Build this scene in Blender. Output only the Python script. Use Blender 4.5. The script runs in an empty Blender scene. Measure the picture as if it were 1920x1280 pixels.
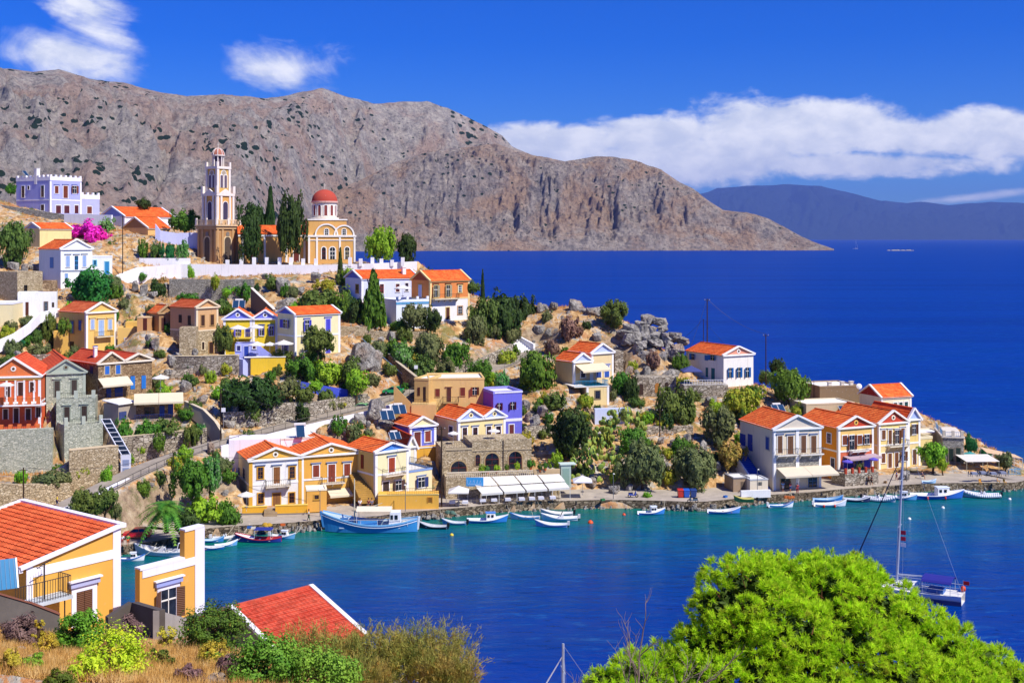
import bpy,bmesh,math,random
import numpy as np
from mathutils import Vector,Matrix

# ------------------------------------------------------------------ camera
F = 2300.0      # focal length in pixels of a 1920 px wide frame
H = 44.0        # eye height over the sea in metres
CX,HY = 960.0,447.0
scene = bpy.context.scene
COL = scene.collection
cam_d = bpy.data.cameras.new('camera')
cam = bpy.data.objects.new('camera',cam_d)
COL.objects.link(cam)
cam.location = (0,0,H)
cam.rotation_euler = (math.radians(90),0,0)
cam_d.sensor_width = 36.0
cam_d.lens = F / 1920.0 * 36.0
cam_d.shift_y = -(640.0 - HY) / 1920.0
cam_d.clip_start = 0.5
cam_d.clip_end = 300000.0
scene.camera = cam
scene.view_settings.view_transform = 'Standard'
scene.view_settings.look = 'None'
scene.view_settings.exposure = 0.22
scene.view_settings.gamma = 1.0
scene.view_settings.use_curve_mapping = False
scene.render.engine = 'CYCLES'
scene.cycles.max_bounces = 6
scene.cycles.diffuse_bounces = 2
scene.cycles.glossy_bounces = 3
scene.cycles.transparent_max_bounces = 8
scene.cycles.volume_bounces = 0
scene.cycles.caustics_reflective = False
scene.cycles.caustics_refractive = False

# ------------------------------------------------------------------ sun and sky
SUN_EL = math.radians(50)
SUN_H = Vector((0.80,-0.60))            # horizontal direction towards the sun
sun_dir = Vector((SUN_H.x * math.cos(SUN_EL),SUN_H.y * math.cos(SUN_EL),math.sin(SUN_EL)))
sun_d = bpy.data.lights.new('sun','SUN')
sun_d.energy = 5.0
sun_d.angle = math.radians(0.53)
sun_d.color = (1.0,0.94,0.85)
sun = bpy.data.objects.new('sun',sun_d)
sun.rotation_euler = (-sun_dir).to_track_quat('-Z','Y').to_euler()
COL.objects.link(sun)

world = bpy.data.worlds.new('World')
scene.world = world
world.use_nodes = True
def build_world():
	nt = world.node_tree
	for n in list(nt.nodes):
		nt.nodes.remove(n)
	N = lambda t:nt.nodes.new(t)
	L = nt.links.new
	def math_(op,a,b=None,clamp=False):
		n = N('ShaderNodeMath'); n.operation = op; n.use_clamp = clamp
		for i,v in enumerate((a,b)):
			if v is None:continue
			if isinstance(v,(int,float)):n.inputs[i].default_value = v
			else:L(v,n.inputs[i])
		return n.outputs[0]
	def ramp(v,a,b):
		n = N('ShaderNodeMapRange'); n.interpolation_type = 'SMOOTHSTEP'
		n.inputs['From Min'].default_value = a; n.inputs['From Max'].default_value = b
		L(v,n.inputs['Value']); return n.outputs[0]
	sky = N('ShaderNodeTexSky'); sky.sky_type = 'NISHITA'; sky.sun_disc = False
	sky.sun_elevation = SUN_EL
	sky.sun_rotation = math.atan2(SUN_H.x,SUN_H.y)
	sky.altitude = 100; sky.air_density = 1.0; sky.dust_density = 0.15; sky.ozone_density = 3.5
	hs = N('ShaderNodeHueSaturation'); hs.inputs['Hue'].default_value = 0.505
	hs.inputs['Saturation'].default_value = 1.75; hs.inputs['Value'].default_value = 1.0
	L(sky.outputs[0],hs.inputs['Color'])
	mul = N('ShaderNodeMix'); mul.data_type = 'RGBA'; mul.blend_type = 'MULTIPLY'
	mul.inputs['Factor'].default_value = 1.0
	L(hs.outputs[0],mul.inputs['A']); mul.inputs['B'].default_value = (0.19,0.42,0.95,1)
	tc = N('ShaderNodeTexCoord'); sep = N('ShaderNodeSeparateXYZ'); L(tc.outputs['Generated'],sep.inputs[0])
	az = math_('ARCTAN2',sep.outputs[0],sep.outputs[1])
	el = math_('ARCSINE',sep.outputs[2])
	comb = N('ShaderNodeCombineXYZ'); L(az,comb.inputs[0]); L(el,comb.inputs[1])
	def noise(scale,sx,sy,detail,dist=0.0,off=0.0,rot=0.0):
		mp = N('ShaderNodeMapping'); mp.inputs['Scale'].default_value = (sx,sy,1)
		mp.inputs['Location'].default_value = (off,off * 0.7,off); mp.inputs['Rotation'].default_value = (0,0,rot)
		L(comb.outputs[0],mp.inputs['Vector'])
		n = N('ShaderNodeTexNoise'); n.inputs['Scale'].default_value = scale
		n.inputs['Detail'].default_value = detail; n.inputs['Distortion'].default_value = dist
		n.inputs['Roughness'].default_value = 0.6
		L(mp.outputs[0],n.inputs['Vector']); return n.outputs['Fac']
	def blob(px,py,wx,wy,rot=0.0):
		"""distance field of an elliptic cloud at a bearing and height in the sky"""
		a0 = math.atan((px - CX) / F); e0 = math.atan((HY - py) / F)
		du = math_('SUBTRACT',az,a0); dv = math_('SUBTRACT',el,e0)
		c,s = math.cos(rot),math.sin(rot)
		u = math_('ADD',math_('MULTIPLY',du,c),math_('MULTIPLY',dv,s))
		v = math_('SUBTRACT',math_('MULTIPLY',dv,c),math_('MULTIPLY',du,s))
		u = math_('DIVIDE',u,wx / F); v = math_('DIVIDE',v,wy / F)
		r = math_('SQRT',math_('ADD',math_('MULTIPLY',u,u),math_('MULTIPLY',v,v)))
		return math_('SUBTRACT',1.0,r)
	n1 = noise(9.0,1,2.0,8,0.3,3.1)
	n2 = noise(30.0,1,1.6,8,0.2,7.7)
	nw = noise(13.0,0.9,1.9,9,1.0,1.3,0.5)
	# cumulus bank to the right
	parts = None
	for b in [(1040,268,190,46),(1230,255,180,66),(1500,252,320,88),(1760,270,360,66),
              (1330,300,360,66),(1600,312,340,40),(2100,270,300,60),(2700,240,380,60),(-700,210,260,50)]:
		d = blob(*b)
		parts = d if parts is None else math_('MAXIMUM',parts,d)
	bank = math_('ADD',parts,math_('MULTIPLY',math_('SUBTRACT',n1,0.5),1.15))
	bank = math_('ADD',bank,math_('MULTIPLY',math_('SUBTRACT',n2,0.5),0.8))
	bank = ramp(bank,0.14,0.5)
	wl = None
	for b in [(545,135,150,66,-0.05),(150,130,175,56,-0.15),(165,40,150,62,-0.7),
              (-420,60,200,40,0.1),(1850,372,190,12,0.1)]:
		d = blob(*b)
		wl = d if wl is None else math_('MAXIMUM',wl,d)
	wisp = math_('ADD',wl,math_('MULTIPLY',math_('SUBTRACT',nw,0.5),1.9))
	wisp = math_('ADD',wisp,math_('MULTIPLY',math_('SUBTRACT',n2,0.5),0.6))
	wisp = math_('MULTIPLY',ramp(wisp,0.12,0.95),0.94)
	cl = math_('MAXIMUM',bank,wisp,True)
	shade = N('ShaderNodeMix'); shade.data_type = 'RGBA'
	L(ramp(n2,0.3,0.7),shade.inputs['Factor'])
	shade.inputs['A'].default_value = (5.6,6.0,6.9,1); shade.inputs['B'].default_value = (8.2,8.2,8.3,1)
	mx = N('ShaderNodeMix'); mx.data_type = 'RGBA'
	L(cl,mx.inputs['Factor']); L(mul.outputs['Result'],mx.inputs['A']); L(shade.outputs['Result'],mx.inputs['B'])
	bg = N('ShaderNodeBackground'); bg.inputs['Strength'].default_value = 0.12
	L(mx.outputs['Result'],bg.inputs['Color'])
	out = N('ShaderNodeOutputWorld'); L(bg.outputs[0],out.inputs[0])
build_world()

# ------------------------------------------------------------------ numbers
R = math.radians
rng = np.random.default_rng(7)
rnd = random.Random(11)
def pt(px,py,Y):
	return Vector(((px - CX) * Y / F,Y,H - (py - HY) * Y / F))
def atz(px,py,z=0.0):
	return pt(px,py,F * (H - z) / (py - HY))
def proj(p):
	return (CX + F * p[0] / p[1],HY + F * (H - p[2]) / p[1])
Z1 = (0,280,4); Z2 = (340,260,4); Z3 = (0,520,4); Z4 = (360,480,4); Z5 = (600,480,4)
Z6 = (400,700,4); Z7 = (700,680,4); R1 = (1000,520,4); R2 = (1360,660,3.4286); R3 = (1000,780,4)
R4 = (0,740,4); R8 = (1500,780,3.2)
ID = (0,0,1)

def _hash(ix,iy,iz,seed):
	h = (ix * 374761393 + iy * 668265263 + iz * 2147483647 + seed * 1274126177) & 0xFFFFFFFF
	h = ((h ^ (h >> 13)) * 1274126177) & 0xFFFFFFFF
	h = h ^ (h >> 16)
	return (h & 0xFFFFFF) / float(0xFFFFFF)
def vnoise(x,y,z=None,seed=0):
	x = np.asarray(x,float); y = np.asarray(y,float)
	z = np.zeros_like(x) if z is None else np.asarray(z,float)
	ix,iy,iz = np.floor(x).astype(np.int64),np.floor(y).astype(np.int64),np.floor(z).astype(np.int64)
	fx,fy,fz = x - ix,y - iy,z - iz
	fx,fy,fz = [t * t * t * (t * (t * 6 - 15) + 10) for t in (fx,fy,fz)]
	r = 0
	for dx in (0,1):
		for dy in (0,1):
			for dz in (0,1):
				w = (fx if dx else 1 - fx) * (fy if dy else 1 - fy) * (fz if dz else 1 - fz)
				r = r + w * _hash(ix + dx,iy + dy,iz + dz,seed)
	return r * 2 - 1
def fbm(x,y,z=None,octv=5,seed=0,ridged=False,gain=0.5):
	a,f,s,tot = 1.0,1.0,0,0
	for o in range(octv):
		n = vnoise(x * f,y * f,None if z is None else z * f,seed + o * 17)
		if ridged:n = 1 - 2 * np.abs(n)
		s = s + n * a; tot += a; a *= gain; f *= 2.03
	return s / tot

# ------------------------------------------------------------------ mesh helpers
def mesh_np(name,V,FA):
	me = bpy.data.meshes.new(name)
	V = np.asarray(V,np.float32); FA = np.asarray(FA,np.int32)
	k = FA.shape[1]
	me.vertices.add(len(V)); me.vertices.foreach_set('co',V.ravel())
	me.loops.add(FA.size); me.loops.foreach_set('vertex_index',FA.ravel())
	me.polygons.add(len(FA))
	me.polygons.foreach_set('loop_start',np.arange(len(FA),dtype=np.int32) * k)
	me.polygons.foreach_set('loop_total',np.full(len(FA),k,np.int32))
	me.update(calc_edges=True)
	return me
def link(name,me,parent=None,mats=None,smooth=False,matrix=None):
	o = bpy.data.objects.new(name,me)
	COL.objects.link(o)
	if me is not None and mats is not None:
		for m in (mats if isinstance(mats,(list,tuple)) else [mats]):
			me.materials.append(m)
	if me is not None and smooth:
		me.polygons.foreach_set('use_smooth',np.ones(len(me.polygons),bool))
	if matrix is not None:o.matrix_basis = matrix
	if parent is not None:o.parent = parent
	return o
def tag(o,label=None,cat=None,group=None,kind=None):
	if label:o['label'] = label
	if cat:o['category'] = cat
	if group:o['group'] = group
	if kind:o['kind'] = kind
	return o
def thing(name,label,cat,loc=(0,0,0),rz=0.0,group=None):
	o = bpy.data.objects.new(name,None)
	o.empty_display_size = 0.3
	COL.objects.link(o)
	o.location = loc; o.rotation_euler = (0,0,rz)
	return tag(o,label,cat,group)

class MB:
	def __init__(s):
		s.v = []; s.f = []; s.m = []
	def poly(s,pts,mi=0):
		n = len(s.v); s.v += [tuple(p) for p in pts]; s.f.append(tuple(range(n,n + len(pts)))); s.m.append(mi)
		return s
	def box(s,x0,x1,y0,y1,z0,z1,mi=0):
		n = len(s.v)
		s.v += [(x,y,z) for z in (z0,z1) for (x,y) in ((x0,y0),(x1,y0),(x1,y1),(x0,y1))]
		for f in ((0,3,2,1),(4,5,6,7),(0,1,5,4),(1,2,6,5),(2,3,7,6),(3,0,4,7)):
			s.f.append(tuple(n + i for i in f)); s.m.append(mi)
		return s
	def hexa(s,b,t,mi=0):
		"""closed block from a bottom ring b and a top ring t (same number of points)"""
		n = len(s.v); k = len(b)
		s.v += [tuple(p) for p in b] + [tuple(p) for p in t]
		s.f.append(tuple(n + i for i in reversed(range(k)))); s.m.append(mi)
		s.f.append(tuple(n + k + i for i in range(k))); s.m.append(mi)
		for i in range(k):
			j = (i + 1) % k
			s.f.append((n + i,n + j,n + k + j,n + k + i)); s.m.append(mi)
		return s
	def bar(s,p,q,w,h,up=(0,0,1),mi=0):
		p,q = Vector(p),Vector(q); d = (q - p)
		if d.length < 1e-6:return s
		d.normalize(); up = Vector(up)
		if abs(d.dot(up)) > 0.98:up = Vector((0,1,0))
		a = d.cross(up).normalized(); b = a.cross(d).normalized()
		a *= w / 2; b *= h / 2
		return s.hexa([p - a - b,p + a - b,p + a + b,p - a + b],[q - a - b,q + a - b,q + a + b,q - a + b],mi)
	def tube(s,p,q,r0,r1=None,n=6,mi=0):
		r1 = r0 if r1 is None else r1
		p,q = Vector(p),Vector(q); d = (q - p)
		if d.length < 1e-6:return s
		d.normalize(); up = Vector((0,0,1)) if abs(d.z) < 0.95 else Vector((1,0,0))
		a = d.cross(up).normalized(); b = a.cross(d)
		ring = lambda c,r:[c + a * (r * math.cos(2 * math.pi * i / n)) + b * (r * math.sin(2 * math.pi * i / n)) for i in range(n)]
		return s.hexa(ring(p,r0),ring(q,r1),mi)
	def lathe(s,prof,n=16,c=(0,0,0),mi=0,a0=0.0,a1=2 * math.pi):
		full = abs(a1 - a0 - 2 * math.pi) < 1e-6
		m = n if full else n + 1
		base = len(s.v)
		for (r,z) in prof:
			for i in range(m):
				t = a0 + (a1 - a0) * i / n
				s.v.append((c[0] + r * math.cos(t),c[1] + r * math.sin(t),c[2] + z))
		for k in range(len(prof) - 1):
			for i in range(n):
				j = (i + 1) % m
				s.f.append((base + k * m + i,base + k * m + j,base + (k + 1) * m + j,base + (k + 1) * m + i)); s.m.append(mi)
		return s
	def build(s,name,mats,parent=None,smooth=False,matrix=None):
		me = bpy.data.meshes.new(name)
		me.from_pydata(s.v,[],s.f)
		if isinstance(mats,(list,tuple)) and len(mats) > 1:
			me.polygons.foreach_set('material_index',s.m)
		me.update()
		return link(name,me,parent,mats,smooth,matrix)

# ------------------------------------------------------------------ materials
def lin(c):
	if isinstance(c,str):
		c = c.lstrip('#'); c = [int(c[i:i + 2],16) / 255 for i in (0,2,4)]
		c = [x / 12.92 if x <= 0.04045 else ((x + 0.055) / 1.055) ** 2.4 for x in c]
	return (c[0],c[1],c[2],1.0)
MATS = {}
class NT:
	def __init__(s,name):
		s.m = bpy.data.materials.new(name); s.m.use_nodes = True
		s.t = s.m.node_tree; s.b = s.t.nodes['Principled BSDF']; s.L = s.t.links.new
		s.out = s.t.nodes['Material Output']
	def N(s,t,**kw):
		n = s.t.nodes.new(t)
		for k,v in kw.items():setattr(n,k,v)
		return n
	def coord(s,kind='Object',scale=(1,1,1)):
		tc = s.N('ShaderNodeTexCoord')
		mp = s.N('ShaderNodeMapping'); mp.inputs['Scale'].default_value = scale
		s.L(tc.outputs[kind],mp.inputs['Vector']); return mp.outputs[0]
	def geo(s,scale=(1,1,1)):
		g = s.N('ShaderNodeNewGeometry'); mp = s.N('ShaderNodeMapping'); mp.inputs['Scale'].default_value = scale
		s.L(g.outputs['Position'],mp.inputs['Vector']); return mp.outputs[0]
	def noise(s,vec,scale,detail=4,rough=0.55,dist=0.0):
		n = s.N('ShaderNodeTexNoise'); n.inputs['Scale'].default_value = scale
		n.inputs['Detail'].default_value = detail; n.inputs['Roughness'].default_value = rough
		n.inputs['Distortion'].default_value = dist
		s.L(vec,n.inputs['Vector']); return n.outputs['Fac']
	def vor(s,vec,scale,feature='F1',rand=1.0):
		n = s.N('ShaderNodeTexVoronoi',feature=feature); n.inputs['Scale'].default_value = scale
		n.inputs['Randomness'].default_value = rand
		s.L(vec,n.inputs['Vector']); return n
	def ramp(s,fac,stops):
		n = s.N('ShaderNodeValToRGB'); e = n.color_ramp.elements
		e[0].position,e[0].color = stops[0][0],lin(stops[0][1])
		e[1].position,e[1].color = stops[-1][0],lin(stops[-1][1])
		for p,c in stops[1:-1]:
			x = e.new(p); x.color = lin(c)
		s.L(fac,n.inputs[0]); return n.outputs[0]
	def mr(s,v,a,b,c=0.0,d=1.0):
		n = s.N('ShaderNodeMapRange',interpolation_type='SMOOTHSTEP')
		for k,x in (('From Min',a),('From Max',b),('To Min',c),('To Max',d)):n.inputs[k].default_value = x
		s.L(v,n.inputs['Value']); return n.outputs[0]
	def mix(s,fac,a,b,blend='MIX'):
		n = s.N('ShaderNodeMix',data_type='RGBA',blend_type=blend)
		for k,v in (('Factor',fac),('A',a),('B',b)):
			sock = [i for i in n.inputs if i.name == k and (i.type == 'VALUE' if k == 'Factor' else i.type == 'RGBA')][0]
			if isinstance(v,(int,float)):sock.default_value = v
			elif isinstance(v,(tuple,list,str)):sock.default_value = lin(v)
			else:s.L(v,sock)
		return [o for o in n.outputs if o.type == 'RGBA'][0]
	def op(s,o,a,b=0.0,clamp=False):
		n = s.N('ShaderNodeMath',operation=o); n.use_clamp = clamp
		for i,v in enumerate((a,b)):
			if isinstance(v,(int,float)):n.inputs[i].default_value = v
			else:s.L(v,n.inputs[i])
		return n.outputs[0]
	def bump(s,h,strength=0.4,dist=0.05):
		n = s.N('ShaderNodeBump'); n.inputs['Strength'].default_value = strength; n.inputs['Distance'].default_value = dist
		s.L(h,n.inputs['Height']); s.L(n.outputs[0],s.b.inputs['Normal'])
	def fin(s,col=None,rough=0.8,spec=0.3):
		if col is not None:
			if isinstance(col,(tuple,list,str)):s.b.inputs['Base Color'].default_value = lin(col)
			else:s.L(col,s.b.inputs['Base Color'])
		if isinstance(rough,(int,float)):s.b.inputs['Roughness'].default_value = rough
		else:s.L(rough,s.b.inputs['Roughness'])
		s.b.inputs['Specular IOR Level'].default_value = spec
		return s.m

def plaster(hexc,wear=0.26):
	k = ('plaster',hexc,wear)
	if k in MATS:return MATS[k]
	t = NT('plaster_' + hexc.lstrip('#'))
	v = t.geo()
	n1 = t.noise(v,0.55,6,0.65); n2 = t.noise(t.geo((1.6,1.6,0.25)),1.3,5,0.7); n3 = t.noise(v,14,3)
	c = lin(hexc)
	dirt = tuple(x * 0.62 + y * 0.06 for x,y in zip(c[:3],(1.0,.85,.6)))
	col = t.mix(t.mr(n2,0.48,0.85,0.0,wear * 2.6),c[:3],dirt)
	col = t.mix(t.mr(n1,0.35,0.75,0.0,wear),col,tuple(min(1,x * 1.15 + 0.02) for x in c[:3]))
	st = t.noise(t.geo((2.6,2.6,0.12)),1.0,4,0.7); col = t.mix(t.mr(st,0.56,0.72,0,wear * 1.3),col,tuple(x * 0.5 + 0.05 for x in c[:3]))
	col = t.mix(t.mr(t.noise(v,1.7,3,0.5),0.66,0.7,0,wear * 1.2),col,tuple(x * 0.55 + 0.3 for x in c[:3]))
	t.bump(n3,0.25,0.02)
	MATS[k] = t.fin(col,0.9,0.15); return MATS[k]
def paint(hexc,rough=0.5):
	k = ('paint',hexc,rough)
	if k in MATS:return MATS[k]
	t = NT('paint_' + hexc.lstrip('#'))
	n = t.noise(t.geo(),5.0,5,0.7); c = lin(hexc)[:3]
	col = t.mix(t.mr(n,0.4,0.8,0,0.35),c,tuple(x * 0.75 for x in c))
	MATS[k] = t.fin(col,rough,0.35); return MATS[k]
def shutter_mat(hexc):
	k = ('shutter',hexc)
	if k in MATS:return MATS[k]
	t = NT('shutter_' + hexc.lstrip('#')); c = lin(hexc)[:3]
	w = t.N('ShaderNodeTexWave',wave_type='BANDS',bands_direction='Z'); w.inputs['Scale'].default_value = 2.6
	t.L(t.coord('Object'),w.inputs['Vector'])
	n = t.noise(t.geo(),2.0,4)
	col = t.mix(t.mr(n,0.3,0.8,0,0.4),c,tuple(x * 0.7 for x in c))
	t.bump(w.outputs['Fac'],0.6,0.04)
	MATS[k] = t.fin(col,0.55,0.3); return MATS[k]
def tiles(hexc='#e05c24',hex2='#f4833e',hex3='#b44820'):
	k = ('tiles',hexc,hex2)
	if k in MATS:return MATS[k]
	t = NT('tiles_' + hexc.lstrip('#'))
	v = t.geo()
	n = t.noise(v,0.8,5,0.7); vo = t.vor(t.geo((3,3,6)),1.0)
	col = t.mix(t.mr(n,0.3,0.7),hexc,hex2)
	sp = t.N('ShaderNodeSeparateColor'); t.L(vo.outputs['Color'],sp.inputs[0])
	col = t.mix(t.mr(sp.outputs[0],0.45,1.0,0,0.6),col,hex3)
	col = t.mix(t.mr(t.noise(v,1.9,6,0.8),0.56,0.72,0,0.5),col,'#8f6248'); col = t.mix(t.mr(t.noise(v,3.1,5,0.8),0.6,0.74,0,0.4),col,'#e8b48c')
	t.bump(t.noise(v,9,3),0.4,0.05)
	MATS[k] = t.fin(col,0.8,0.2); return MATS[k]
def stone(name='stone',cols=('#6f6252','#9a8c76','#b8ad98'),mortar='#5a5044',scale=2.2,bump=0.9):
	k = ('stone',name)
	if k in MATS:return MATS[k]
	t = NT('masonry_' + name)
	v = t.coord('Object',(1,1,1.7))
	g = t.N('ShaderNodeVectorMath',operation='ADD')
	nn = t.N('ShaderNodeTexNoise'); nn.inputs['Scale'].default_value = 1.2; t.L(v,nn.inputs['Vector'])
	sc = t.N('ShaderNodeVectorMath',operation='SCALE'); sc.inputs['Scale'].default_value = 0.35
	t.L(nn.outputs['Color'],sc.inputs[0]); t.L(v,g.inputs[0]); t.L(sc.outputs[0],g.inputs[1])
	vo = t.vor(g.outputs[0],scale); ed = t.vor(g.outputs[0],scale,'DISTANCE_TO_EDGE')
	sp = t.N('ShaderNodeSeparateColor'); t.L(vo.outputs['Color'],sp.inputs[0])
	col = t.ramp(sp.outputs[0],[(0.0,cols[0]),(0.5,cols[1]),(1.0,cols[2])])
	big = t.noise(t.geo(),0.35,5,0.7)
	col = t.mix(t.mr(big,0.35,0.75,0,0.5),col,cols[1])
	e = t.mr(ed.outputs['Distance'],0.0,0.09)
	col = t.mix(e,mortar,col)
	h = t.op('ADD',e,t.op('MULTIPLY',t.noise(v,9,4),0.4))
	t.bump(h,bump,0.12)
	MATS[k] = t.fin(col,0.92,0.15); return MATS[k]
def flat_mat(name,hexc,rough=0.7,spec=0.3,metal=0.0,emit=None):
	k = ('flat',name)
	if k in MATS:return MATS[k]
	t = NT(name); c = lin(hexc)[:3]
	n = t.noise(t.geo(),3.0,4); col = t.mix(t.mr(n,0.3,0.8,0,0.22),c,tuple(x * 0.7 for x in c))
	t.b.inputs['Metallic'].default_value = metal
	MATS[k] = t.fin(col,rough,spec); return MATS[k]
def glass():
	k = 'glass'
	if k in MATS:return MATS[k]
	t = NT('window_glass'); n = t.noise(t.geo(),1.2,3)
	MATS[k] = t.fin(t.ramp(n,[(0.35,'#0c1118'),(0.7,'#2a3440')]),0.12,0.6); return MATS[k]
def canvas(hexc='#efe9da'):
	k = ('canvas',hexc)
	if k in MATS:return MATS[k]
	t = NT('canvas_' + hexc.lstrip('#')); c = lin(hexc)[:3]
	n = t.noise(t.geo(),1.1,5,0.6)
	col = t.mix(t.mr(n,0.4,0.8,0,0.3),c,tuple(x * 0.8 for x in c))
	t.L(col,t.b.inputs['Base Color']); t.b.inputs['Roughness'].default_value = 0.9
	tr = t.N('ShaderNodeBsdfTranslucent'); t.L(col,tr.inputs[0])
	mx = t.N('ShaderNodeMixShader'); mx.inputs[0].default_value = 0.25
	t.L(t.b.outputs[0],mx.inputs[1]); t.L(tr.outputs[0],mx.inputs[2]); t.L(mx.outputs[0],t.out.inputs['Surface'])
	MATS[k] = t.m; return MATS[k]
def foliage(c1,c2,c3=None,name=None,transl=0.3):
	k = ('leaf',c1,c2)
	if k in MATS:return MATS[k]
	t = NT('foliage_' + (name or c1.lstrip('#')))
	n = t.noise(t.geo(),1.1,4,0.7); n2 = t.noise(t.geo(),5.0,2)
	col = t.mix(t.mr(n,0.3,0.7),c1,c2)
	oi = t.N('ShaderNodeObjectInfo')
	hs = t.N('ShaderNodeHueSaturation'); t.L(col,hs.inputs['Color'])
	t.L(t.mr(oi.outputs['Random'],0,1,0.455,0.500),hs.inputs['Hue'])
	t.L(t.mr(n2,0.2,0.8,0.9,1.75),hs.inputs['Value'])
	col = hs.outputs[0]
	if c3:col = t.mix(t.mr(t.noise(t.geo(),2.4,3),0.56,0.72),col,c3)
	t.L(col,t.b.inputs['Base Color']); t.b.inputs['Roughness'].default_value = 0.65
	t.b.inputs['Specular IOR Level'].default_value = 0.25
	tr = t.N('ShaderNodeBsdfTranslucent'); t.L(col,tr.inputs[0])
	mx = t.N('ShaderNodeMixShader'); mx.inputs[0].default_value = transl
	t.L(t.b.outputs[0],mx.inputs[1]); t.L(tr.outputs[0],mx.inputs[2]); t.L(mx.outputs[0],t.out.inputs['Surface'])
	MATS[k] = t.m; return MATS[k]
def bark(hexc='#5a4632'):
	k = ('bark',hexc)
	if k in MATS:return MATS[k]
	t = NT('bark_' + hexc.lstrip('#')); v = t.geo((1,1,0.3)); n = t.noise(v,6,5,0.7); c = lin(hexc)[:3]
	t.bump(n,0.8,0.08)
	MATS[k] = t.fin(t.mix(t.mr(n,0.3,0.7),tuple(x * 0.5 for x in c),c),0.95,0.1); return MATS[k]
def rock_mat():
	if 'rock' in MATS:return MATS['rock']
	t = NT('limestone'); v = t.geo()
	n = t.noise(v,0.9,8,0.7,0.6); cr = t.vor(v,1.1,'DISTANCE_TO_EDGE'); n2 = t.noise(v,0.25,3)
	col = t.ramp(n,[(0.25,'#3c3a3a'),(0.45,'#86827c'),(0.62,'#b3aea4'),(0.85,'#d2ccbe')])
	col = t.mix(t.mr(n2,0.5,0.75,0,0.5),col,'#a07a55')
	t.bump(t.op('ADD',n,t.mr(cr.outputs['Distance'],0,0.06,0,0.35)),0.9,0.35)
	MATS['rock'] = t.fin(col,0.95,0.12); return MATS['rock']
def concrete(hexc='#9c958a',name='concrete'):
	k = ('conc',hexc)
	if k in MATS:return MATS[k]
	t = NT(name); v = t.geo(); n = t.noise(v,0.4,6,0.7); n2 = t.noise(v,7,4); c = lin(hexc)[:3]
	col = t.mix(t.mr(n,0.3,0.75),tuple(x * 0.78 for x in c),tuple(min(1,x * 1.12) for x in c))
	t.bump(n2,0.3,0.02)
	MATS[k] = t.fin(col,0.9,0.2); return MATS[k]
# ------------------------------------------------------------------ building kit
CTRL = []        # ground control points (x, y, z)
FOOT = []; MARKS = []; WALLF = []        # footprints: (origin, theta, w, d, zbase)
WHITE = '#f1eee8'
def roof_slope(mb,a,b,c,d,row=0.5,lift=0.07,mi=0):
	"""a-b eave, d-c ridge; overlapping courses of tiles"""
	a,b,c,d = [Vector(p) for p in (a,b,c,d)]
	n = (b - a).cross(d - a).normalized()
	if n.z < 0:n = -n
	k = max(2,int(round((d - a).length / row)))
	for i in range(k):
		t0,t1 = i / k,(i + 1) / k
		p,q = a.lerp(d,t0),b.lerp(c,t0); r,s = b.lerp(c,t1),a.lerp(d,t1)
		mb.poly([p + n * lift,q + n * lift,r + n * 0.01,s + n * 0.01],mi)
		mb.poly([p - n * 0.02,q - n * 0.02,q + n * lift,p + n * lift],mi)
	t = n * -0.1
	mb.poly([d + t,c + t,b + t,a + t],mi)
	mb.poly([a + t,b + t,b + n * lift,a + n * lift],mi)
	mb.poly([d + t,a + t,a + n * lift,d + n * 0.01],mi)
	mb.poly([b + t,c + t,c + n * 0.01,b + n * lift],mi)

def arch_pts(w,h,n=8):
	r = w / 2
	return [(-r,0),(r,0)] + [(r * math.cos(math.pi * i / n),h - r + r * math.sin(math.pi * i / n)) for i in range(n + 1)]
def slab(mb,pts2,y0,y1,mi=0):
	"""polygon in x-z, extruded from y0 (front) to y1"""
	pts = [(x,z) for x,z in pts2]
	mb.hexa([(x,y1,z) for x,z in pts][::-1],[(x,y0,z) for x,z in pts][::-1],mi)

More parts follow.
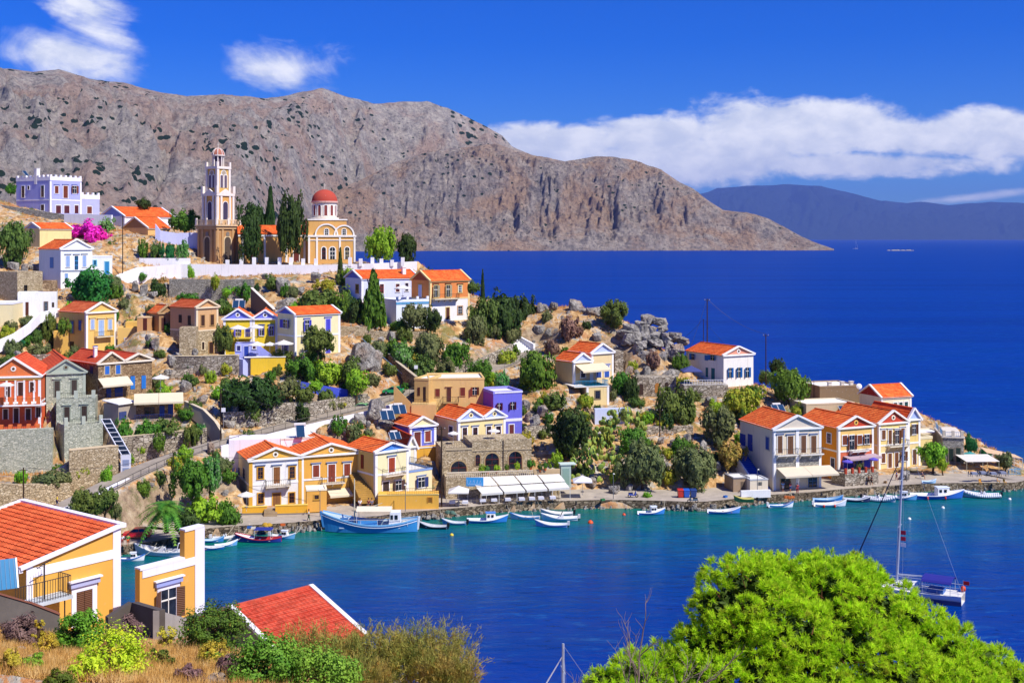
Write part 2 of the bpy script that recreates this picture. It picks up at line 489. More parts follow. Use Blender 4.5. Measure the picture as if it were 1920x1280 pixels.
def window(root,M,w,h,style='sh',sc='#6a2f1c',fc=WHITE,lc=None,fw=0.15,name=None,level=2):
	"""one window or door in its own frame: x along the wall, -y outwards, z up from the sill"""
	if style == 'sh' and rnd.random() < .22:style = 'op'
	door = style in ('dr','dd','da')
	nm = name or ('door' if door else 'window')
	base = MB()
	if style in ('ar','da','ag'):
		slab(base,arch_pts(w,h),-0.03,0.03)
	else:
		base.box(-w / 2,w / 2,-0.03,0.03,0,h)
	solid = style in ('dr','da')
	o = base.build(nm,shutter_mat(sc) if solid else glass(),root,matrix=M)
	if fc:
		f = MB()
		if style in ('ar','da','ag'):
			pts = arch_pts(w,h,10); r = w / 2
			out = [(-(r + fw),0),(r + fw,0)] + [((r + fw) * math.cos(math.pi * i / 10),h - r + (r + fw) * math.sin(math.pi * i / 10)) for i in range(11)]
			for i in range(1,len(pts)):
				j = (i + 1) % len(pts)
				p,q,P,Q = pts[i],pts[j],out[i],out[j]
				slab(f,[p,q,Q,P],-0.09,0.0)
		else:
			f.box(-w / 2 - fw,-w / 2,-0.09,0.0,-0.02,h)
			f.box(w / 2,w / 2 + fw,-0.09,0.0,-0.02,h)
			f.box(-w / 2 - fw,w / 2 + fw,-0.093,0.0,h,h + fw)
			if not door:
				f.box(-w / 2 - fw - 0.04,w / 2 + fw + 0.04,-0.14,0.0,-0.02 - fw * 0.8,-0.02)
		f.build('frame',plaster(fc),o)
	if lc:
		l = MB(); hw = w / 2 + fw + 0.12; z = h + (fw if fc else 0.02)
		l.box(-hw,hw,-0.12,0.0,z + 0.004,z + 0.16); l.box(-hw - 0.1,hw + 0.1,-0.24,0.0,z + 0.163,z + 0.26)
		l.build('lintel',plaster(lc),o)
	if style in ('sh','dd'):
		for s in (-1,1):
			m = MB(); x0,x1 = (0.015,w / 2 - 0.02) if s > 0 else (-w / 2 + 0.02,-0.015)
			m.box(x0,x1,-0.07,-0.031,0.03,h - 0.03)
			for (a,b) in ((0.12,0.46),(0.54,0.9)):
				m.box(x0 + 0.08,x1 - 0.08,-0.085,-0.07,h * a,h * b)
			m.build('door_leaf' if style == 'dd' else 'shutter',shutter_mat(sc),o)
	elif style == 'op':
		for s in (-1,1):
			m = MB(); x0 = s * (w / 2 + 0.02); x1 = s * (w / 2 + w * 0.42);
			m.hexa([(x0,-0.1,0.02),(x0,-0.05,0.02),(x1,-0.32,0.02),(x1,-0.37,0.02)],
                   [(x0,-0.1,h),(x0,-0.05,h),(x1,-0.32,h),(x1,-0.37,h)])
			m.build('shutter',shutter_mat(sc),o)
		m = MB(); m.box(-0.03,0.03,-0.06,-0.031,0,h); m.box(-w / 2,w / 2,-0.06,-0.031,h * 0.62,h * 0.67)
		m.build('mullion',paint('#e8e4da'),o)
	elif style in ('gl','ar','ag'):
		m = MB(); c = paint(sc)
		m.box(-0.035,0.035,-0.06,-0.031,0,h * 0.97); m.box(-w / 2,w / 2,-0.063,-0.031,h * 0.62,h * 0.67)
		m.box(-w / 2,w / 2,-0.063,-0.031,h * 0.3,h * 0.34)
		for s in (-1,1):m.box(s * (w / 2 - 0.08) - 0.05,s * (w / 2 - 0.08) + 0.05,-0.06,-0.031,0,h * (0.75 if style != 'gl' else 1))
		m.build('mullion',c,o)
	elif style in ('dr',):
		m = MB()
		for a,b in ((0.08,0.4),(0.48,0.92)):
			m.box(-w * 0.36,-0.04,-0.05,-0.031,h * a,h * b); m.box(0.04,w * 0.36,-0.05,-0.031,h * a,h * b)
		m.build('door_panel',shutter_mat(sc),o)
		MB().box(w * 0.4,w * 0.46,-0.1,-0.031,h * 0.45,h * 0.5).build('handle',flat_mat('brass','#a58a4a',0.4,0.5,0.8),o)
	return o

def railing(mb,pts,h=0.95,step=0.28,r=0.022,posts=1.6):
	for p,q in zip(pts[:-1],pts[1:]):
		p,q = Vector(p),Vector(q); L = (q - p).length
		mb.bar(p + Vector((0,0,h)),q + Vector((0,0,h)),r * 2.2,r * 2.2)
		mb.bar(p + Vector((0,0,0.1)),q + Vector((0,0,0.1)),r * 1.6,r * 1.6)
		n = max(1,int(L / step))
		for i in range(n + 1):
			a = p.lerp(q,i / n); mb.bar(a,a + Vector((0,0,h)),r * 1.5,r * 1.5)

class House:
	def __init__(s,z,name,label,x0,x1,yb,yt,Y0,th,xs=None,d=None,wall='#e8c878',drop=2.0,roof=None,
                 ya=None,side_wall=None,low=None,trim=WHITE,ped=None,tile=None,rise=2.0,ctrl=True,over=0.3,
                 gables=None,dr=None,keepth=False,flat_h=0.5,cat='house',wallmat=None,roofmat=None,pil=True,cornice=True,group=None,medal=None):
		s.z = z; s.trim = trim
		X = lambda x:z[0] + x / z[2]; Yp = lambda y:z[1] + y / z[2]
		s.X,s.Yp = X,Yp
		x0,x1,yb,yt = X(x0),X(x1),Yp(yb),Yp(yt)
		if xs is not None and not keepth:
			va = math.atan((CX - x0) / F); dr = dr or {'front':1.3,'side':0.7,'flat':1.2}.get(roof,1.0)
			th = math.degrees(va + min(R(38),math.atan(abs(x0 - X(xs)) / (x1 - x0) / dr)))
		s.deg = th
		s.th = R(th); c,sn = math.cos(s.th),math.sin(s.th)
		P0 = pt(x0,yb,Y0); s.P0 = P0
		k = (x1 - CX) / F; s.w = (k * P0.y - P0.x) / (c - k * sn)
		if xs is not None:
			k = (X(xs) - CX) / F; s.d = (k * P0.y - P0.x) / (-sn - k * c)
			if s.d < 3 or s.d > 30:print('house depth',name,round(s.d,1)); s.d = min(max(s.d,4),22)
		else:s.d = d
		s.h = (yb - yt) * Y0 / F
		s.root = thing(name,label,cat,P0,s.th,group)
		s.wm = wallmat or plaster(wall)
		w,d,h = s.w,s.d,s.h
		hl = None
		if low:
			hl = (yb - Yp(low[0])) * Y0 / F
			MB().box(0,w,0,d,-drop,hl).build('lower_wall',low[1] if not isinstance(low[1],str) else plaster(low[1]),s.root)
			s.wall = MB().box(0.004,w - 0.004,0.004,d,hl,h).build('wall',s.wm,s.root)
			band = MB(); band.box(-0.06,w + 0.06,-0.06,d,hl - 0.14,hl + 0.16)
			band.build('string_course',plaster(trim),s.root)
		else:
			s.wall = MB().box(0,w,0,d,-drop,h).build('wall',s.wm,s.root)
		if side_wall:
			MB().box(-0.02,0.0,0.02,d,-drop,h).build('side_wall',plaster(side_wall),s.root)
		s.tilemat = roofmat or tiles()
		if pil:
			for (px_,py_) in ((-0.05,-0.05),(w - 0.4,-0.05)):
				MB().box(px_,px_ + 0.45,py_,0.0,-drop * 0.2,h - 0.25).build('pilaster',plaster(trim),s.root)
			MB().box(-0.05,0.0,0.0,0.42,-drop * 0.2,h - 0.25).build('pilaster',plaster(trim),s.root)
		if roof == 'front':
			gs = gables or [(0.0,1.0,ya)]
			for (u0,u1,yy) in gs:
				s.gable_front(u0 * w,u1 * w,s.zat(0.5 * (u0 + u1) * w,0,Yp(yy)),ped,over,medal)
			if cornice:
				MB().box(-0.28,w + 0.28,-0.3,0.02,h - 0.28,h + 0.02).build('cornice',plaster(trim),s.root)
				MB().box(-0.25,0.02,0.03,d,h - 0.2,h).build('cornice',plaster(trim),s.root)
				MB().box(w - 0.02,w + 0.25,0.03,d,h - 0.2,h).build('cornice',plaster(trim),s.root)
		elif roof == 'side':
			za = s.zat(0,d / 2,Yp(ya))
			s.gable_side(za,ped,over)
			if cornice:
				MB().box(-0.22,w + 0.22,-0.24,0.02,h - 0.3,h - 0.02).build('cornice',plaster(trim),s.root)
		elif roof == 'flat':
			m = MB(); t = 0.25
			m.box(-0.06,w + 0.06,-0.06,t,h,h + flat_h); m.box(-0.06,w + 0.06,d - t,d + 0.06,h,h + flat_h)
			m.box(-0.06,t,t,d - t,h,h + flat_h - 0.003); m.box(w - t,w + 0.06,t,d - t,h,h + flat_h - 0.003)
			m.build('parapet',s.wm if trim is None else plaster(trim),s.root)
			MB().box(t,w - t,t,d - t,h - 0.1,h + 0.06).build('roof',plaster('#e9e6df'),s.root)
		if ctrl:
			for (a,b,dz) in ((0,0,0),(w,0,0),(w / 2,0,0),(0,-2.5,-0.3),(w,-2.5,-0.3),(0,d,rise),(w,d,rise)):
				q = s.loc(a,b,0); CTRL.append((q.x,q.y,P0.z + dz))
		FOOT.append((P0.copy(),s.th,w,d)); MARKS.append(((x0 + x1) / 2,(yb + yt) / 2,name.replace('_',' ')))
	def loc(s,x,y,z):
		c,sn = math.cos(s.th),math.sin(s.th)
		return Vector((s.P0.x + c * x - sn * y,s.P0.y + sn * x + c * y,s.P0.z + z))
	def zat(s,x,y,py):
		q = s.loc(x,y,0); return H - (py - HY) * q.y / F - s.P0.z
	def ray(s,px,py):
		c,sn = math.cos(s.th),math.sin(s.th)
		D = Vector(((px - CX) / F,1,(HY - py) / F)); O = Vector((0,0,H)) - s.P0
		rot = lambda v:Vector((c * v.x + sn * v.y,-sn * v.x + c * v.y,v.z))
		return rot(O),rot(D)
	def on(s,face,x,y,off=0.0):
		O,D = s.ray(s.X(x),s.Yp(y))
		if face == 'f':t = (-off - O.y) / D.y
		elif face == 'l':t = (-off - O.x) / D.x
		elif face == 'r':t = (s.w + off - O.x) / D.x
		return O + D * t
	def face_matrix(s,face,p):
		rz = {'f':0,'l':-math.pi / 2,'r':math.pi / 2}[face]
		return Matrix.Translation(p) @ Matrix.Rotation(rz,4,'Z')
	def win(s,face,cx,cy,w,h,style='sh',sc='#6a2f1c',fc=WHITE,lc=None,fw=0.15,off=0.0,name=None):
		a = s.on(face,cx,cy + h / 2,off); b = s.on(face,cx,cy - h / 2,off)
		l = s.on(face,cx - w / 2,cy,off); r = s.on(face,cx + w / 2,cy,off)
		ww = (Vector((r.x,r.y)) - Vector((l.x,l.y))).length
		p = a.copy()
		if face == 'f':p.y = -off
		elif face == 'l':p.x = -off
		else:p.x = s.w + off
		return window(s.root,s.face_matrix(face,p),ww,b.z - a.z,style,sc,fc,lc,fw,name)
	def wins(s,face,items,**kw):
		for it in items:s.win(face,*it,**kw)
	def gable_front(s,xa,xb,za,ped,over,medal=None):
		d,h = s.d,s.h; xm = (xa + xb) / 2
		MB().hexa([(xa,0.01,h),(xb,0.01,h),(xm,0.01,za - 0.02)],[(xa,d,h),(xb,d,h),(xm,d,za - 0.02)]).build(
			'gable',[plaster(ped) if ped else s.wm],s.root)
		rf = MB(); e = over * (za - h) / max(0.5,(xm - xa))
		roof_slope(rf,(xa - over,d + 0.1,h - e + 0.03),(xa - over,0.12,h - e + 0.03),(xm,0.12,za + 0.03),(xm,d + 0.1,za + 0.03))
		roof_slope(rf,(xb + over,0.12,h - e + 0.03),(xb + over,d + 0.1,h - e + 0.03),(xm,d + 0.1,za + 0.03),(xm,0.12,za + 0.03))
		r = rf.build('roof',s.tilemat,s.root)
		MB().bar((xm,0.12,za + 0.1),(xm,d,za + 0.1),0.3,0.14).build('ridge_cap',s.tilemat,r)
		t = MB(); up = (0,1,0)
		for x in (xa - over - 0.05,xb + over + 0.05):
			t.bar((x,-0.1,h - e + 0.1),(xm,-0.1,za + 0.12),0.3,0.5,(0,1,0))
		t.build('raking_cornice',plaster(s.trim),s.root)
		if medal:
			zc = h + (za - h) * 0.42
			m = MB(); n = 14
			ring = [(xm + 0.45 * math.cos(2 * math.pi * i / n),zc + 0.45 * math.sin(2 * math.pi * i / n)) for i in range(n)]
			slab(m,ring,-0.06,0.01); o = m.build('roundel',plaster(medal),s.root)
			m = MB(); slab(m,[(xm + (x - xm) * 0.5,zc + (zz - zc) * 0.5) for x,zz in ring],-0.09,-0.06)
			m.build('roundel_centre',plaster('#54402f'),o)
	def gable_side(s,za,ped,over):
		d,h,w = s.d,s.h,s.w; ym = d / 2
		MB().hexa([(0.003,0,h),(0.003,d,h),(0.003,ym,za - 0.02)],[(w - 0.003,0,h),(w - 0.003,d,h),(w - 0.003,ym,za - 0.02)]).build(
			'gable',[plaster(ped) if ped else s.wm],s.root)
		rf = MB(); e = over * (za - h) / max(0.5,ym)
		roof_slope(rf,(-0.1,-over,h - e + 0.03),(w + 0.1,-over,h - e + 0.03),(w + 0.1,ym,za + 0.03),(-0.1,ym,za + 0.03))
		roof_slope(rf,(w + 0.1,d + over,h - e + 0.03),(-0.1,d + over,h - e + 0.03),(-0.1,ym,za + 0.03),(w + 0.1,ym,za + 0.03))
		r = rf.build('roof',s.tilemat,s.root)
		MB().bar((0,ym,za + 0.1),(w,ym,za + 0.1),0.3,0.14).build('ridge_cap',s.tilemat,r)
		for x in (-0.16,w + 0.16):
			t = MB()
			for y in (-over - 0.05,d + over + 0.05):
				t.bar((x,y,h - e + 0.08),(x,ym,za + 0.1),0.3,0.4,(1,0,0))
			t.build('raking_cornice',plaster(s.trim),s.root)
	def balcony(s,x0,x1,y,depth=1.1,h=1.0,slabcol='#d9cdb8',railcol='#3a3430',brackets=True,face='f'):
		a = s.on(face,x0,y); b = s.on(face,x1,y)
		if face == 'f':M = Matrix.Identity(4); u0,u1 = a.x,b.x
		elif face == 'r':M = Matrix.Translation((s.w,0,0)) @ Matrix.Rotation(math.pi / 2,4,'Z'); u0,u1 = sorted((a.y,b.y))
		else:M = Matrix.Rotation(-math.pi / 2,4,'Z'); u0,u1 = sorted((-a.y,-b.y))
		z = (a.z + b.z) / 2
		o = MB().box(u0,u1,-depth,-0.003,z - 0.18,z).build('balcony',plaster(slabcol),s.root,matrix=M)
		m = MB(); railing(m,[(u0 + .05,-0.02,z),(u0 + .05,-depth + .05,z),(u1 - .05,-depth + .05,z),(u1 - .05,-0.02,z)],h)
		m.build('railing',paint(railcol),o)
		if brackets:
			n = max(2,int((u1 - u0) / 1.6) + 1)
			for i in range(n):
				x = u0 + 0.2 + (u1 - u0 - 0.4) * i / (n - 1)
				MB().hexa([(x - .07,-0.01,z - .8),(x + .07,-0.01,z - .8),(x + .07,-0.08,z - .8),(x - .07,-0.08,z - .8)],
                          [(x - .07,-0.01,z - .183),(x + .07,-0.01,z - .183),(x + .07,-depth * .8,z - .183),(x - .07,-depth * .8,z - .183)]).build('bracket',plaster(slabcol),o)
		return o
	def awning(s,x0,x1,ytop,depth,fall,col='#efe9da',n=1,label=None,arms=True):
		"""canvas awning: a thing of its own fixed on the front wall"""
		a = s.on('f',x0,ytop); b = s.on('f',x1,ytop)
		for i in range(n):
			u0 = a.x + (b.x - a.x) * i / n + 0.03; u1 = a.x + (b.x - a.x) * (i + 1) / n - 0.03; z = a.z
			m = MB()
			m.hexa([(u0,-0.02,z - .05),(u1,-0.02,z - .05),(u1,-depth,z - fall - .05),(u0,-depth,z - fall - .05)],
                   [(u0,-0.02,z),(u1,-0.02,z),(u1,-depth,z - fall),(u0,-depth,z - fall)])
			m.box(u0,u1,-depth - .03,-depth - 0.001,z - fall - .3,z - fall + 0.01)
			o = m.build('awning',canvas(col),s.root)
			for u in (u0 + .1,u1 - .1):
				MB().bar((u,-0.03,z - fall - 0.9),(u,-depth + .05,z - fall - .08),0.05,0.05).build('awning_arm',paint('#d8d8d4'),o)

def chimney(hs,x,y,zt,w=0.6,hh=1.6,col=WHITE):
	m = MB(); m.box(x - w / 2,x + w / 2,y - w / 2,y + w / 2,zt - 0.9,zt + hh)
	o = m.build('chimney',plaster(col),hs.root)
	MB().box(x - w / 2 - .1,x + w / 2 + .1,y - w / 2 - .1,y + w / 2 + .1,zt + hh,zt + hh + .15).build('chimney_cap',plaster(col),o)

def wall_line(name,label,pts,thick,mat,cap=None,cat='wall',ctrl=0,smooth=None):
	"""retaining or garden wall; pts = list of (px, py_top, py_bottom, Y) in photo pixels"""
	tops = [pt(px,yt,Y) for px,yt,yb,Y in pts]; bots = [pt(px,yb,Y) for px,yt,yb,Y in pts]
	o0 = bots[0].copy()
	root = thing(name,label,cat,o0)
	m = MB(); cp = MB()
	for i in range(len(pts) - 1):
		a,b = tops[i],tops[i + 1]; d = Vector((b.x - a.x,b.y - a.y,0)).normalized(); n = Vector((-d.y,d.x,0))
		if n.y < 0:n = -n
		n *= thick
		lo = Vector((0,0,0.8))
		m.hexa([bots[i] - lo - o0,bots[i + 1] - lo - o0,bots[i + 1] - lo + n - o0,bots[i] - lo + n - o0],
               [a - o0,b - o0,b + n - o0,a + n - o0])
		if cap:
			e = n.normalized() * 0.06; u = Vector((0,0,0.1)); g = Vector((0,0,0.003))
			cp.hexa([a - e - o0 + g,b - e - o0 + g,b + n + e - o0 + g,a + n + e - o0 + g],[a - e - o0 + u,b - e - o0 + u,b + n + e - o0 + u,a + n + e - o0 + u])
	m.build('masonry',mat,root)
	if cap:cp.build('coping',plaster(cap),root)
	if ctrl:
		for a,b in zip(bots[:-1],bots[1:]):
			q = a.copy(); q.z = min(a.z,b.z); WALLF.append((q,math.atan2(b.y - a.y,b.x - a.x),math.hypot(b.x - a.x,b.y - a.y),thick))
		for i in range(len(pts)):
			CTRL.append((tops[i].x,tops[i].y + thick + 0.4,tops[i].z - 0.25)); CTRL.append((bots[i].x,bots[i].y - 0.8,bots[i].z - 0.1))
	return root
# ------------------------------------------------------------------ houses: harbour front, left
BR = '#6a2f1c'; BL = '#1f5fc0'; DB = '#4a2a1c'; NAVY = '#22357e'; BLUE = '#2a62c8'; GREYB = '#7f8fae'
S_GREY = stone('grey',('#84817a','#a5a297','#c2beb0'),'#6e685c',2.4)
S_TAN = stone('tan',('#a29072','#c4b18e','#dfd0b0'),'#8c7a5c',2.4)
S_BROWN = stone('brown',('#7c6248','#a58a68','#c8ac86'),'#6a543c',2.4)
S_GREEN = stone('green',('#9aa090','#b6baa8','#ced0bc'),'#868c7a',2.2,0.6)
S_RUB = stone('rubble',('#85796a','#b0a592','#d2c9b6'),'#5e5446',1.5,1.0)

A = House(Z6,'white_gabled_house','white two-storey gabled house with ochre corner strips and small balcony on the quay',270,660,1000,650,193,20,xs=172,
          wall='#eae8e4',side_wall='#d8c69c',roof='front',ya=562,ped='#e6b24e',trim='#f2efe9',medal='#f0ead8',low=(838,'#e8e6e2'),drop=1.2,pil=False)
for x in (-0.06,A.w - 0.5):
	MB().box(x,x + 0.56,-0.07,0.0,-0.5,A.h - 0.3).build('pilaster',plaster('#dca83e'),A.root)
A.wins('f',[(353,745,44,85),(590,740,42,85)],style='gl',sc='#7a4a22',fc='#d9a545',lc=GREYB)
A.win('f',475,762,48,125,'dd','#8a5526','#e8e2d2',GREYB)
A.wins('f',[(355,935,44,75),(588,930,42,75)],style='gl',sc='#6a3a1c',fc='#d9a545')
A.win('f',474,945,55,95,'dd','#8a5a2a','#d9a545')
A.balcony(385,570,835,1.2)
A.wins('l',[(193,740,16,75),(232,750,16,80)],style='gl',sc='#5a3a2a',fc='#d8d0c0')

px_r,_ = proj(A.loc(A.w,0,0)); YB = A.loc(A.w,0,0).y
B = House(Z6,'gold_gabled_house','gold two-storey gabled house with white frames and red-brown shutters on the quay',660,1105,985,618,YB + 0.05,A.deg,d=12,
          wall='#e2a84a',roof='front',ya=530,ped='#e6ac4e',trim='#f0eee8',medal='#f0ead8',drop=1.2,low=(800,'#e6b45a'))
B.wins('f',[(770,730,46,88),(1003,720,46,90)],style='sh',sc='#8a3418',fc=WHITE,lc=GREYB)
B.win('f',887,745,52,130,'dd','#8a3418',WHITE,GREYB)
B.balcony(805,975,812,1.2)
B.awning(850,1062,868,2.2,0.7,'#f0e6c8')
an = House(Z6,'gold_kiosk_annex','small gold flat-roofed annex with cream coping before the gold gabled house',700,850,1012,882,190.5,12,d=3.4,
           wall='#e6ac50',roof='flat',trim='#f4e6c8',drop=0.6,flat_h=0.25,ctrl=False,pil=False,cat='annex')
an.win('f',775,925,34,30,'gl','#5a3a20','#d9a545')

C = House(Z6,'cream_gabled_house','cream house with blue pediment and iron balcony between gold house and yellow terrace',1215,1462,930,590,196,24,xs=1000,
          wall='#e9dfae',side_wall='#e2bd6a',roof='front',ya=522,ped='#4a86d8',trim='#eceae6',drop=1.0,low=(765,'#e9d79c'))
C.win('f',1337,685,46,110,'dd','#a03c1a',WHITE,GREYB)
C.win('f',1293,865,46,110,'dr','#43302a',WHITE); C.win('f',1388,838,44,72,'op','#5a4038',WHITE)
C.balcony(1268,1420,752,1.1)
C.win('l',1118,660,22,105,'sh','#8a3418',None)
pw = C.loc(C.w,0,0)
C2 = House(Z6,'cream_terrace_wing','low cream wing with roof terrace and blue band beside the blue-pediment house',1463,1640,905,745,pw.y + 0.1,C.deg,d=7,
           wall='#ecdcae',roof='flat',trim='#7f9ac8',flat_h=0.3,drop=1.0,ctrl=False,pil=False,cat='house wing')
C2.win('f',1560,815,48,75,'op','#2a3a7a',WHITE,GREYB)
m = MB(); railing(m,[(0.1,0.1,C2.h + .3),(C2.w - .1,0.1,C2.h + .3),(C2.w - .1,C2.d - .2,C2.h + .3)],1.0); m.build('railing',paint('#3a3430'),C2.root)
T1 = House(Z6,'yellow_terrace','yellow plastered terrace wall with dark railing below the cream houses',1235,1690,1020,912,193.2,3,d=3,
           wall='#e8b24a',roof=None,drop=0.8,pil=False,cat='terrace',ctrl=False)
m = MB(); railing(m,[(1.5,0.1,T1.h),(T1.w - .1,0.1,T1.h)],1.0); m.build('railing',paint('#3a3430'),T1.root)
MB().box(-0.05,T1.w + .05,-0.06,0.3,T1.h - 0.02,T1.h + 0.07).build('coping',plaster('#f0d68a'),T1.root)
T1.win('f',1625,948,26,34,'dr','#9a6a2a','#c98a30')
for (nm,lb,a,b,yb,yt) in (('yellow_parapet','low yellow parapet in front of the white gabled house, left of its steps',215,400,1060,1003),
                               ('yellow_parapet','low yellow parapet in front of the white gabled house, right of its steps',465,705,1062,992)):
	t = House(Z6,nm,lb,a,b,yb,yt,189.3,8,d=0.5,wall='#e9ae34',roof=None,drop=0.5,pil=False,cat='parapet',ctrl=False)
	MB().box(-0.05,t.w + .05,-0.06,0.56,t.h - 0.02,t.h + 0.08).build('coping',plaster('#f0c860'),t.root)
	MB().box(-0.02,t.w + .02,-0.03,0.0,-0.4,0.25).build('plinth',concrete('#8a8178'),t.root)
st = thing('front_steps','stone steps leading between the two yellow parapets to the white house','steps',atz(507,966,1.5),R(8))
for i in range(5):MB().box(-1.0,1.0,i * 0.32,2.2,i * 0.17 - 0.3,i * 0.17 + 0.02).build('step',concrete('#a58f70'),st)
sw = thing('side_stair','steep stone side stair between the gold house and the cream gabled house','stairs',pt(706,936,194.5),R(24))
for i in range(20):MB().box(-2.6,-0.15,0.1 + i * 0.42,9.0,i * 0.22 - 0.5,i * 0.22).build('step',concrete('#b08a44'),sw)

D = House(Z6,'solar_roof_house','low cream house with rust-red roof carrying a solar panel behind the cream gabled house',1462,1522,660,545,208,24,xs=1232,keepth=True,
          wall='#ece0c0',roof='front',ya=470,ped='#ece0c0',trim='#ecebe8',drop=3,rise=1,roofmat=tiles('#a83818','#c24a22'))
E = House(Z6,'small_purple_house','small purple gabled house with brown door and white corners above a yellow wall',1475,1670,556,398,214,28,xs=1338,
          wall='#6a76d8',roof='front',ya=328,ped='#eadca8',trim='#f0eff4',drop=0.3)
E.win('f',1530,495,48,115,'dr','#6a2a22','#e6e8f4','#5a70c0'); E.win('f',1608,470,42,80,'sh','#8a3a2a','#f4f4f4','#5a70c0')
E2 = House(Z6,'ochre_basement','ochre basement wall carrying the small purple house and its railing',1455,1712,830,566,212.2,22,d=8,wall='#dfa83e',roof=None,drop=2,pil=False,cat='basement',ctrl=False)
m = MB(); railing(m,[(4.2,0.15,E2.h),(E2.w - .1,0.15,E2.h)],1.0); m.build('railing',paint('#333040'),E2.root)
MB().box(-0.05,E2.w + .05,-0.08,0.4,E2.h - 0.02,E2.h + .1).build('coping',plaster('#e6e2da'),E2.root)
E2.win('f',1690,740,34,120,'ag','#3a2a20',None)

# ------------------------------------------------------------------ centre
Fh = House(Z7,'twin_gable_cream_house','cream house with two lilac pediments behind the stone arcade terrace',637,990,582,430,215,12,xs=466,dr=.85,
           wall='#ecd89a',roof='front',gables=[(0,.53,352),(.53,1,348)],ped='#9fb0e4',trim='#eef0f4',drop=1.0,medal='#f0e4b0')
Fh.wins('f',[(685,525,34,80),(763,528,34,88),(865,515,34,80),(937,512,36,76)],style='gl',sc='#5a2a2a',fc='#f2f2f4',lc=GREYB)
Fh.win('l',584,512,28,72,'gl','#4a2a22',WHITE)
G1 = House(Z7,'stone_arcade_house','tan stone building with a wide arched doorway and railed terrace behind the beach parasol',527,742,888,655,205,12,d=9,
           wallmat=S_TAN,roof=None,drop=1,cat='building',pil=False)
G1.win('f',640,805,120,140,'ar','#5a2420','#b09a72',fw=0.25)
MB().box(-0.1,G1.w,-0.12,0.4,G1.h - 0.05,G1.h + 0.2).build('cornice',plaster('#b8a888'),G1.root)
m = MB(); railing(m,[(0.2,0.15,G1.h + .2),(G1.w - .1,0.15,G1.h + .2)],1.0); m.build('railing',paint('#2c2624'),G1.root)
MB().box(-0.3,0.35,-0.15,0.5,0,G1.h + 1.4).build('pier',S_TAN,G1.root)
q = G1.loc(G1.w,0,0)
G2 = House(Z7,'stone_arcade_hall','long tan stone hall with two big arched doors and scalloped parapet above the taverna',742,1187,868,605,q.y + 0.1,12,d=9,
           wallmat=S_TAN,roof=None,drop=1,cat='building',pil=False)
G2.wins('f',[(890,742,104,132),(1064,728,100,130)],style='ar',sc='#5a2420',fc='#b09a72',fw=0.22)
G2.win('f',783,728,36,84,'ar','#5a2420','#b09a72')
MB().box(-0.02,G2.w + .05,-0.1,0.3,G2.h * 0.78,G2.h * 0.78 + 0.14).build('string_course',plaster('#b8a888'),G2.root)
m = MB(); n = 40
top = [(G2.w * i / n,G2.h + 0.35 + 0.3 * math.cos(2 * math.pi * i / n * 5) ** 2) for i in range(n + 1)]
slab(m,[(0,G2.h),(G2.w,G2.h)] + top[::-1],0.003,0.35); m.build('parapet',S_TAN,G2.root)
MB().bar((G2.w * .52,-0.08,-0.5),(G2.w * .52,-0.08,G2.h + .4),0.12,0.12).build('drainpipe',paint('#4a4038'),G2.root)
Gt = House(Z7,'taverna_terrace','stone-faced raised terrace with balustrade and flower pots above the taverna awnings',545,1400,920,862,201,9,d=4.5,
           wallmat=S_TAN,roof=None,drop=2.5,cat='terrace',pil=False,ctrl=False)
m = MB()
for i in range(44):
	x = 0.3 + i * (Gt.w * 0.74) / 43
	m.lathe([(0.09,0),(0.05,.1),(0.1,.35),(0.05,.6),(0.09,.7)],6,(x,0.2,Gt.h))
o = m.build('balustrade',plaster('#d8cab0'),Gt.root); o['kind'] = 'stuff'
MB().box(0.1,Gt.w * .76,0.05,0.35,Gt.h + .7,Gt.h + .85).build('handrail',plaster('#d8cab0'),Gt.root)
MB().box(Gt.w * .77,Gt.w,0.0,0.4,Gt.h,Gt.h + 0.9).build('parapet',plaster('#c8ae84'),Gt.root)

Hh = House(Z7,'tan_flat_house','tan flat-roofed house with brown shutters and small iron balcony beside the cars',415,832,420,130,226,6,d=9,
           wall='#d9b878',roof='flat',trim='#d9b878',drop=3,flat_h=0.35,rise=1.5,pil=False)
Hh.wins('f',[(481,223,34,58),(670,216,36,62),(760,212,34,60)],style='sh',sc='#7a2f22',fc='#cfae74',fw=0.06)
Hh.win('f',567,240,32,105,'dr','#5a2a22','#cfae74','#cfae74',fw=0.06)
Hh.balcony(520,640,292,1.1,slabcol='#b89a66')
Hl = House(Z7,'tan_side_wing','narrow tan wing with dark door and railed landing left of the flat-roofed tan house',308,414,420,128,225,-16,d=7,
           wall='#c9a668',roof='flat',trim='#d9b878',drop=3,flat_h=0.35,ctrl=False,pil=False,cat='house wing')
Hl.win('f',384,235,20,110,'dr','#3a2620',None); Hl.win('f',341,215,18,62,'sh','#5a3020',None)
Hl2 = House(Z7,'tan_lower_block','plain tan lower block with sloping stair parapet beside the solar heaters',285,470,470,315,221.5,2,d=5,wall='#d2b074',roof=None,drop=3,pil=False,cat='house wing',ctrl=False)
m = MB(); railing(m,[(0.2,0.1,Hl2.h),(Hl2.w * .68,0.1,Hl2.h)],1.0); m.build('railing',paint('#3a3430'),Hl2.root)
m = MB(); m.hexa([(-3.2,0.5,-3),(0,0.2,-3),(0,0.5,-3),(-3.2,0.8,-3)],[(-3.2,0.5,Hl2.h + 3.6),(0,0.2,Hl2.h + .2),(0,0.5,Hl2.h + .2),(-3.2,0.8,Hl2.h + 3.6)])
m.build('stair_parapet',plaster('#cfa868'),Hl2.root)
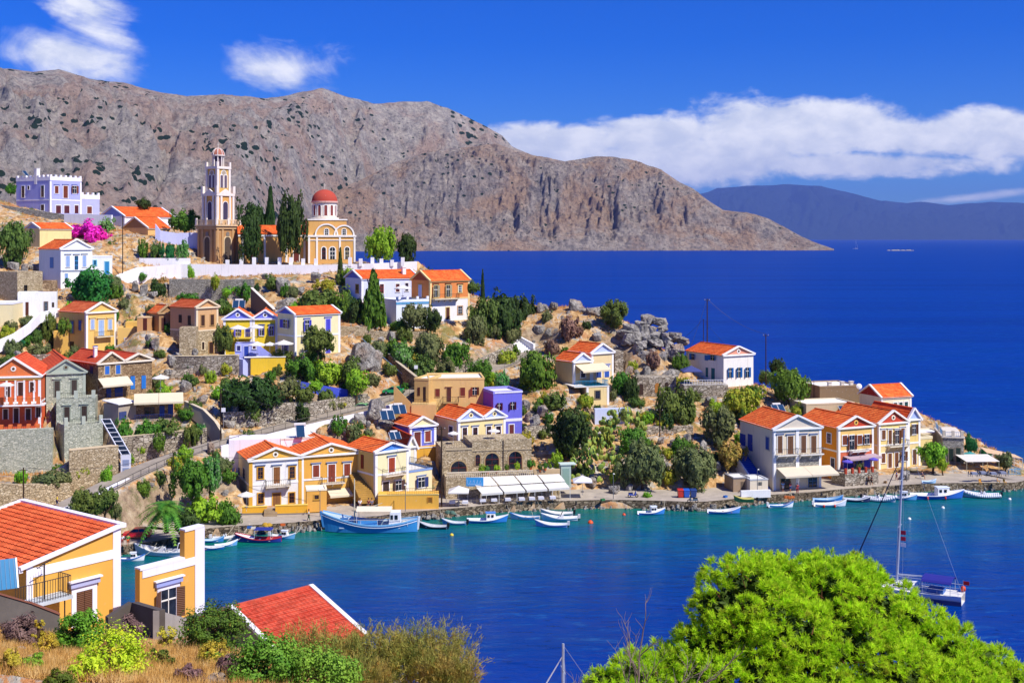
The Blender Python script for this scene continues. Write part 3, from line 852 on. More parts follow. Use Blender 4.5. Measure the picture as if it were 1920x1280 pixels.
I = House(Z7,'purple_flat_house','violet flat-roofed house with open brown shutters behind the twin-gable cream house',900,1115,592,235,222,10,xs=806,
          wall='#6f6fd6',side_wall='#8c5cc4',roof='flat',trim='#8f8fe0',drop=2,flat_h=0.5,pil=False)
I.wins('f',[(943,328,24,55),(1043,322,26,58)],style='op',sc='#5a1a2a',fc=None)
I.win('f',1036,505,34,85,'dr','#6a1f22','#e8e8f4')
MB().box(-0.03,I.w + .03,-0.05,0.1,I.h * .41,I.h * .47).build('string_course',plaster('#e8e8f4'),I.root)
for i in range(9):
	MB().box(0.25 + i * I.w / 9.2,0.85 + i * I.w / 9.2,-0.1,-0.06,I.h + .12,I.h + .34).build('frieze_panel',plaster('#f0f0f4'),I.root)

# ------------------------------------------------------------------ harbour front, right
Lh = House(R2,'beige_gabled_house','large beige gabled house with blue stair and cream shop awnings on the right quay',312,615,888,495,208,26,xs=95,
           wall='#e4d4b6',roof='front',ya=410,ped='#d6cab6',trim='#f0eeea',drop=1)
Lh.wins('f',[(351,592,30,110),(418,598,36,120),(502,590,32,110),(567,590,34,108)],style='dd',sc='#6e4628',fc='#e6dfd2',lc=GREYB)
Lh.balcony(322,455,655,0.9,slabcol='#e6e0d4'); Lh.balcony(470,618,650,0.9,slabcol='#e6e0d4')
Lh.wins('l',[(112,562,36,75),(160,580,30,105)],style='dr',sc='#1c3a9a',fc=None)
Lh.win('l',272,585,22,80,'sh','#20489a','#cabfae')
MB().box(0.3,Lh.w - .3,-0.04,0.0,3.9,5.4).build('stone_facing',S_GREY,Lh.root)
MB().box(Lh.w * .46,Lh.w * .53,-0.1,0.0,0,Lh.h - .3).build('pilaster',plaster('#efece6'),Lh.root)
Lh.awning(330,672,745,3.0,0.9,'#efe2c8',2)
Lh.win('f',560,835,60,60,'gl','#4a6a9a','#e8d8b0'); Lh.win('f',385,845,60,70,'gl','#4a3a2a','#c8b080')
bs = thing('blue_stair','long blue-painted outdoor stair with white parapet beside the beige gabled house','stairs',Lh.loc(0,0,0),Lh.th)
for i in range(22):
	MB().box(-2.6,-0.25,0.2 + i * 0.46,11.5,-0.5 + i * 0.235,-0.02 + i * 0.235).build('step',paint('#2450b0'),bs)
m = MB(); m.hexa([(-2.9,0,-0.5),(-2.62,0,-0.5),(-2.62,11,-0.5),(-2.9,11,-0.5)],[(-2.9,0,0.3),(-2.62,0,0.3),(-2.62,11,5.9),(-2.9,11,5.9)])
m.build('parapet',plaster('#efeeea'),bs)

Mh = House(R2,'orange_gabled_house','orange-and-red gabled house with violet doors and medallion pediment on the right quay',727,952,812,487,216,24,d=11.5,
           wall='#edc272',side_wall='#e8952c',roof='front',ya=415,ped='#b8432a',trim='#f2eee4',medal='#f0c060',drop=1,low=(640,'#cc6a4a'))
Mh.wins('f',[(767,565,30,60),(812,580,30,92),(863,562,30,58),(909,558,28,58)],style='sh',sc='#7a3a1c',fc=WHITE,lc=None)
Mh.balcony(795,900,628,1.1,slabcol='#e8e4da')
Mh.wins('f',[(790,715,64,70),(855,712,50,75),(910,708,40,65)],style='dd',sc='#3a3aa8',fc='#c8a0a0')
Mh.win('l',668,552,26,62,'gl','#8a6a9a',WHITE); Mh.win('l',692,712,24,62,'gl','#2a3a7a',WHITE)
Mh.awning(755,960,668,2.0,0.25,'#c8b0b8')
Mt = House(R2,'stone_terrace','low stone terrace with brick-red posts before the orange gabled house',770,985,852,785,211,20,d=4,wallmat=S_RUB,roof=None,drop=0.6,pil=False,cat='terrace',ctrl=False)
for i in range(5):MB().box(0.1 + i * Mt.w / 5,0.45 + i * Mt.w / 5,0.05,0.4,Mt.h,Mt.h + 0.95).build('post',plaster('#b0442c'),Mt.root)
Nh = House(R2,'yellow_gabled_house','pale yellow gabled house with red pediment and two rows of brown shutters',987,1172,748,458,226,24,d=13,
           wall='#ecd083',roof='front',ya=378,ped='#c04a34',trim='#f4f0e4',drop=1.5,medal='#f4ead0',low=(602,'#e9d292'))
Nh.wins('f',[(1017,530,24,60),(1058,545,22,90),(1103,545,22,90),(1140,518,24,60)],style='sh',sc='#7a4a26',fc=WHITE,lc='#e8e4d8')
Nh.wins('f',[(1015,680,24,60),(1057,695,24,92),(1100,690,24,92),(1142,668,24,60)],style='sh',sc='#7a4a2a',fc=WHITE)
Nh.balcony(1040,1165,598,0.9,slabcol='#e8dfc4')
q = Nh.loc(Nh.w,0,0)
Oh = House(R2,'lilac_pediment_house','narrow yellow house with pale lilac pediment right of the red-pediment house',1174,1252,732,432,q.y + 1.0,24,d=11,
           wall='#ecd083',roof='front',ya=362,ped='#a8b8e4',trim='#f4f2ec',drop=1.5,low=(585,'#e9d292'))
Oh.win('f',1212,495,22,62,'sh','#6a4028',WHITE); Oh.win('f',1215,672,24,95,'dd','#6a4430',WHITE)
q2 = Oh.loc(Oh.w,0,0)
O2 = House(R2,'yellow_low_wing','low yellow wing with arched niche and terrace right of the lilac-pediment house',1253,1330,725,560,q2.y + .3,18,d=8,wall='#ecd58c',roof='flat',trim='#ece0b8',flat_h=0.5,drop=1.5,pil=False,cat='house wing')
O2.win('f',1290,665,26,80,'da','#6a5a3a',WHITE)
Ph = House(R2,'red_pediment_back_house','house with dark red gable facing left and orange roof behind the harbour row',1003,1195,375,290,248,26,xs=862,
           wall='#e9dfbe',roof='side',ya=212,ped='#9a2f26',trim='#f0eee6',drop=6,rise=-2)
Ph.wins('f',[(1092,345,22,42),(1127,343,22,42),(1162,340,22,42)],style='gl',sc='#4a7a68',fc=WHITE)
Ph.win('f',1035,345,40,40,'ag','#3a2a20','#e8c070')
Pf = House(R2,'brown_flat_block','brown-grey flat-roofed block with chimney stubs left of the dark red gable',607,862,330,228,256,14,d=9,wall='#8a7458',roof='flat',trim='#9a8466',flat_h=0.3,drop=5,pil=False,rise=-2,cat='building')
for x in (0.3,0.62,0.85):chimney(Pf,Pf.w * x,1.0,Pf.h,0.7,0.9,'#e0d8c8')
Pg = House(R2,'beige_low_block','low beige wall block with solar panel between beige and orange gabled houses',520,830,420,340,238,14,d=7,wall='#cbb894',roof='flat',trim='#d8c8a6',flat_h=0.25,drop=4,pil=False,cat='building')
Qh = House(R2,'stone_end_house','stone flat-roofed house with balustraded roof terrace at the end of the quay',1398,1533,715,548,229,-12,d=12,
           wallmat=S_GREY,roof=None,trim='#cfc6b2',drop=1.5,pil=False,rise=-0.5,cat='building')
Qh.wins('f',[(1452,660,30,80),(1497,660,30,90)],style='dd',sc='#22382e',fc='#8a8270')
MB().box(-0.2,Qh.w + .2,-0.2,Qh.d,Qh.h - .02,Qh.h + .22).build('roof',plaster('#d8d0c0'),Qh.root)
for x,y in ((0,0),(.5,0),(1,0),(0,.5),(0,1)):
	MB().box(x * (Qh.w - .5),x * (Qh.w - .5) + .5,y * (Qh.d - .6),y * (Qh.d - .6) + .5,Qh.h + .22,Qh.h + 1.3).build('post',plaster('#d2c8b4'),Qh.root)
m = MB(); railing(m,[(0.2,Qh.d,Qh.h + .22),(0.2,0.2,Qh.h + .22),(Qh.w - .2,0.2,Qh.h + .22)],0.8,0.35,0.03); m.build('railing',paint('#6a90b8'),Qh.root)
Q2 = House(R2,'tan_terrace_block','tan terrace block with arched window between yellow wing and stone end house',1262,1420,640,530,238,10,d=6,wall='#cdb994',roof='flat',trim='#d8c8a6',flat_h=0.3,drop=5,pil=False,cat='building',ctrl=False)

# ------------------------------------------------------------------ right hillside
Wh = House(R1,'white_seaview_house','white house with blue shutters and pink pediment standing alone on the headland',1427,1650,820,583,250,30,xs=1146,
           wall='#eeeae0',roof='front',ya=520,ped='#e49a80',trim='#f4f2ee',drop=1.5,medal='#f6f2ea',rise=0.3,pil=False)
Wh.wins('f',[(1474,715,22,75),(1540,713,22,75),(1604,712,22,75)],style='op',sc='#1f78c8',fc=None)
Wh.wins('l',[(1298,603,24,38),(1345,603,30,38),(1198,595,20,45)],style='sh',sc='#2a74c0',fc=None)
Wh.wins('l',[(1348,725,26,90),(1302,710,18,70)],style='dr',sc='#22727e',fc=None)
Wp = House(R1,'white_house_terrace','white-railed stone terrace wall below the white house on the headland',1130,1460,900,808,243,4,d=6,wallmat=S_RUB,roof=None,drop=2,pil=False,cat='terrace',rise=0)
m = MB(); railing(m,[(0.1,0.15,Wp.h),(Wp.w - .4,0.15,Wp.h)],1.0,0.5,0.035); m.build('railing',paint('#e8e8ea'),Wp.root)
Sh = House(R1,'beige_blue_house','beige gabled house with blue doors and turquoise balcony on the slope',437,600,800,568,245,22,xs=262,
           wall='#e6cf9c',roof='front',ya=500,ped='#b8c4ea',trim='#f2f0ea',drop=3)
Sh.win('f',550,705,34,85,'dd','#2a5ab8','#e6e6f0','#7a90d0'); Sh.win('f',490,710,34,80,'dd','#2a4a9a','#e6e6f0','#7a90d0')
Sh.wins('l',[(285,562,20,26),(372,570,22,26)],style='sh',sc='#4a4aa8',fc=None)
S2 = House(R1,'beige_lower_house','lower beige house with half gable, canvas awning and white corner by the turquoise stair',303,436,802,632,241,22,xs=162,
           wall='#e2c68e',roof='front',ya=572,ped='#b8c4ea',trim='#f2f0ea',drop=5)
S2.win('f',372,725,34,46,'gl','#4a4a6a',WHITE)
S2.awning(312,525,655,2.6,1.1,'#efe2c0')
S3 = House(R1,'beige_basement_house','beige ground storey with white corners and turquoise balcony rail below the gabled pair',400,566,960,815,238,18,d=6,wall='#e8d094',roof=None,drop=2,cat='house wing',ctrl=True)
S3.win('f',482,878,36,56,'gl','#3a3a4a','#8a7a5a')
m = MB(); railing(m,[(-2.4,0.1,S3.h),(S3.w - .1,0.1,S3.h),(S3.w - .1,3,S3.h)],1.0,0.3,0.03); m.build('railing',paint('#2a9ac0'),S3.root)
MB().box(-2.6,S3.w + .1,-0.1,5.9,S3.h - .2,S3.h).build('balcony',plaster('#ece6da'),S3.root)
gs = thing('turquoise_stair','outdoor stair with turquoise rail at the left of the beige lower house','stairs',pt(1064,772,238),R(22))
for i in range(14):MB().box(-2.2 + 0 * i,-1.0,0.2 + i * .4,6,-1 + i * .26,i * .26).build('step',plaster('#d8d0c0'),gs)
m = MB(); m.bar((-0.95,0,1.0),(-0.95,5.8,4.8),0.08,0.08); m.bar((-0.95,0,0.2),(-0.95,0,1.0),.08,.08); m.bar((-0.95,5.8,3.8),(-0.95,5.8,4.8),.08,.08)
m.build('handrail',paint('#2aa0b8'),gs)
Sb = House(R1,'blue_white_garden_wall','streaked blue-white garden wall below the beige gabled house',462,720,1100,985,234,10,d=1.0,wall='#c8d4ee',roof=None,drop=1,pil=False,cat='wall')
Tr = House(R1,'stone_ruin','roofless grey stone ruin with arched openings left of the headland terrace',772,1070,892,752,247,4,d=5,wallmat=S_RUB,roof=None,drop=1.5,pil=False,cat='ruin')
Tr.wins('f',[(808,838,34,84),(1000,815,28,60)],style='da',sc='#3a2418',fc=None); Tr.win('f',930,828,38,74,'da','#b87a30',None)
Rn = House(R1,'ruined_tower_wall','short ruined stone tower wall behind the beige gabled house',612,676,720,555,256,10,d=4,wallmat=S_RUB,roof=None,drop=2,pil=False,cat='ruin')

# ------------------------------------------------------------------ upper centre
AG = House(Z5,'lilac_long_house','long pale lilac house with orange roof and white chimney below the church',312,742,345,168,268,24,xs=190,
           wall='#d6dcf4',roof='side',ya=108,ped='#6470cc',trim='#f0f0f4',drop=3,rise=3)
AG.wins('f',[(463,245,30,70),(582,238,28,60)],style='gl',sc='#9a3a2a',fc=WHITE); AG.win('f',650,232,24,60,'gl','#5a4a6a',WHITE)
AG.win('l',280,245,22,62,'gl','#5a3a3a','#c8a070')
chimney(AG,AG.w * .80,2.2,AG.h + 0.6,0.8,1.6)
AH = House(Z5,'orange_upper_house','orange house with white ground floor and orange roof next to the lilac long house',826,1120,488,184,262,30,xs=686,
           wall='#e08a4c',roof='side',ya=112,ped='#a85032',trim='#f0d090',drop=2,rise=1,low=(322,'#eceae8'))  # gable red-brown is the orange wall with its shade coloured in
AH.wins('f',[(868,265,26,90),(960,262,26,90)],style='op',sc='#c8b890',fc='#f0d28a',lc='#8a5a3a'); AH.win('f',1050,245,28,52,'gl',WHITE,'#f0d28a','#8a5a3a')
AH.win('l',752,262,26,95,'sh','#b8b8e0','#d8a860')
AH.balcony(838,1025,318,1.2)
AH.win('f',957,430,26,90,'dr','#5a2a1c','#f0d28a'); AH.win('f',1050,405,34,58,'gl','#c8c8d0','#c89a6a')
AI = House(Z5,'white_blue_terrace_house','white flat house with pale blue band and crenellated terrace below the lilac house',572,815,545,345,258,18,xs=450,
           wall='#e6eef8',roof='flat',trim='#f2f6fa',drop=2,flat_h=0.5,pil=False)
AI.win('f',643,430,30,66,'gl',WHITE,'#e8eef4','#5a90b8'); AI.win('f',760,440,28,60,'gl',WHITE,'#e8eef4','#5a90b8')
MB().box(-0.05,AI.w + .05,-0.08,0,AI.h - .5,AI.h - .1).build('string_course',plaster('#5ea0c8'),AI.root)
for i in range(4):MB().box(i * (AI.w - .5) / 3,i * (AI.w - .5) / 3 + .5,-0.1,.3,AI.h + .5,AI.h + 1.1).build('post',plaster('#f4f6f8'),AI.root)

AF1 = House(Z4,'yellow_lilac_house','bright yellow house with lilac pediment, leftmost of the yellow lilac-trimmed pair',236,450,760,470,238,10,d=9,
			wall='#f0d03a',roof='front',ya=400,ped='#7a80dc',trim='#f4f2f4',drop=1,medal='#f4f4f8',rise=2.5)
AF1.wins('f',[(343,575,30,50)],style='op',sc='#5a56c8',fc=WHITE); AF1.win('f',418,575,38,62,'dd','#3a3a88',WHITE)
AF1.balcony(330,450,608,1.6,slabcol='#eed048',brackets=False,railcol='#c8a838')
q = AF1.loc(AF1.w,0,0)
AF2 = House(Z4,'yellow_lilac_house','bright yellow house with lilac pediment between its twin and the pale yellow house',456,640,760,468,q.y + .4,10,d=9,
			wall='#f0d03a',roof='front',ya=408,ped='#7a80dc',trim='#f4f2f4',drop=1,medal='#f4f4f8',rise=2.5)
AF2.wins('f',[(522,560,24,70),(596,560,24,70)],style='op',sc='#6a66c8',fc=WHITE,lc=GREYB)
AF3 = House(Z4,'pale_yellow_house','pale yellow house with violet shutters and orange roof by the grey boulder',772,1110,742,438,234,26,xs=642,
			wall='#efe3b0',roof='side',ya=385,ped='#5a68cc',trim='#f0f0ee',drop=1.5,low=(602,'#eee0a8'),rise=2)
AF3.win('f',862,522,30,85,'op','#4a4ad0',WHITE,'#5a68cc'); AF3.win('f',1020,520,34,100,'dd','#4a48d0','#d8d8f0','#5a68cc')
AF3.win('f',868,690,40,90,'dd','#3a3a9a','#d8d8f0'); AF3.win('f',1020,690,34,90,'dd','#4a48c0','#d8d8f0')
AF3.win('l',702,508,34,62,'op','#5a50c0',WHITE)
AF3.win('l',700,690,44,80,'dd','#3a3a8a','#e8e8f0')
AF3.balcony(822,905,600,1.0)
LT = House(Z4,'lilac_terrace_house','low lilac annex with blue door and sloped stair parapet under the yellow houses',322,480,775,655,233.5,8,d=3.5,wall='#aab0ee',roof=None,drop=1,pil=False,cat='annex',ctrl=False)
LT.win('f',408,722,34,92,'dr','#2a48b0','#c8ccf4'); LT.win('f',350,690,26,36,'gl','#3a3a9a','#d8dcf4'); LT.win('f',467,682,22,24,'gl','#5a2a3a','#e8e8f8')
m = MB(); m.hexa([(LT.w,0,0),(LT.w + 3.4,0.6,0),(LT.w + 3.4,.9,0),(LT.w,.3,0)],[(LT.w,0,LT.h),(LT.w + 3.4,.6,.4),(LT.w + 3.4,.9,.4),(LT.w,.3,LT.h)])
m.build('stair_parapet',plaster('#9aa0ea'),LT.root)
YW = House(Z4,'yellow_garden_wall','yellow garden wall with white coping below the yellow lilac houses',440,700,858,762,230,10,d=1.5,wall='#f0c83a',roof=None,drop=1.0,pil=False,cat='wall')
MB().box(-1.2,YW.w + .1,-0.1,1.6,YW.h,YW.h + .12).build('coping',plaster('#f4f2ee'),YW.root)
LW = House(Z4,'lilac_corner_wall','lilac corner wall with a blue mailbox left of the yellow garden wall',382,440,905,775,229.6,10,xs=330,wall='#b4bcf0',roof=None,drop=1.5,pil=False,cat='wall')
# ------------------------------------------------------------------ middle left
AE = House(Z3,'brown_plaster_house','brown plastered two-storey house with white corner strips and dark shutters',1472,1635,582,225,236,22,xs=1277,
           wall='#cfa574',roof='front',ya=172,ped='#c89a68',trim='#e0cfae',drop=1.5,low=(402,S_TAN),rise=2.5,roofmat=tiles('#b8502a','#cc6a3c'))
AE.wins('f',[(1520,322,26,78),(1590,318,26,78)],style='sh',sc='#4a2e20',fc='#b8905e')
AE.win('f',1522,512,18,56,'gl','#4a3424','#e0d0b0'); AE.win('f',1583,527,32,84,'dr','#3a2018','#b8905e')
AE.wins('l',[(1420,322,22,72),(1352,310,22,60)],style='sh',sc='#2e2018',fc=None)
AD = House(Z3,'small_tiled_shed','small brown shed with orange lean roof left of the brown plastered house',1192,1322,410,265,241,20,xs=1112,wall='#a8825a',roof='front',ya=210,ped='#a8825a',trim='#b89a70',drop=1.5,pil=False,cat='shed')
AD.win('f',1225,350,30,95,'dr','#4a1c14',None); AD.win('f',1298,330,18,55,'gl','#3a5a7a',None)
AD2 = House(Z3,'tiny_flat_outbuilding','tiny tan flat outbuilding with red-brown door on the dry slope',1028,1130,400,305,240,8,d=3,wall='#cf9e66',roof='flat',trim='#d8b88a',flat_h=0.2,drop=1,pil=False,cat='shed')
AD2.win('f',1088,352,30,88,'dr','#5a2418',None)
AEs = House(Z3,'rough_stone_buttress','rough tan stone buttress block left of the brown plastered house',1345,1470,560,378,232,8,d=4,wallmat=S_TAN,roof=None,drop=1.5,pil=False,cat='wall',ctrl=False)
AC = House(Z3,'mustard_gabled_house','mustard gabled house with pale blue shutters and white trim above the stone houses',646,870,562,262,238,24,xs=442,
           wall='#e6bd6c',roof='front',ya=190,ped='#e8bc66',trim='#f2eee4',drop=2,rise=2,roofmat=tiles('#c0532c','#dd7a4a'))
AC.wins('f',[(693,352,28,72),(824,352,28,72)],style='sh',sc='#a8c0e8',fc='#efe0b8',lc='#e0c890'); AC.win('f',758,378,40,118,'dd','#a8c4ec','#efe0b8','#e0c890')
AC.balcony(705,830,440,1.0,slabcol='#e0d2b0',brackets=False); AC.win('f',714,535,34,50,'dr','#2a5ab8','#d8b060')
AC.wins('l',[(602,360,22,75),(540,372,28,90)],style='sh',sc='#3a64b0',fc='#b08a4a')
AC.win('l',540,528,30,95,'dr','#3a2818',None)
q = AC.loc(AC.w,0,0)
AC2 = House(Z3,'mustard_right_wing','low mustard wing with pale blue barred window right of the mustard gabled house',882,1026,568,378,q.y - .6,12,d=5,wall='#e6c070',roof=None,drop=1,pil=False,cat='house wing',ctrl=False)
AC2.win('f',954,512,34,110,'gl','#7a9ad8','#d8e0f0')
MB().box(AC2.w * .4,AC2.w,0.5,4,AC2.h,AC2.h + 1.1).build('parapet',plaster('#e2b860'),AC2.root)
AC3 = House(Z3,'mustard_left_buttress','sloping mustard buttress wall left of the mustard gabled house',402,528,600,405,240,20,d=3,wall='#dcae58',roof=None,drop=1.5,pil=False,cat='house wing',ctrl=False)

# ------------------------------------------------------------------ left tier
AJ = House(Z3,'terracotta_gabled_house','terracotta gabled house with white pilasters, cut by the left picture edge',-105,305,1150,745,206,12,d=12,
           wall='#d2643a',roof='front',ya=608,ped='#e07a44',trim='#f2efec',drop=0.5,low=(945,'#d65f38'),medal='#f4ece0',roofmat=tiles('#cc4828','#e0663e'))
AJ.wins('f',[(60,845,34,100),(155,835,38,100),(242,820,34,75)],style='dd',sc='#4a2418',fc='#e8e0dc')
AJ.wins('f',[(42,1025,34,75),(122,1035,36,110),(212,1025,36,85),(288,1010,34,75)],style='dd',sc='#4a2a24',fc='#ecd8cc')
MB().box(-0.1,AJ.w + .1,-0.12,0,AJ.h - .65,AJ.h - .28).build('frieze',plaster('#f0b858'),AJ.root)
for x in (0.36,0.52,0.68,0.86):MB().box(AJ.w * x,AJ.w * x + .3,-0.08,0,AJ.h * .52,AJ.h - .7).build('pilaster',plaster('#f0ece8'),AJ.root)
MB().box(-0.1,AJ.w + 0.9,-2.3,-0.07,AJ.h * .47,AJ.h * .5).build('balcony',plaster('#f0ece8'),AJ.root)
for i in range(5):
	x = AJ.w * (0.30 + 0.165 * i)
	MB().box(x,x + .55,-2.3,-1.8,AJ.h * .5,AJ.h * .5 + 1.25).build('post',plaster('#d8713c'),AJ.root)
	MB().box(x,x + .6,-2.9,-2.35,-.4,1.3).build('post',plaster('#d8713c'),AJ.root)
m = MB(); railing(m,[(AJ.w * .25,-2.05,AJ.h * .5),(AJ.w + .8,-2.05,AJ.h * .5)],1.0); railing(m,[(AJ.w * .25,-2.6,0),(AJ.w + .8,-2.6,0)],1.0)
m.build('railing',paint('#3a3030'),AJ.root)
AK = House(Z3,'grey_green_stone_house','grey-green stone gabled house with dark doors between terracotta house and blue-window houses',347,640,905,718,212,26,xs=190,keepth=True,
           wallmat=S_GREEN,roof='front',ya=622,ped='#aab4a4',trim='#a8b0a0',drop=3,medal='#8a9284',roofmat=tiles('#cc4828','#e0663e'))
AK.wins('f',[(428,835,40,120),(556,830,40,125)],style='dd',sc='#3a2c26',fc='#8a9284',lc='#a8b0a0')
AK2 = House(Z3,'grey_green_terrace_storey','projecting grey-green stone storey with terrace posts below the grey-green gable',422,714,1105,912,208.5,14,d=5,
			wallmat=S_GREEN,roof=None,trim='#a8b0a0',drop=1,pil=False,cat='house wing')
AK2.wins('f',[(502,1030,40,120),(632,1025,40,125)],style='dd',sc='#3a2c26',fc='#8a9284',lc='#a8b0a0')
for (hs,n_) in ((AK2,3),):
	for i in range(n_):MB().box(i * (hs.w - .6) / (n_ - 1),i * (hs.w - .6) / (n_ - 1) + .6,0,.5,hs.h,hs.h + 1.3).build('post',plaster('#b2baac'),hs.root)
	m = MB(); railing(m,[(.3,.25,hs.h),(hs.w - .3,.25,hs.h)],.95); m.build('railing',paint('#2c2c2c'),hs.root)
AK3 = House(Z3,'grey_green_retaining_wall','tall smooth grey-green stone retaining base with terrace posts on top',482,772,1395,1112,204.5,14,xs=415,
			wallmat=S_GREEN,roof=None,trim='#a8b0a0',drop=2,pil=False,cat='wall')
for i in range(3):MB().box(i * (AK3.w - .6) / 2,i * (AK3.w - .6) / 2 + .6,0,.5,AK3.h,AK3.h + 1.3).build('post',plaster('#b2baac'),AK3.root)
m = MB(); railing(m,[(.3,.25,AK3.h),(AK3.w - .3,.25,AK3.h)],.95); m.build('railing',paint('#2c2c2c'),AK3.root)
AL = House(Z3,'twin_gable_stone_house','brown stone house with two gables and bright blue shuttered windows',737,1140,905,645,216,16,xs=512,dr=1.1,
           wallmat=S_BROWN,roof='front',gables=[(0,.48,565),(.48,1,575)],trim='#e8dcc8',drop=3,pil=False,roofmat=tiles('#c2442c','#d6603e'))
AL.wins('f',[(803,695,34,62),(885,690,34,66)],style='sh',sc='#1f6ac8',fc='#c8b898'); AL.wins('f',[(995,788,34,100),(1077,784,34,100)],style='sh',sc='#1f78d0',fc=None)
AL.win('l',687,692,22,55,'sh','#2a3a6a',None)
AL.awning(732,958,757,2.0,1.2,'#efe4c8'); AL.wins('f',[(815,868,36,75),(890,860,60,70)],style='dd',sc='#2a4a9a',fc=None)
AL.balcony(785,930,905,1.4,slabcol='#b8a890',brackets=False)
chimney(AL,1.2,3.5,AL.h + 0.6,0.55,1.9)
AL2 = House(Z3,'veranda_lower_storey','lower stone storey with blue railing and two wide cream awnings under the twin gables',1005,1300,1060,905,211,16,d=5,wallmat=S_BROWN,roof=None,drop=1.5,pil=False,cat='house wing')
AL2.awning(1005,1375,872,2.6,1.3,'#f0e4c4',2)
AL2.wins('f',[(1215,1000,40,80),(1280,985,40,70)],style='dd',sc='#2a4a9a',fc=None); AL2.win('f',1120,1000,80,60,'gl','#5a4030',None)
m = MB(); railing(m,[(0.1,-2.6,0),(AL2.w + .2,-2.6,0)],1.0); m.build('railing',paint('#2a3a7a'),AL2.root)
MB().box(0,AL2.w + .4,-2.8,0,-1.5,-0.02).build('veranda_floor',S_TAN,AL2.root)
Sd = House(Z3,'grey_shed','grey rendered shed with flat white roof and blue gate below the twin-gable house',888,1020,1070,955,208,24,xs=778,wall='#a89c8c',roof=None,drop=2,pil=False,cat='shed')
MB().hexa([(-.3,-.4,Sd.h),(Sd.w + .3,-.4,Sd.h),(Sd.w + .3,Sd.d,Sd.h + .4),(-.3,Sd.d,Sd.h + .4)],[(-.3,-.4,Sd.h + .15),(Sd.w + .3,-.4,Sd.h + .15),(Sd.w + .3,Sd.d,Sd.h + .55),(-.3,Sd.d,Sd.h + .55)]).build('roof',plaster('#eceae6'),Sd.root)
Sd.win('f',920,1035,56,60,'dd','#3a4a80',None)

# ------------------------------------------------------------------ upper left
U = House(Z1,'lilac_mansion','lilac flat-roofed mansion with white crenellated parapet high on the left',376,610,488,232,325,36,xs=122,
          wall='#a9aee6',roof='flat',trim='#f4f2f6',drop=3,flat_h=1.0,low=(378,'#b4b8ea'),rise=1)
U.wins('f',[(424,303,28,55),(491,320,34,92),(558,303,28,55)],style='sh',sc='#7a3a26',fc='#f4f4f8',lc='#7a82c0')
U.wins('f',[(437,450,38,58),(500,450,40,58),(573,450,30,60)],style='dd',sc='#5a2430',fc='#f0f0f8')
U.wins('l',[(174,318,22,85),(320,315,22,85)],style='gl',sc='#6a3a3a',fc=WHITE); U.wins('l',[(320,437,24,42),(215,288,14,26)],style='gl',sc='#4a2a2a',fc=WHITE)
for i in range(7):MB().box(i * (U.w - .6) / 6,i * (U.w - .6) / 6 + .6,-.08,.4,U.h + 1.0,U.h + 1.5).build('merlon',plaster('#f6f4f8'),U.root)
for i in range(8):MB().box(-.08,.4,1 + i * (U.d - 1.6) / 7,1.6 + i * (U.d - 1.6) / 7,U.h + 1.003,U.h + 1.5).build('merlon',plaster('#f6f4f8'),U.root)
chimney(U,0.4,U.d * .42,U.h,1.0,3.2)
q = U.loc(U.w,0,0)
U2 = House(Z1,'lilac_mansion_wing','lower lilac wing with white battlements right of the lilac mansion',612,746,488,372,q.y + .2,U.deg,d=8,wall='#b4b8ea',roof='flat',trim='#f4f2f6',flat_h=1.2,drop=3,pil=False,cat='house wing')
U2.win('f',670,455,36,52,'sh','#7a3a26','#f4f4f8')
for i in range(4):MB().box(i * (U2.w - .6) / 3,i * (U2.w - .6) / 3 + .6,-.08,.4,U2.h + 1.2,U2.h + 1.8).build('merlon',plaster('#f6f4f8'),U2.root)
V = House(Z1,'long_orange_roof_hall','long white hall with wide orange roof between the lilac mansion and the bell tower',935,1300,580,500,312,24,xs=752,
          wall='#eeeef2',roof='side',ya=432,ped='#8e98d6',trim='#f2f2f4',drop=3,rise=1,cat='hall')  # gable lilac puts the end wall's shade into the white plaster
V.win('f',1225,548,22,16,'gl','#4a3a3a',None)
W = House(Z1,'tan_gable_annex','tan gable-ended annex with orange roof in front of the long hall',1110,1275,640,588,303,22,xs=920,dr=1.1,
          wall='#e6b878',roof='side',ya=512,ped='#a87e52',trim='#f0e8dc',drop=3,pil=False)  # gable brown is the tan plaster darkened for its shaded side
Xh = House(Z1,'cream_small_house','small cream house with orange roof behind the tree at upper left',298,536,730,592,286,34,xs=192,
           wall='#f0d898',roof='side',ya=553,ped='#aab0cc',trim='#efe8dc',drop=3,rise=1,pil=False)
Yh = House(Z1,'white_blue_house','white gabled house with blue shutters and white pediment at upper left',456,690,1045,745,268,30,xs=292,
           wall='#e9eef0',roof='front',ya=678,ped='#f0f2f2',trim='#f6f7f7',drop=2,rise=3)
Yh.wins('f',[(508,840,28,85),(632,838,28,85)],style='sh',sc='#9ab8e8',fc=WHITE,lc='#8a94a8'); Yh.win('f',572,850,28,105,'gl','#3a90d0',WHITE,'#8a94a8')
Yh.wins('f',[(497,960,24,60)],style='sh',sc='#8ab0e0',fc=WHITE); Yh.win('l',388,850,26,80,'sh','#6a9ad8',None)
MB().box(-.05,Yh.w + .05,-.07,0,Yh.h * .42,Yh.h * .46).build('string_course',plaster('#8a94a8'),Yh.root)
q = Yh.loc(Yh.w,0,0)
Zh = House(Z1,'white_annex_blue_door','small white flat annex with turquoise door right of the white blue-shuttered house',692,842,945,808,q.y + .2,22,d=5,wall='#ecf0ee',roof='flat',trim='#f4f6f4',flat_h=0.3,drop=2,pil=False,cat='annex')
Zh.win('f',802,890,30,95,'dr','#1e8ec8','#9ad4e8'); Zh.win('f',712,850,24,36,'gl','#2a94c8','#9ad4e8')
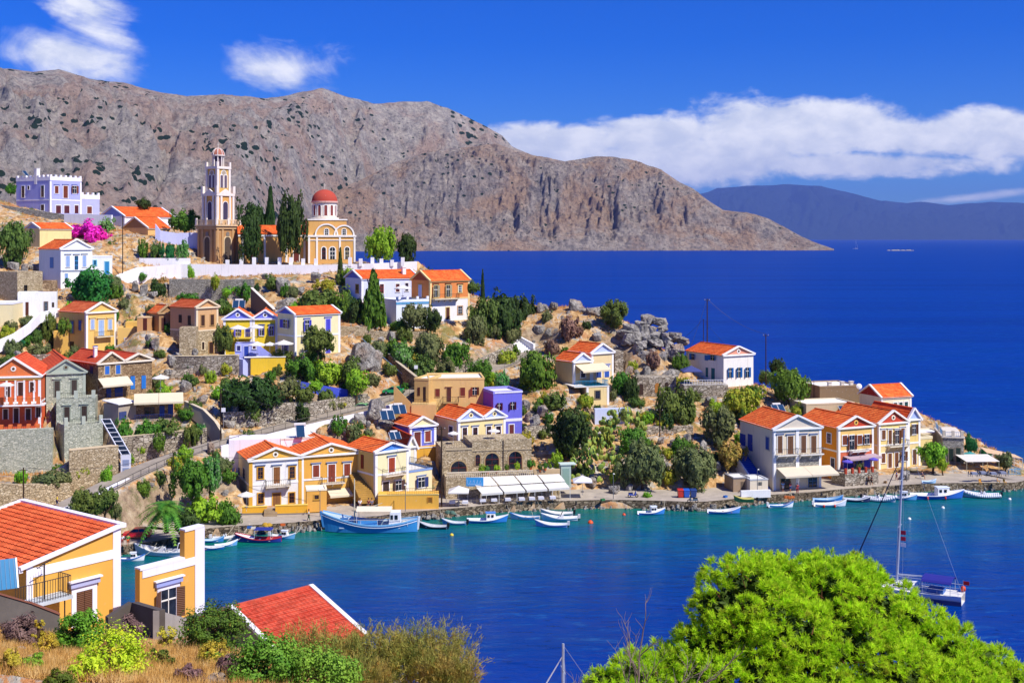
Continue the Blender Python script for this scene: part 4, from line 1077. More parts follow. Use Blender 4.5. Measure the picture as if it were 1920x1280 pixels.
AA = House(Z1,'stone_ruin_house','old grey-tan stone house with dark windows below the white blue-shuttered house',130,320,1150,918,255,20,xs=-20,
           wallmat=S_TAN,roof=None,drop=1,pil=False,rise=2)
AA.win('f',192,1052,26,70,'gl','#3a2a20',None)
AA2 = House(Z1,'whitewashed_lower_house','whitewashed low house with brown door below the old stone house',132,425,1255,1072,250,18,d=5,wall='#eef0f0',roof=None,drop=1.5,pil=False)
AA2.win('f',203,1195,24,100,'dr','#5a2a1c',None); AA2.win('f',345,1180,22,70,'gl','#6a7a8a','#7a6a5a'); AA2.win('f',398,1165,18,36,'gl','#5a4a3a',None)
AA3 = House(Z1,'stone_balcony_block','stone block with wooden balcony rail between stone house and white house',322,425,1070,985,253,18,d=4,wallmat=S_BROWN,roof=None,drop=2,pil=False,cat='building',ctrl=False)
AB = House(Z1,'cream_edge_house','cream house wall with white parapet, cut by the left picture edge below the stone house',-160,94,1330,1165,240,8,d=8,wall='#f0e2b0',roof='flat',trim='#eef0f2',flat_h=0.4,drop=3,pil=False)

# white flat building and wall behind the waterfront pair
WB = House(Z6,'white_flat_block','white flat-roofed block with a solar heater behind the gold gabled house',505,805,640,500,204,14,xs=430,wall='#eceaf0',roof='flat',trim='#cfcac0',flat_h=0.25,drop=5,pil=False,cat='building',ctrl=False)
WB.win('f',622,540,44,26,'gl','#4a5a7a','#8a8f9a')
WB2 = House(Z6,'white_blind_wall_house','plain white blind-walled block behind the white gabled house',118,500,700,500,201,12,d=5,wall='#f0eaf2',roof=None,drop=4,pil=False,cat='building',ctrl=False)
# ------------------------------------------------------------------ church
OCH = '#d9a35a'; OCH2 = '#dcaa62'
def bell_tower():
	P = pt(406,494,296)
	t = thing('bell_tower','tall tiered white and ochre bell tower with balustrade and striped dome','bell tower',P,R(54))
	CTRL.append((P.x,P.y,P.z)); FOOT.append((P.copy(),R(54),7,7))
	c = 3.5; Wm = plaster('#eee2d6'); stn = plaster('#b98a58',0.5); och = plaster(OCH)
	def faces(a):
		return [Matrix.Translation((c,c - a,0)),Matrix.Translation((c - a,c,0)) @ Matrix.Rotation(-math.pi / 2,4,'Z'),
				Matrix.Translation((c + a,c,0)) @ Matrix.Rotation(math.pi / 2,4,'Z')]
	def tier(a,z0,z1,mat,name):return MB().box(c - a,c + a,c - a,c + a,z0,z1).build(name,mat,t)
	tier(3.4,-1,9.0,stn,'base_storey')
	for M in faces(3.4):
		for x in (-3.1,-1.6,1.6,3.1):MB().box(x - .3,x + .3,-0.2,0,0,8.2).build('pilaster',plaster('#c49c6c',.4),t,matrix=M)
		window(t,M,2.0,6.4,'da','#5a4c44','#d8c09a',fw=0.35,name='archway'); window(t,M @ Matrix.Translation((0,-0.1,6.6)),1.0,1.1,'da','#8a8078',None,name='lunette')  # dark slab coloured as the shade inside the open arch
	tier(3.7,8.3,8.9,plaster('#c8a478',.4),'cornice'); tier(4.0,9.0,9.35,plaster('#d8bc94'),'gallery_floor')
	for M in faces(3.8):
		m = MB()
		for i in range(16):m.box(-3.6 + i * .48,-3.45 + i * .48,0.02,.15,9.35,10.4)
		m.box(-3.8,3.8,0,.2,10.4,10.6); m.build('balustrade',plaster('#e6cfa8'),t,matrix=M)
		for x in (-3.7,0,3.7):MB().box(x - .25,x + .25,-.03,.3,9.35,11.0).build('post',Wm,t,matrix=M)
	tier(2.6,9.35,17.0,och,'belfry_storey')
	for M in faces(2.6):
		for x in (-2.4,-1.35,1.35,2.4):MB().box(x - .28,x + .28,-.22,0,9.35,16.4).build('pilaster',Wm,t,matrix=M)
		window(t,M @ Matrix.Translation((0,0,10.4)),1.5,4.6,'da','#453c58','#f0ece6',name='arched_opening')  # belfry opening is a slab, its inner shade put into the colour
		MB().box(-2.8,2.8,-.3,0,16.4,17.0).build('entablature',Wm,t,matrix=M)
		m = MB(); slab(m,[(-1.8,17.0),(1.8,17.0),(0,18.1)],-.3,.1); m.build('pediment',Wm,t,matrix=M)
		for x in (-2.6,2.6):MB().box(x - .35,x + .35,-.3,.4,17.0,18.8).build('corner_post',Wm,t,matrix=M)
	tier(1.95,17.0,23.4,plaster('#d8b060'),'upper_belfry')
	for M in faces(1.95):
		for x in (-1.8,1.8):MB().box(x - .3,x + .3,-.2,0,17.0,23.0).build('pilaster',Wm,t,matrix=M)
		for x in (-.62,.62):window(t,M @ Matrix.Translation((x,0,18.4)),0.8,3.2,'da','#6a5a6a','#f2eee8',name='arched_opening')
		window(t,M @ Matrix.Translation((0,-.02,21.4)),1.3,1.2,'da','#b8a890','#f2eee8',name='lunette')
		MB().box(-2.2,2.2,-.28,0,23.0,23.6).build('entablature',Wm,t,matrix=M)
		for x in (-2.0,2.0):MB().box(x - .25,x + .25,-.2,.3,23.6,24.7).build('corner_post',Wm,t,matrix=M)
	MB().lathe([(1.05,23.4),(1.05,26.2)],12,(c,c,0)).build('lantern',plaster('#5a4a5a'),t)
	for i in range(8):
		a = i * math.pi / 4; MB().tube((c + 1.25 * math.cos(a),c + 1.25 * math.sin(a),23.4),(c + 1.25 * math.cos(a),c + 1.25 * math.sin(a),26.2),.17).build('column',Wm,t)
	MB().lathe([(0,26.2),(1.6,26.2),(1.65,26.5),(0,26.5)],16,(c,c,0)).build('lantern_cornice',Wm,t)
	d = MB().lathe([(1.45 * math.cos(k * math.pi / 12),26.5 + 1.6 * math.sin(k * math.pi / 12)) for k in range(7)],16,(c,c,0)).build('dome',plaster('#b0705c'),t,True)
	for i in range(8):
		a = i * math.pi / 4; m = MB(); pr = None
		for k in range(7):
			r = 1.5 * math.cos(k * math.pi / 12); z = 26.5 + 1.66 * math.sin(k * math.pi / 12); p = Vector((c + r * math.cos(a),c + r * math.sin(a),z))
			if pr:m.tube(pr,p,.09)
			pr = p
		m.build('rib',Wm,d)
	m = MB(); m.bar((c,c,28.0),(c,c,29.6),.12,.12); m.bar((c - .35,c,29.1),(c + .35,c,29.1),.12,.12); m.build('cross',paint('#d8d0c0'),t)
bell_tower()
def church():
	P = pt(577,494,300)
	t = thing('domed_church','ochre church with red dome, arched windows and red half-domed apses behind the white wall','church',P,R(14))
	Wm = plaster('#f3efe8'); red = plaster('#c0442e'); och = plaster(OCH2)
	for a,b in ((0,0),(12,0),(-16,1),(12,12),(0,12),(-16,12)):
		c_,s_ = math.cos(R(14)),math.sin(R(14)); CTRL.append((P.x + c_ * a - s_ * b,P.y + s_ * a + c_ * b,P.z))
	FOOT.append((P.copy(),R(14),12,11))
	MB().box(0,11.6,0,10,-2,6.5).build('wall',och,t)
	MB().box(-.25,11.85,-.25,10,6.5,6.95).build('cornice',Wm,t); MB().box(-.15,11.75,-.15,10,5.6,5.8).build('string_course',Wm,t)
	for x in (0.1,2.0,7.6,11.2):MB().box(x,x + .45,-.16,0,0,6.48).build('pilaster',Wm,t)
	for x,w,st,sc in ((3.9,1.0,'ar','#6a2a1c'),(6.0,1.4,'ag','#e8e4da'),(9.6,1.1,'ag','#c8b890')):
		window(t,Matrix.Translation((x,0,1.0)),w,3.0,st,sc,'#f4f0e8',fw=.22)
	MB().box(0.2,9.6,1.2,9.6,6.95,10.6).build('upper_wall',och,t); MB().box(0,9.8,1.0,9.8,10.6,10.9).build('upper_cornice',Wm,t)
	for (xc,r,y0) in ((4.6,2.5,0.35),(8.9,2.2,0.25)):
		m = MB(); n = 16
		arc = lambda rr:[(xc + rr * math.cos(math.pi * i / n),6.95 + rr * math.sin(math.pi * i / n)) for i in range(n + 1)]
		slab(m,arc(r - .05),y0,y0 + .4); m.build('apse_gable',och,t)
		m = MB()
		for i in range(n):
			a,b = arc(r),arc(r + .35); slab(m,[a[i],a[i + 1],b[i + 1],b[i]],y0 - .2,y0 + .5)
		m.build('arch_trim',Wm,t)
		m = MB()
		for i in range(n):
			a = arc(r + .2); m.poly([(a[i][0],y0 + .4,a[i][1]),(a[i + 1][0],y0 + .4,a[i + 1][1]),(a[i + 1][0],6.5,a[i + 1][1]),(a[i][0],6.5,a[i][1])])
		m.build('barrel_roof',red,t,True)
		window(t,Matrix.Translation((xc,y0,7.0)),1.0,1.5,'ag','#d8d4ce','#f4f0e8')
	c = (4.6,5.4)
	MB().lathe([(3.5,10.9),(3.6,11.3),(3.0,11.35),(3.0,15.0)],24,(c[0],c[1],0)).build('drum',plaster('#efe2cf'),t)
	for i in range(12):
		a = 2 * math.pi * i / 12
		M = Matrix.Translation((c[0] + 2.98 * math.cos(a),c[1] + 2.98 * math.sin(a),11.8)) @ Matrix.Rotation(a + math.pi / 2,4,'Z')
		window(t,M,.75,2.6,'da','#8a3a34','#f6f2ea',fw=.16,name='drum_window')
	MB().lathe([(2.8,15.0),(3.35,15.0),(3.4,15.4),(3.0,15.4)],24,(c[0],c[1],0)).build('drum_cornice',plaster('#e8b8a8'),t)
	MB().lathe([(3.2 * math.cos(k * math.pi / 20),15.35 + 3.0 * math.sin(k * math.pi / 20)) for k in range(11)],28,(c[0],c[1],0)).build('dome',plaster('#b44a3a',.3),t,True)
	m = MB(); m.bar((c[0],c[1],18.3),(c[0],c[1],20.0),.12,.12); m.bar((c[0] - .4,c[1],19.4),(c[0] + .4,c[1],19.4),.12,.12); m.build('cross',paint('#d8d0c0'),t)
	# nave to the left
	MB().box(-16.5,-0.003,2.2,9,-2,7.2).build('nave_wall',och,t)
	rf = MB(); roof_slope(rf,(-16.7,1.9,7.2),(0,1.9,7.2),(0,5.6,9.4),(-16.7,5.6,9.4)); roof_slope(rf,(0,9.3,7.2),(-16.7,9.3,7.2),(-16.7,5.6,9.4),(0,5.6,9.4))
	rf.build('nave_roof',tiles(),t)
	MB().box(-16.6,0,2.0,2.2,6.6,7.0).build('nave_cornice',Wm,t)
	for x in (-15.5,-10.2,-5,-0.6):MB().box(x - .25,x + .25,2.04,2.2,0,6.6).build('pilaster',Wm,t)
	for x in (-12.8,-2.6):window(t,Matrix.Translation((x,2.2,0)),1.3,3.4,'da','#6a2018','#f4f0e8',fw=.2,name='door')
church()

# ------------------------------------------------------------------ walls
WHT = plaster('#f0eef0'); LIL = plaster('#c9cdf0')
cw = wall_line('church_terrace_wall','long whitewashed terrace wall running below the church and bell tower',[(197,528,550,278),(232,512,542,283),(262,501,526,287),(340,495,523,290),(480,496,518,291),(600,497,512,292),(700,494,510,293),(782,490,506,296)],0.8,WHT,ctrl=1)
for px in (426,452,476,500,524,545,568,592,656,676,698,715,735,755):
	P = pt(px,495,292.5 + (px > 690) * 1.5) - cw.location
	MB().box(P.x - .4,P.x + .4,P.y - .1,P.y + .6,P.z - .5,P.z + 1.0 + (px % 3) * .3).build('pier',plaster('#f4f2f2'),cw)
wall_line('grey_block_wall','tall grey stone retaining wall under the church terrace, with a green plant on top',[(317,523,570,277),(415,524,572,276),(476,523,565,276)],0.7,S_GREY,ctrl=1)
wall_line('shaded_stair_wall','shaded diagonal stair wall with pale coping right of the grey retaining wall',[(470,540,580,267),(512,580,592,258)],0.5,plaster('#7a6656'),'#e6dccb')
wall_line('lilac_boundary_wall','lilac-white boundary wall left of the bell tower with curved top',[(291,420,470,300),(300,432,474,300),(330,437,480,301),(371,436,495,302)],0.5,LIL)
wall_line('white_planter_wall','low white wall in front of the cactus bed left of the bell tower',[(261,484,500,290.2),(356,484,500,291)],.8,WHT)
wall_line('cream_planter_wall','low cream stone wall behind the cactus bed below the long hall',[(205,452,466,300),(300,449,470,301)],0.6,S_TAN)
wall_line('grey_upper_wall','long grey rubble wall stepping down left of the lilac mansion',[(0,384,396,320),(52,392,408,318),(120,402,418,315)],0.6,S_GREY)
wall_line('white_mansion_wall','white garden wall below the lilac mansion behind the bougainvillea',[(120,401,425,313),(209,403,437,308)],0.5,plaster('#eceef2'))
wall_line('white_stair_wall','winding white stair parapet at the far left below the whitewashed house',[(112,578,586,244),(76,586,598,240),(58,606,616,236),(30,625,636,232),(-5,640,655,228)],0.6,WHT)
wall_line('garden_retaining_wall','stone garden retaining wall with hanging creepers above the hairpin road',[(225,820,876,203),(246,818,874,204),(305,812,862,206),(400,802,836,210)],0.7,S_RUB,'#c8b898',ctrl=1)
wall_line('tan_bastion_wall','tan stone bastion wall below the grey-green terrace base',[(130,845,938,196),(222,836,900,199)],1.5,S_TAN,'#d0bc98',ctrl=1)
wall_line('smooth_green_wall','smooth grey-green retaining wall below the terracotta house at left edge',[(-40,808,890,202),(98,803,884,204)],1.2,S_GREEN,ctrl=1)
wall_line('moss_wall','weathered tan wall with overhanging hedge at the lower left above the road',[(-30,906,960,184),(36,908,958,186),(131,906,948,190)],0.8,S_TAN,ctrl=1)
wall_line('white_road_wall','long white road parapet climbing to the right behind the waterfront houses',[(415,836,868,200),(520,810,842,208),(600,791,822,214),(700,768,800,221),(757,752,785,226)],0.4,WHT,ctrl=0)
wall_line('white_hairpin_wall','short white retaining wall of the hairpin road behind the eucalyptus',[(100,962,985,167),(160,935,965,174),(215,908,945,180),(244,896,930,184)],0.4,WHT)
wall_line('hairpin_stone_wall','dark stone wall corner under the hairpin road above the palm',[(244,898,935,184),(272,900,945,184.5),(318,888,925,190)],0.6,S_BROWN)
wall_line('road_stone_wall','pale rubble wall along the upper side of the road by the olive tree',[(497,768,802,216),(512,757,800,216.5),(600,752,783,221),(690,738,752,229)],0.7,S_RUB,ctrl=1)
wall_line('rubble_terrace_wall','rubble terrace wall behind the shrubs below the lilac long house',[(637,611,634,250),(690,613,634,251),(700,621,636,251),(797,622,637,252)],0.6,S_TAN,ctrl=1)
wall_line('upper_road_wall','long curved dry-stone wall along the upper road under the dark trees',[(790,704,722,240),(850,690,708,245),(890,678,694,250),(962,645,662,259)],0.6,S_RUB,ctrl=1)
wall_line('brown_terrace_wall','rough rubble wall below the brown plastered house forecourt',[(325,668,692,231),(372,668,706,230),(446,666,700,229.5)],1.0,S_RUB,'#d8c8a4',ctrl=1)
wall_line('blue_fence_wall','low blue painted wall beside the garden above the road',[(545,712,726,224),(600,722,738,225),(652,730,748,227)],0.4,plaster('#4858c8'))
wall_line('stair_side_wall','dark stone wall descending beside the brown stair to the car park',[(716,652,670,246),(745,680,708,240),(778,706,742,234)],0.5,S_BROWN,'#b8aa90')
wall_line('curved_garden_wall','curved grey garden wall dropping from the veranda to the road',[(345,752,765,212),(380,768,792,210),(402,790,826,208.5),(416,812,842,207)],0.5,plaster('#a89a84'),'#c8baa0')
wall_line('foreground_grey_wall','dark grey weathered wall below the yellow house in the left foreground',[(-15,1110,1200,63),(60,1132,1200,65),(112,1152,1205,66)],0.4,concrete('#6a645e'),'#8a5a4a')
wall_line('foreground_gabled_wall','dark and pale grey peaked wall behind the bushes in the foreground',[(203,1157,1205,68),(247,1129,1205,69),(298,1144,1210,66)],0.35,concrete('#5c554f'))
wall_line('foreground_pale_wall','pale grey wall end beside the dark peaked wall in the foreground',[(298.5,1144,1215,66),(352,1159,1210,70)],0.35,concrete('#b0aaa2'))
for k_,(nm_,lb_,ps) in enumerate((
	('dry_stone_terrace','low dry-stone terrace wall below the old rocks left of the brown house',[(232,600,612,258),(300,606,618,255)]),
	('dry_stone_terrace','low dry-stone terrace wall on the slope right of the twin-gable stone house',[(300,700,714,227),(362,690,704,229)]),
	('dry_stone_terrace','low dry-stone terrace wall under the wide dark olive tree',[(418,772,790,213),(500,770,800,215)]),
	('dry_stone_terrace','pale dry-stone terrace wall in the middle of the right slope',[(1200,800,815,228),(1300,798,814,230)]),
	('dry_stone_terrace','pale dry-stone terrace wall above the tamarisks on the right slope',[(1160,862,878,214),(1250,852,868,217)]),
	('dry_stone_terrace','pale dry-stone terrace wall below the violet flat house',[(985,800,824,222),(1040,796,818,226)]),
	('dry_stone_terrace','pale dry-stone terrace wall left of the mustard house on the slope',[(10,668,682,227),(95,664,678,229)]),
	('dry_stone_terrace','dry-stone terrace wall on the slope above the beige gabled harbour house',[(1392,790,806,234),(1470,778,792,240)]))):
	wall_line(nm_,lb_,ps,0.6,S_RUB,ctrl=1)
bst = thing('brown_stair','brown stepped path with blue handrail climbing from the car park','stairs',pt(748,712,238),R(20))
for i in range(22):MB().box(-1.6 - i * .28,0.6 - i * .28,i * .42,i * .42 + 1.0,-1.2 + i * .3,i * .3).build('step',concrete('#a0764e'),bst)
m = MB(); m.bar((.8,0,1.0),(.8 - 22 * .28,22 * .42,1 + 6.6),.07,.07); m.build('handrail',paint('#8ab0d8'),bst)
mst = thing('metal_stair','steel and glass covered stair descending from the grey-green terrace','stairs',pt(236,866,199),R(14))
m = MB()
for x in (-0.7,0.7):m.bar((x,0,1.2),(x - 3.4,3.5,6.6),.14,.14)
for i in range(9):k = i / 8; m.bar((-.7 - 3.4 * k,3.5 * k,1.2 + 5.4 * k),(.7 - 3.4 * k,3.5 * k,1.2 + 5.4 * k),.1,.1)
m.build('frame',paint('#d8dce4'),mst)
MB().hexa([(-.68,0,1.15),(.68,0,1.15),(-2.72,3.5,6.5),(-4.08,3.5,6.5)],[(-.68,0,1.19),(.68,0,1.19),(-2.72,3.5,6.54),(-4.08,3.5,6.54)]).build('glazing',glass(),mst)
mdo = MB().box(-.8,.8,-.05,.05,-2.2,1.2).build('door',paint('#d8dce8'),mst)
for z in (-1.9,-.6):MB().box(-.5,.5,-.09,-.05,z,z + 1.0).build('door_panel',paint('#8a98b8'),mdo)

# ------------------------------------------------------------------ ground
WL = [(-260,1095),(-60,1066),(225,1040),(350,1021),(386,1008),(436,1003),(515,998),(610,991),(700,984),(762,976),(875,966),(937,960),(1025,955),(1145,952),
      (1250,954),(1325,955),(1437,943),(1523,937),(1582,931),(1710,922),(1809,919),(1905,918),(1930,908)]
shore = [atz(x,y,0) for x,y in WL]
back = [Vector(((x - CX) / F * Y,Y,0)) for x,Y in ((1936,228),(1925,238),(1890,248),(1840,258),(1750,270),(1600,286),(1450,300),(1250,315),(1050,332),(850,352),(700,385),(300,450),(-500,470),(-700,160))]
land = np.array([(p.x,p.y) for p in shore + back])
def in_poly(x,y,poly):
	r = np.zeros(x.shape,bool); n = len(poly); j = n - 1
	for i in range(n):
		xi,yi = poly[i]; xj,yj = poly[j]
		c = ((yi > y) != (yj > y)) & (x < (xj - xi) * (y - yi) / (yj - yi + 1e-12) + xi)
		r ^= c; j = i
	return r
def dist_line(x,y,pts):
	d = np.full(x.shape,1e9); zz = np.zeros(x.shape)
	for a,b in zip(pts[:-1],pts[1:]):
		ax,ay,bx,by = a[0],a[1],b[0],b[1]; L2 = (bx - ax) ** 2 + (by - ay) ** 2 + 1e-9
		t = np.clip(((x - ax) * (bx - ax) + (y - ay) * (by - ay)) / L2,0,1)
		dd = np.hypot(x - (ax + t * (bx - ax)),y - (ay + t * (by - ay)))
		m_ = dd < d; d = np.where(m_,dd,d)
		if len(a) > 2:zz = np.where(m_,a[2] + t * (b[2] - a[2]),zz)
	return d,zz
ROAD = [(20,1003,163),(60,982,166.5),(110,957,171),(180,922,178.5),(240,892,185.5),(300,866,193),(360,846,198.5),(430,826,205.5),(520,802,213),(600,781,219.5),(700,756,227.5),(752,737,232.5),(800,721,238),(870,703,246),(930,689,252),(968,671,258),(1003,652,264)]
roadpts = [pt(*r) for r in ROAD]
for p in roadpts:CTRL.append((p.x,p.y,p.z))
for p in (  # spot heights of the hillside: photo bearing and distance
	(780,502,300),(700,505,298),(880,582,276),(940,566,282),(1000,572,280),(1070,572,276),(1120,582,272),(1180,612,264),(1230,655,258),(1290,692,257),(1430,724,262),(1480,748,258),(1530,748,256),(1600,752,262),
	(1040,640,262),(1110,640,262),(1150,690,254),(1080,740,246),(1010,740,238),(1000,800,226),(1080,860,215),(1050,900,209),(1150,850,220),(1200,800,230),(1200,880,213),(1290,800,230),(1300,880,213),(1350,840,222),
	(1400,770,240),(1380,870,217),(1440,760,246),(1100,915,205.5),(1200,925,204.5),(1300,925,204.5),(1400,915,207),(1500,760,250),(1800,860,232),(1860,880,228),(1750,850,238),(1650,800,246),
	(550,545,277),(500,560,272),(600,600,262),(620,560,272),(560,520,284),(680,660,243),(650,690,236),(700,700,238),(640,745,226),(580,740,224),(540,745,221),(470,760,218),(430,790,212),
	(280,560,268),(240,580,262),(300,610,254),(330,560,268),(270,640,244),(300,680,232),(330,720,224),(370,720,222),(400,740,218),(360,760,214),(420,720,224),(440,690,229),
	(60,650,232),(20,660,230),(90,690,224),(100,600,246),(30,600,246),(0,372,326),(30,430,306),(10,480,288),(-100,345,335),(-150,500,280),(-100,700,225),(-200,850,200),(230,560,264),(220,450,297),(60,500,276),(180,420,312),
	(760,640,255),(820,640,256),(880,620,264),(940,620,268),(800,690,244),(850,670,250),(900,730,240),(960,720,243),(990,700,250),
	(450,890,196),(400,900,190),(350,920,184),(300,960,177),(250,985,173),(200,1000,170.5),(330,985,174),(400,970,178),(440,930,188),(640,800,212),(700,790,216),(620,815,209)):
	q = pt(*p); CTRL.append((q.x,q.y,q.z))
for x,Y,z in ((-140,380,44),(-60,370,33),(-20,345,26),(0,330,10),(-160,440,10),(-40,420,4),(15,312,8),(40,300,6),(60,290,4),(80,275,3),(100,255,1.3),(103,232,1.3),(-170,330,60),(-175,250,30),(-150,180,8),(-130,155,4)):
	CTRL.append((x,Y,z))
C_ = np.array(CTRL)
keep = [0]
for i in range(1,len(C_)):
	if np.min(np.hypot(C_[keep,0] - C_[i,0],C_[keep,1] - C_[i,1])) > 0.7:keep.append(i)
C_ = C_[keep]
def rbf_fit(P,z,smooth=0.6):
	n = len(P); r = np.hypot(P[:,None,0] - P[None,:,0],P[:,None,1] - P[None,:,1])
	A_ = np.zeros((n + 3,n + 3)); A_[:n,:n] = -r + np.eye(n) * smooth
	A_[:n,n] = 1; A_[:n,n + 1:] = P; A_[n,:n] = 1; A_[n + 1:,:n] = P.T
	return np.linalg.solve(A_,np.concatenate([z,np.zeros(3)]))
def rbf_eval(P,w,x,y):
	out = np.empty(x.shape).ravel(); xf,yf = x.ravel(),y.ravel(); n = len(P)
	for i in range(0,len(xf),20000):
		sl = slice(i,i + 20000)
		r = np.hypot(xf[sl,None] - P[None,:,0],yf[sl,None] - P[None,:,1])
		out[sl] = -r @ w[:n] + w[n] + w[n + 1] * xf[sl] + w[n + 2] * yf[sl]
	return out.reshape(x.shape)
GX0,GX1,GY0,GY1,GS = -178.0,112.0,150.0,420.0,0.8
gx = np.arange(GX0,GX1,GS); gy = np.arange(GY0,GY1,GS)
XX,YY = np.meshgrid(gx,gy)
wts = rbf_fit(C_[:,:2],C_[:,2])
ZZ = rbf_eval(C_[:,:2],wts,XX,YY)
rough = fbm(XX / 9,YY / 9,octv=4,seed=3) * 0.7 + np.maximum(0,fbm(XX / 3.2,YY / 3.2,octv=3,seed=9,ridged=True) - 0.1) * 0.9
ZZ = ZZ + rough * 0.7
dsh,_ = dist_line(XX,YY,[(p.x,p.y) for p in shore])
inside = in_poly(XX,YY,land)
ZZ = np.maximum(ZZ,0.6)
ZZ = np.where(inside & (dsh < 8.5),np.minimum(ZZ,1.1),ZZ)
ZZ = np.where(inside & (dsh >= 8.5) & (dsh < 13),np.minimum(ZZ,1.1 + (dsh - 8.5) * 0.8),ZZ)
droad,zroad = dist_line(XX,YY,[(p.x,p.y,p.z) for p in roadpts])
k = np.clip((droad - 2.6) / 2.5,0,1)
ZZ = ZZ * k + (zroad - 0.12) * (1 - k)
for P,th,w,d in FOOT:
	c,s = math.cos(th),math.sin(th)
	lx = (XX - P.x) * c + (YY - P.y) * s; ly = -(XX - P.x) * s + (YY - P.y) * c
	m_ = (lx > -0.8) & (lx < w + 0.8) & (ly > -2.2) & (ly < d + 0.5)
	ZZ = np.where(m_,np.minimum(ZZ,P.z - 0.06),ZZ)
for P,th,w,d in WALLF:
	c,s = math.cos(th),math.sin(th); lx = (XX - P.x) * c + (YY - P.y) * s; ly = -(XX - P.x) * s + (YY - P.y) * c
	ZZ = np.where((lx > -.5) & (lx < w + .5) & (ly > -6.5) & (ly < d * .5),np.minimum(ZZ,P.z + .05 + .12 * np.maximum(0,-ly)),ZZ)
dbk,_ = dist_line(XX,YY,[(p.x,p.y) for p in [shore[-1]] + back])
ZZ = np.where(inside,ZZ,-3.0)
ZZ = np.where(inside & (dbk < 6),np.minimum(ZZ,0.2 + dbk * 0.4),ZZ)
def hz(x,y):
	i = min(max((x - GX0) / GS,0),len(gx) - 1.001); j = min(max((y - GY0) / GS,0),len(gy) - 1.001)
	a,b = int(i),int(j); u,v = i - a,j - b
	return (ZZ[b,a] * (1 - u) + ZZ[b,a + 1] * u) * (1 - v) + (ZZ[b + 1,a] * (1 - u) + ZZ[b + 1,a + 1] * u) * v
def ground(px,py,lo=155.0,hi=400.0):
	"""first point of the hillside met along the line of sight"""
	Y = lo
	while Y < hi:
		p = pt(px,py,Y)
		if p.z <= max(hz(p.x,p.y),1.35 if False else -9):return p
		Y += 0.4
	return pt(px,py,260)
nx,ny = len(gx),len(gy)
V_ = np.stack([XX.ravel(),YY.ravel(),ZZ.ravel()],1)
idx = np.arange(nx * ny).reshape(ny,nx)
Fq = np.stack([idx[:-1,:-1].ravel(),idx[:-1,1:].ravel(),idx[1:,1:].ravel(),idx[1:,:-1].ravel()],1)
keepf = (V_[Fq][:,:,2].max(1) > -2.9)
def ground_mat():
	t = NT('dry_hillside'); v = t.geo()
	n1 = t.noise(v,0.16,5,0.65); n2 = t.noise(v,0.7,6,0.7); n3 = t.noise(v,4.0,4,0.7)
	col = t.ramp(n2,[(0.28,'#7c5a3a'),(0.45,'#b28c5c'),(0.58,'#d0ae7c'),(0.75,'#ead4ac')])
	col = t.mix(t.mr(n1,0.5,0.66,0,0.5),col,'#b0653c')
	col = t.mix(t.mr(n3,0.52,0.78,0,0.6),col,'#6e5230')
	col = t.mix(t.mr(t.noise(t.geo((1,1,1.2)),0.33,6,0.75,0.5),0.50,0.58),col,t.ramp(n2,[(0.3,'#6c6862'),(0.5,'#aaa498'),(0.75,'#dcd6c8')]))
	g = t.N('ShaderNodeNewGeometry'); sp = t.N('ShaderNodeSeparateXYZ'); t.L(g.outputs['Normal'],sp.inputs[0])
	col = t.mix(t.mr(sp.outputs[2],0.55,0.80,1.0,0.0),col,t.ramp(n2,[(0.3,'#6a5c4c'),(0.5,'#a08a70'),(0.75,'#c6b698')]))
	col = t.mix(t.mr(t.noise(v,0.13,6,0.75),0.54,0.62,0,0.65),col,'#5a652e')
	t.bump(t.op('ADD',n3,n2),0.7,0.2)
	return t.fin(col,0.97,0.08)
GMAT = ground_mat()
o = link('hillside',mesh_np('hillside',V_,Fq[keepf]),None,GMAT,True); o['kind'] = 'structure'

# road, quay
def strip(name,pts,half,mat,lift,kind='structure',z=None):
	L_,R_ = [],[]
	n = len(pts)
	for i in range(n):
		a = pts[max(0,i - 1)]; b = pts[min(n - 1,i + 1)]; d = Vector((b.x - a.x,b.y - a.y,0)).normalized(); nn = Vector((-d.y,d.x,0))
		zz = Vector((0,0,lift)); L_.append(pts[i] + nn * half + zz); R_.append(pts[i] - nn * half + zz)
	m = MB()
	for i in range(n - 1):
		m.hexa([R_[i] - Vector((0,0,.5)),R_[i + 1] - Vector((0,0,.5)),L_[i + 1] - Vector((0,0,.5)),L_[i] - Vector((0,0,.5))],[R_[i],R_[i + 1],L_[i + 1],L_[i]])
	o = m.build(name,mat); tag(o,kind=kind); return L_,R_
def dense(pts,n=6):
	out = []
	P = [pts[0]] + list(pts) + [pts[-1]]
	for i in range(1,len(P) - 2):
		for k in range(n):
			t = k / n; a,b,c,d = P[i - 1],P[i],P[i + 1],P[i + 2]
			out.append(0.5 * ((2 * b) + (c - a) * t + (2 * a - 5 * b + 4 * c - d) * t * t + (3 * b - a - 3 * c + d) * t ** 3))
	out.append(Vector(pts[-1])); return out
RL,RR = strip('road',dense(roadpts,4),2.3,concrete('#a59a8a','road_surface'),0.05)
rl = thing('road_railing','thin dark railing along the outer edge of the climbing road','railing',RR[0])
m = MB(); pp = [p for p in RR if p.y < 234]
railing(m,[p - RR[0] for p in pp],1.0,1.5,0.035); m.build('rails',paint('#5a554e'),rl)
rl2 = thing('upper_road_railing','thin dark railing of the upper road near the white steps','railing',RR[-1])
m = MB(); railing(m,[p - RR[-1] for p in RR if p.y > 250],1.0,1.5,0.035); m.build('rails',paint('#5a554e'),rl2)
QZ = 1.35
edge = dense(shore,5)
inn = []
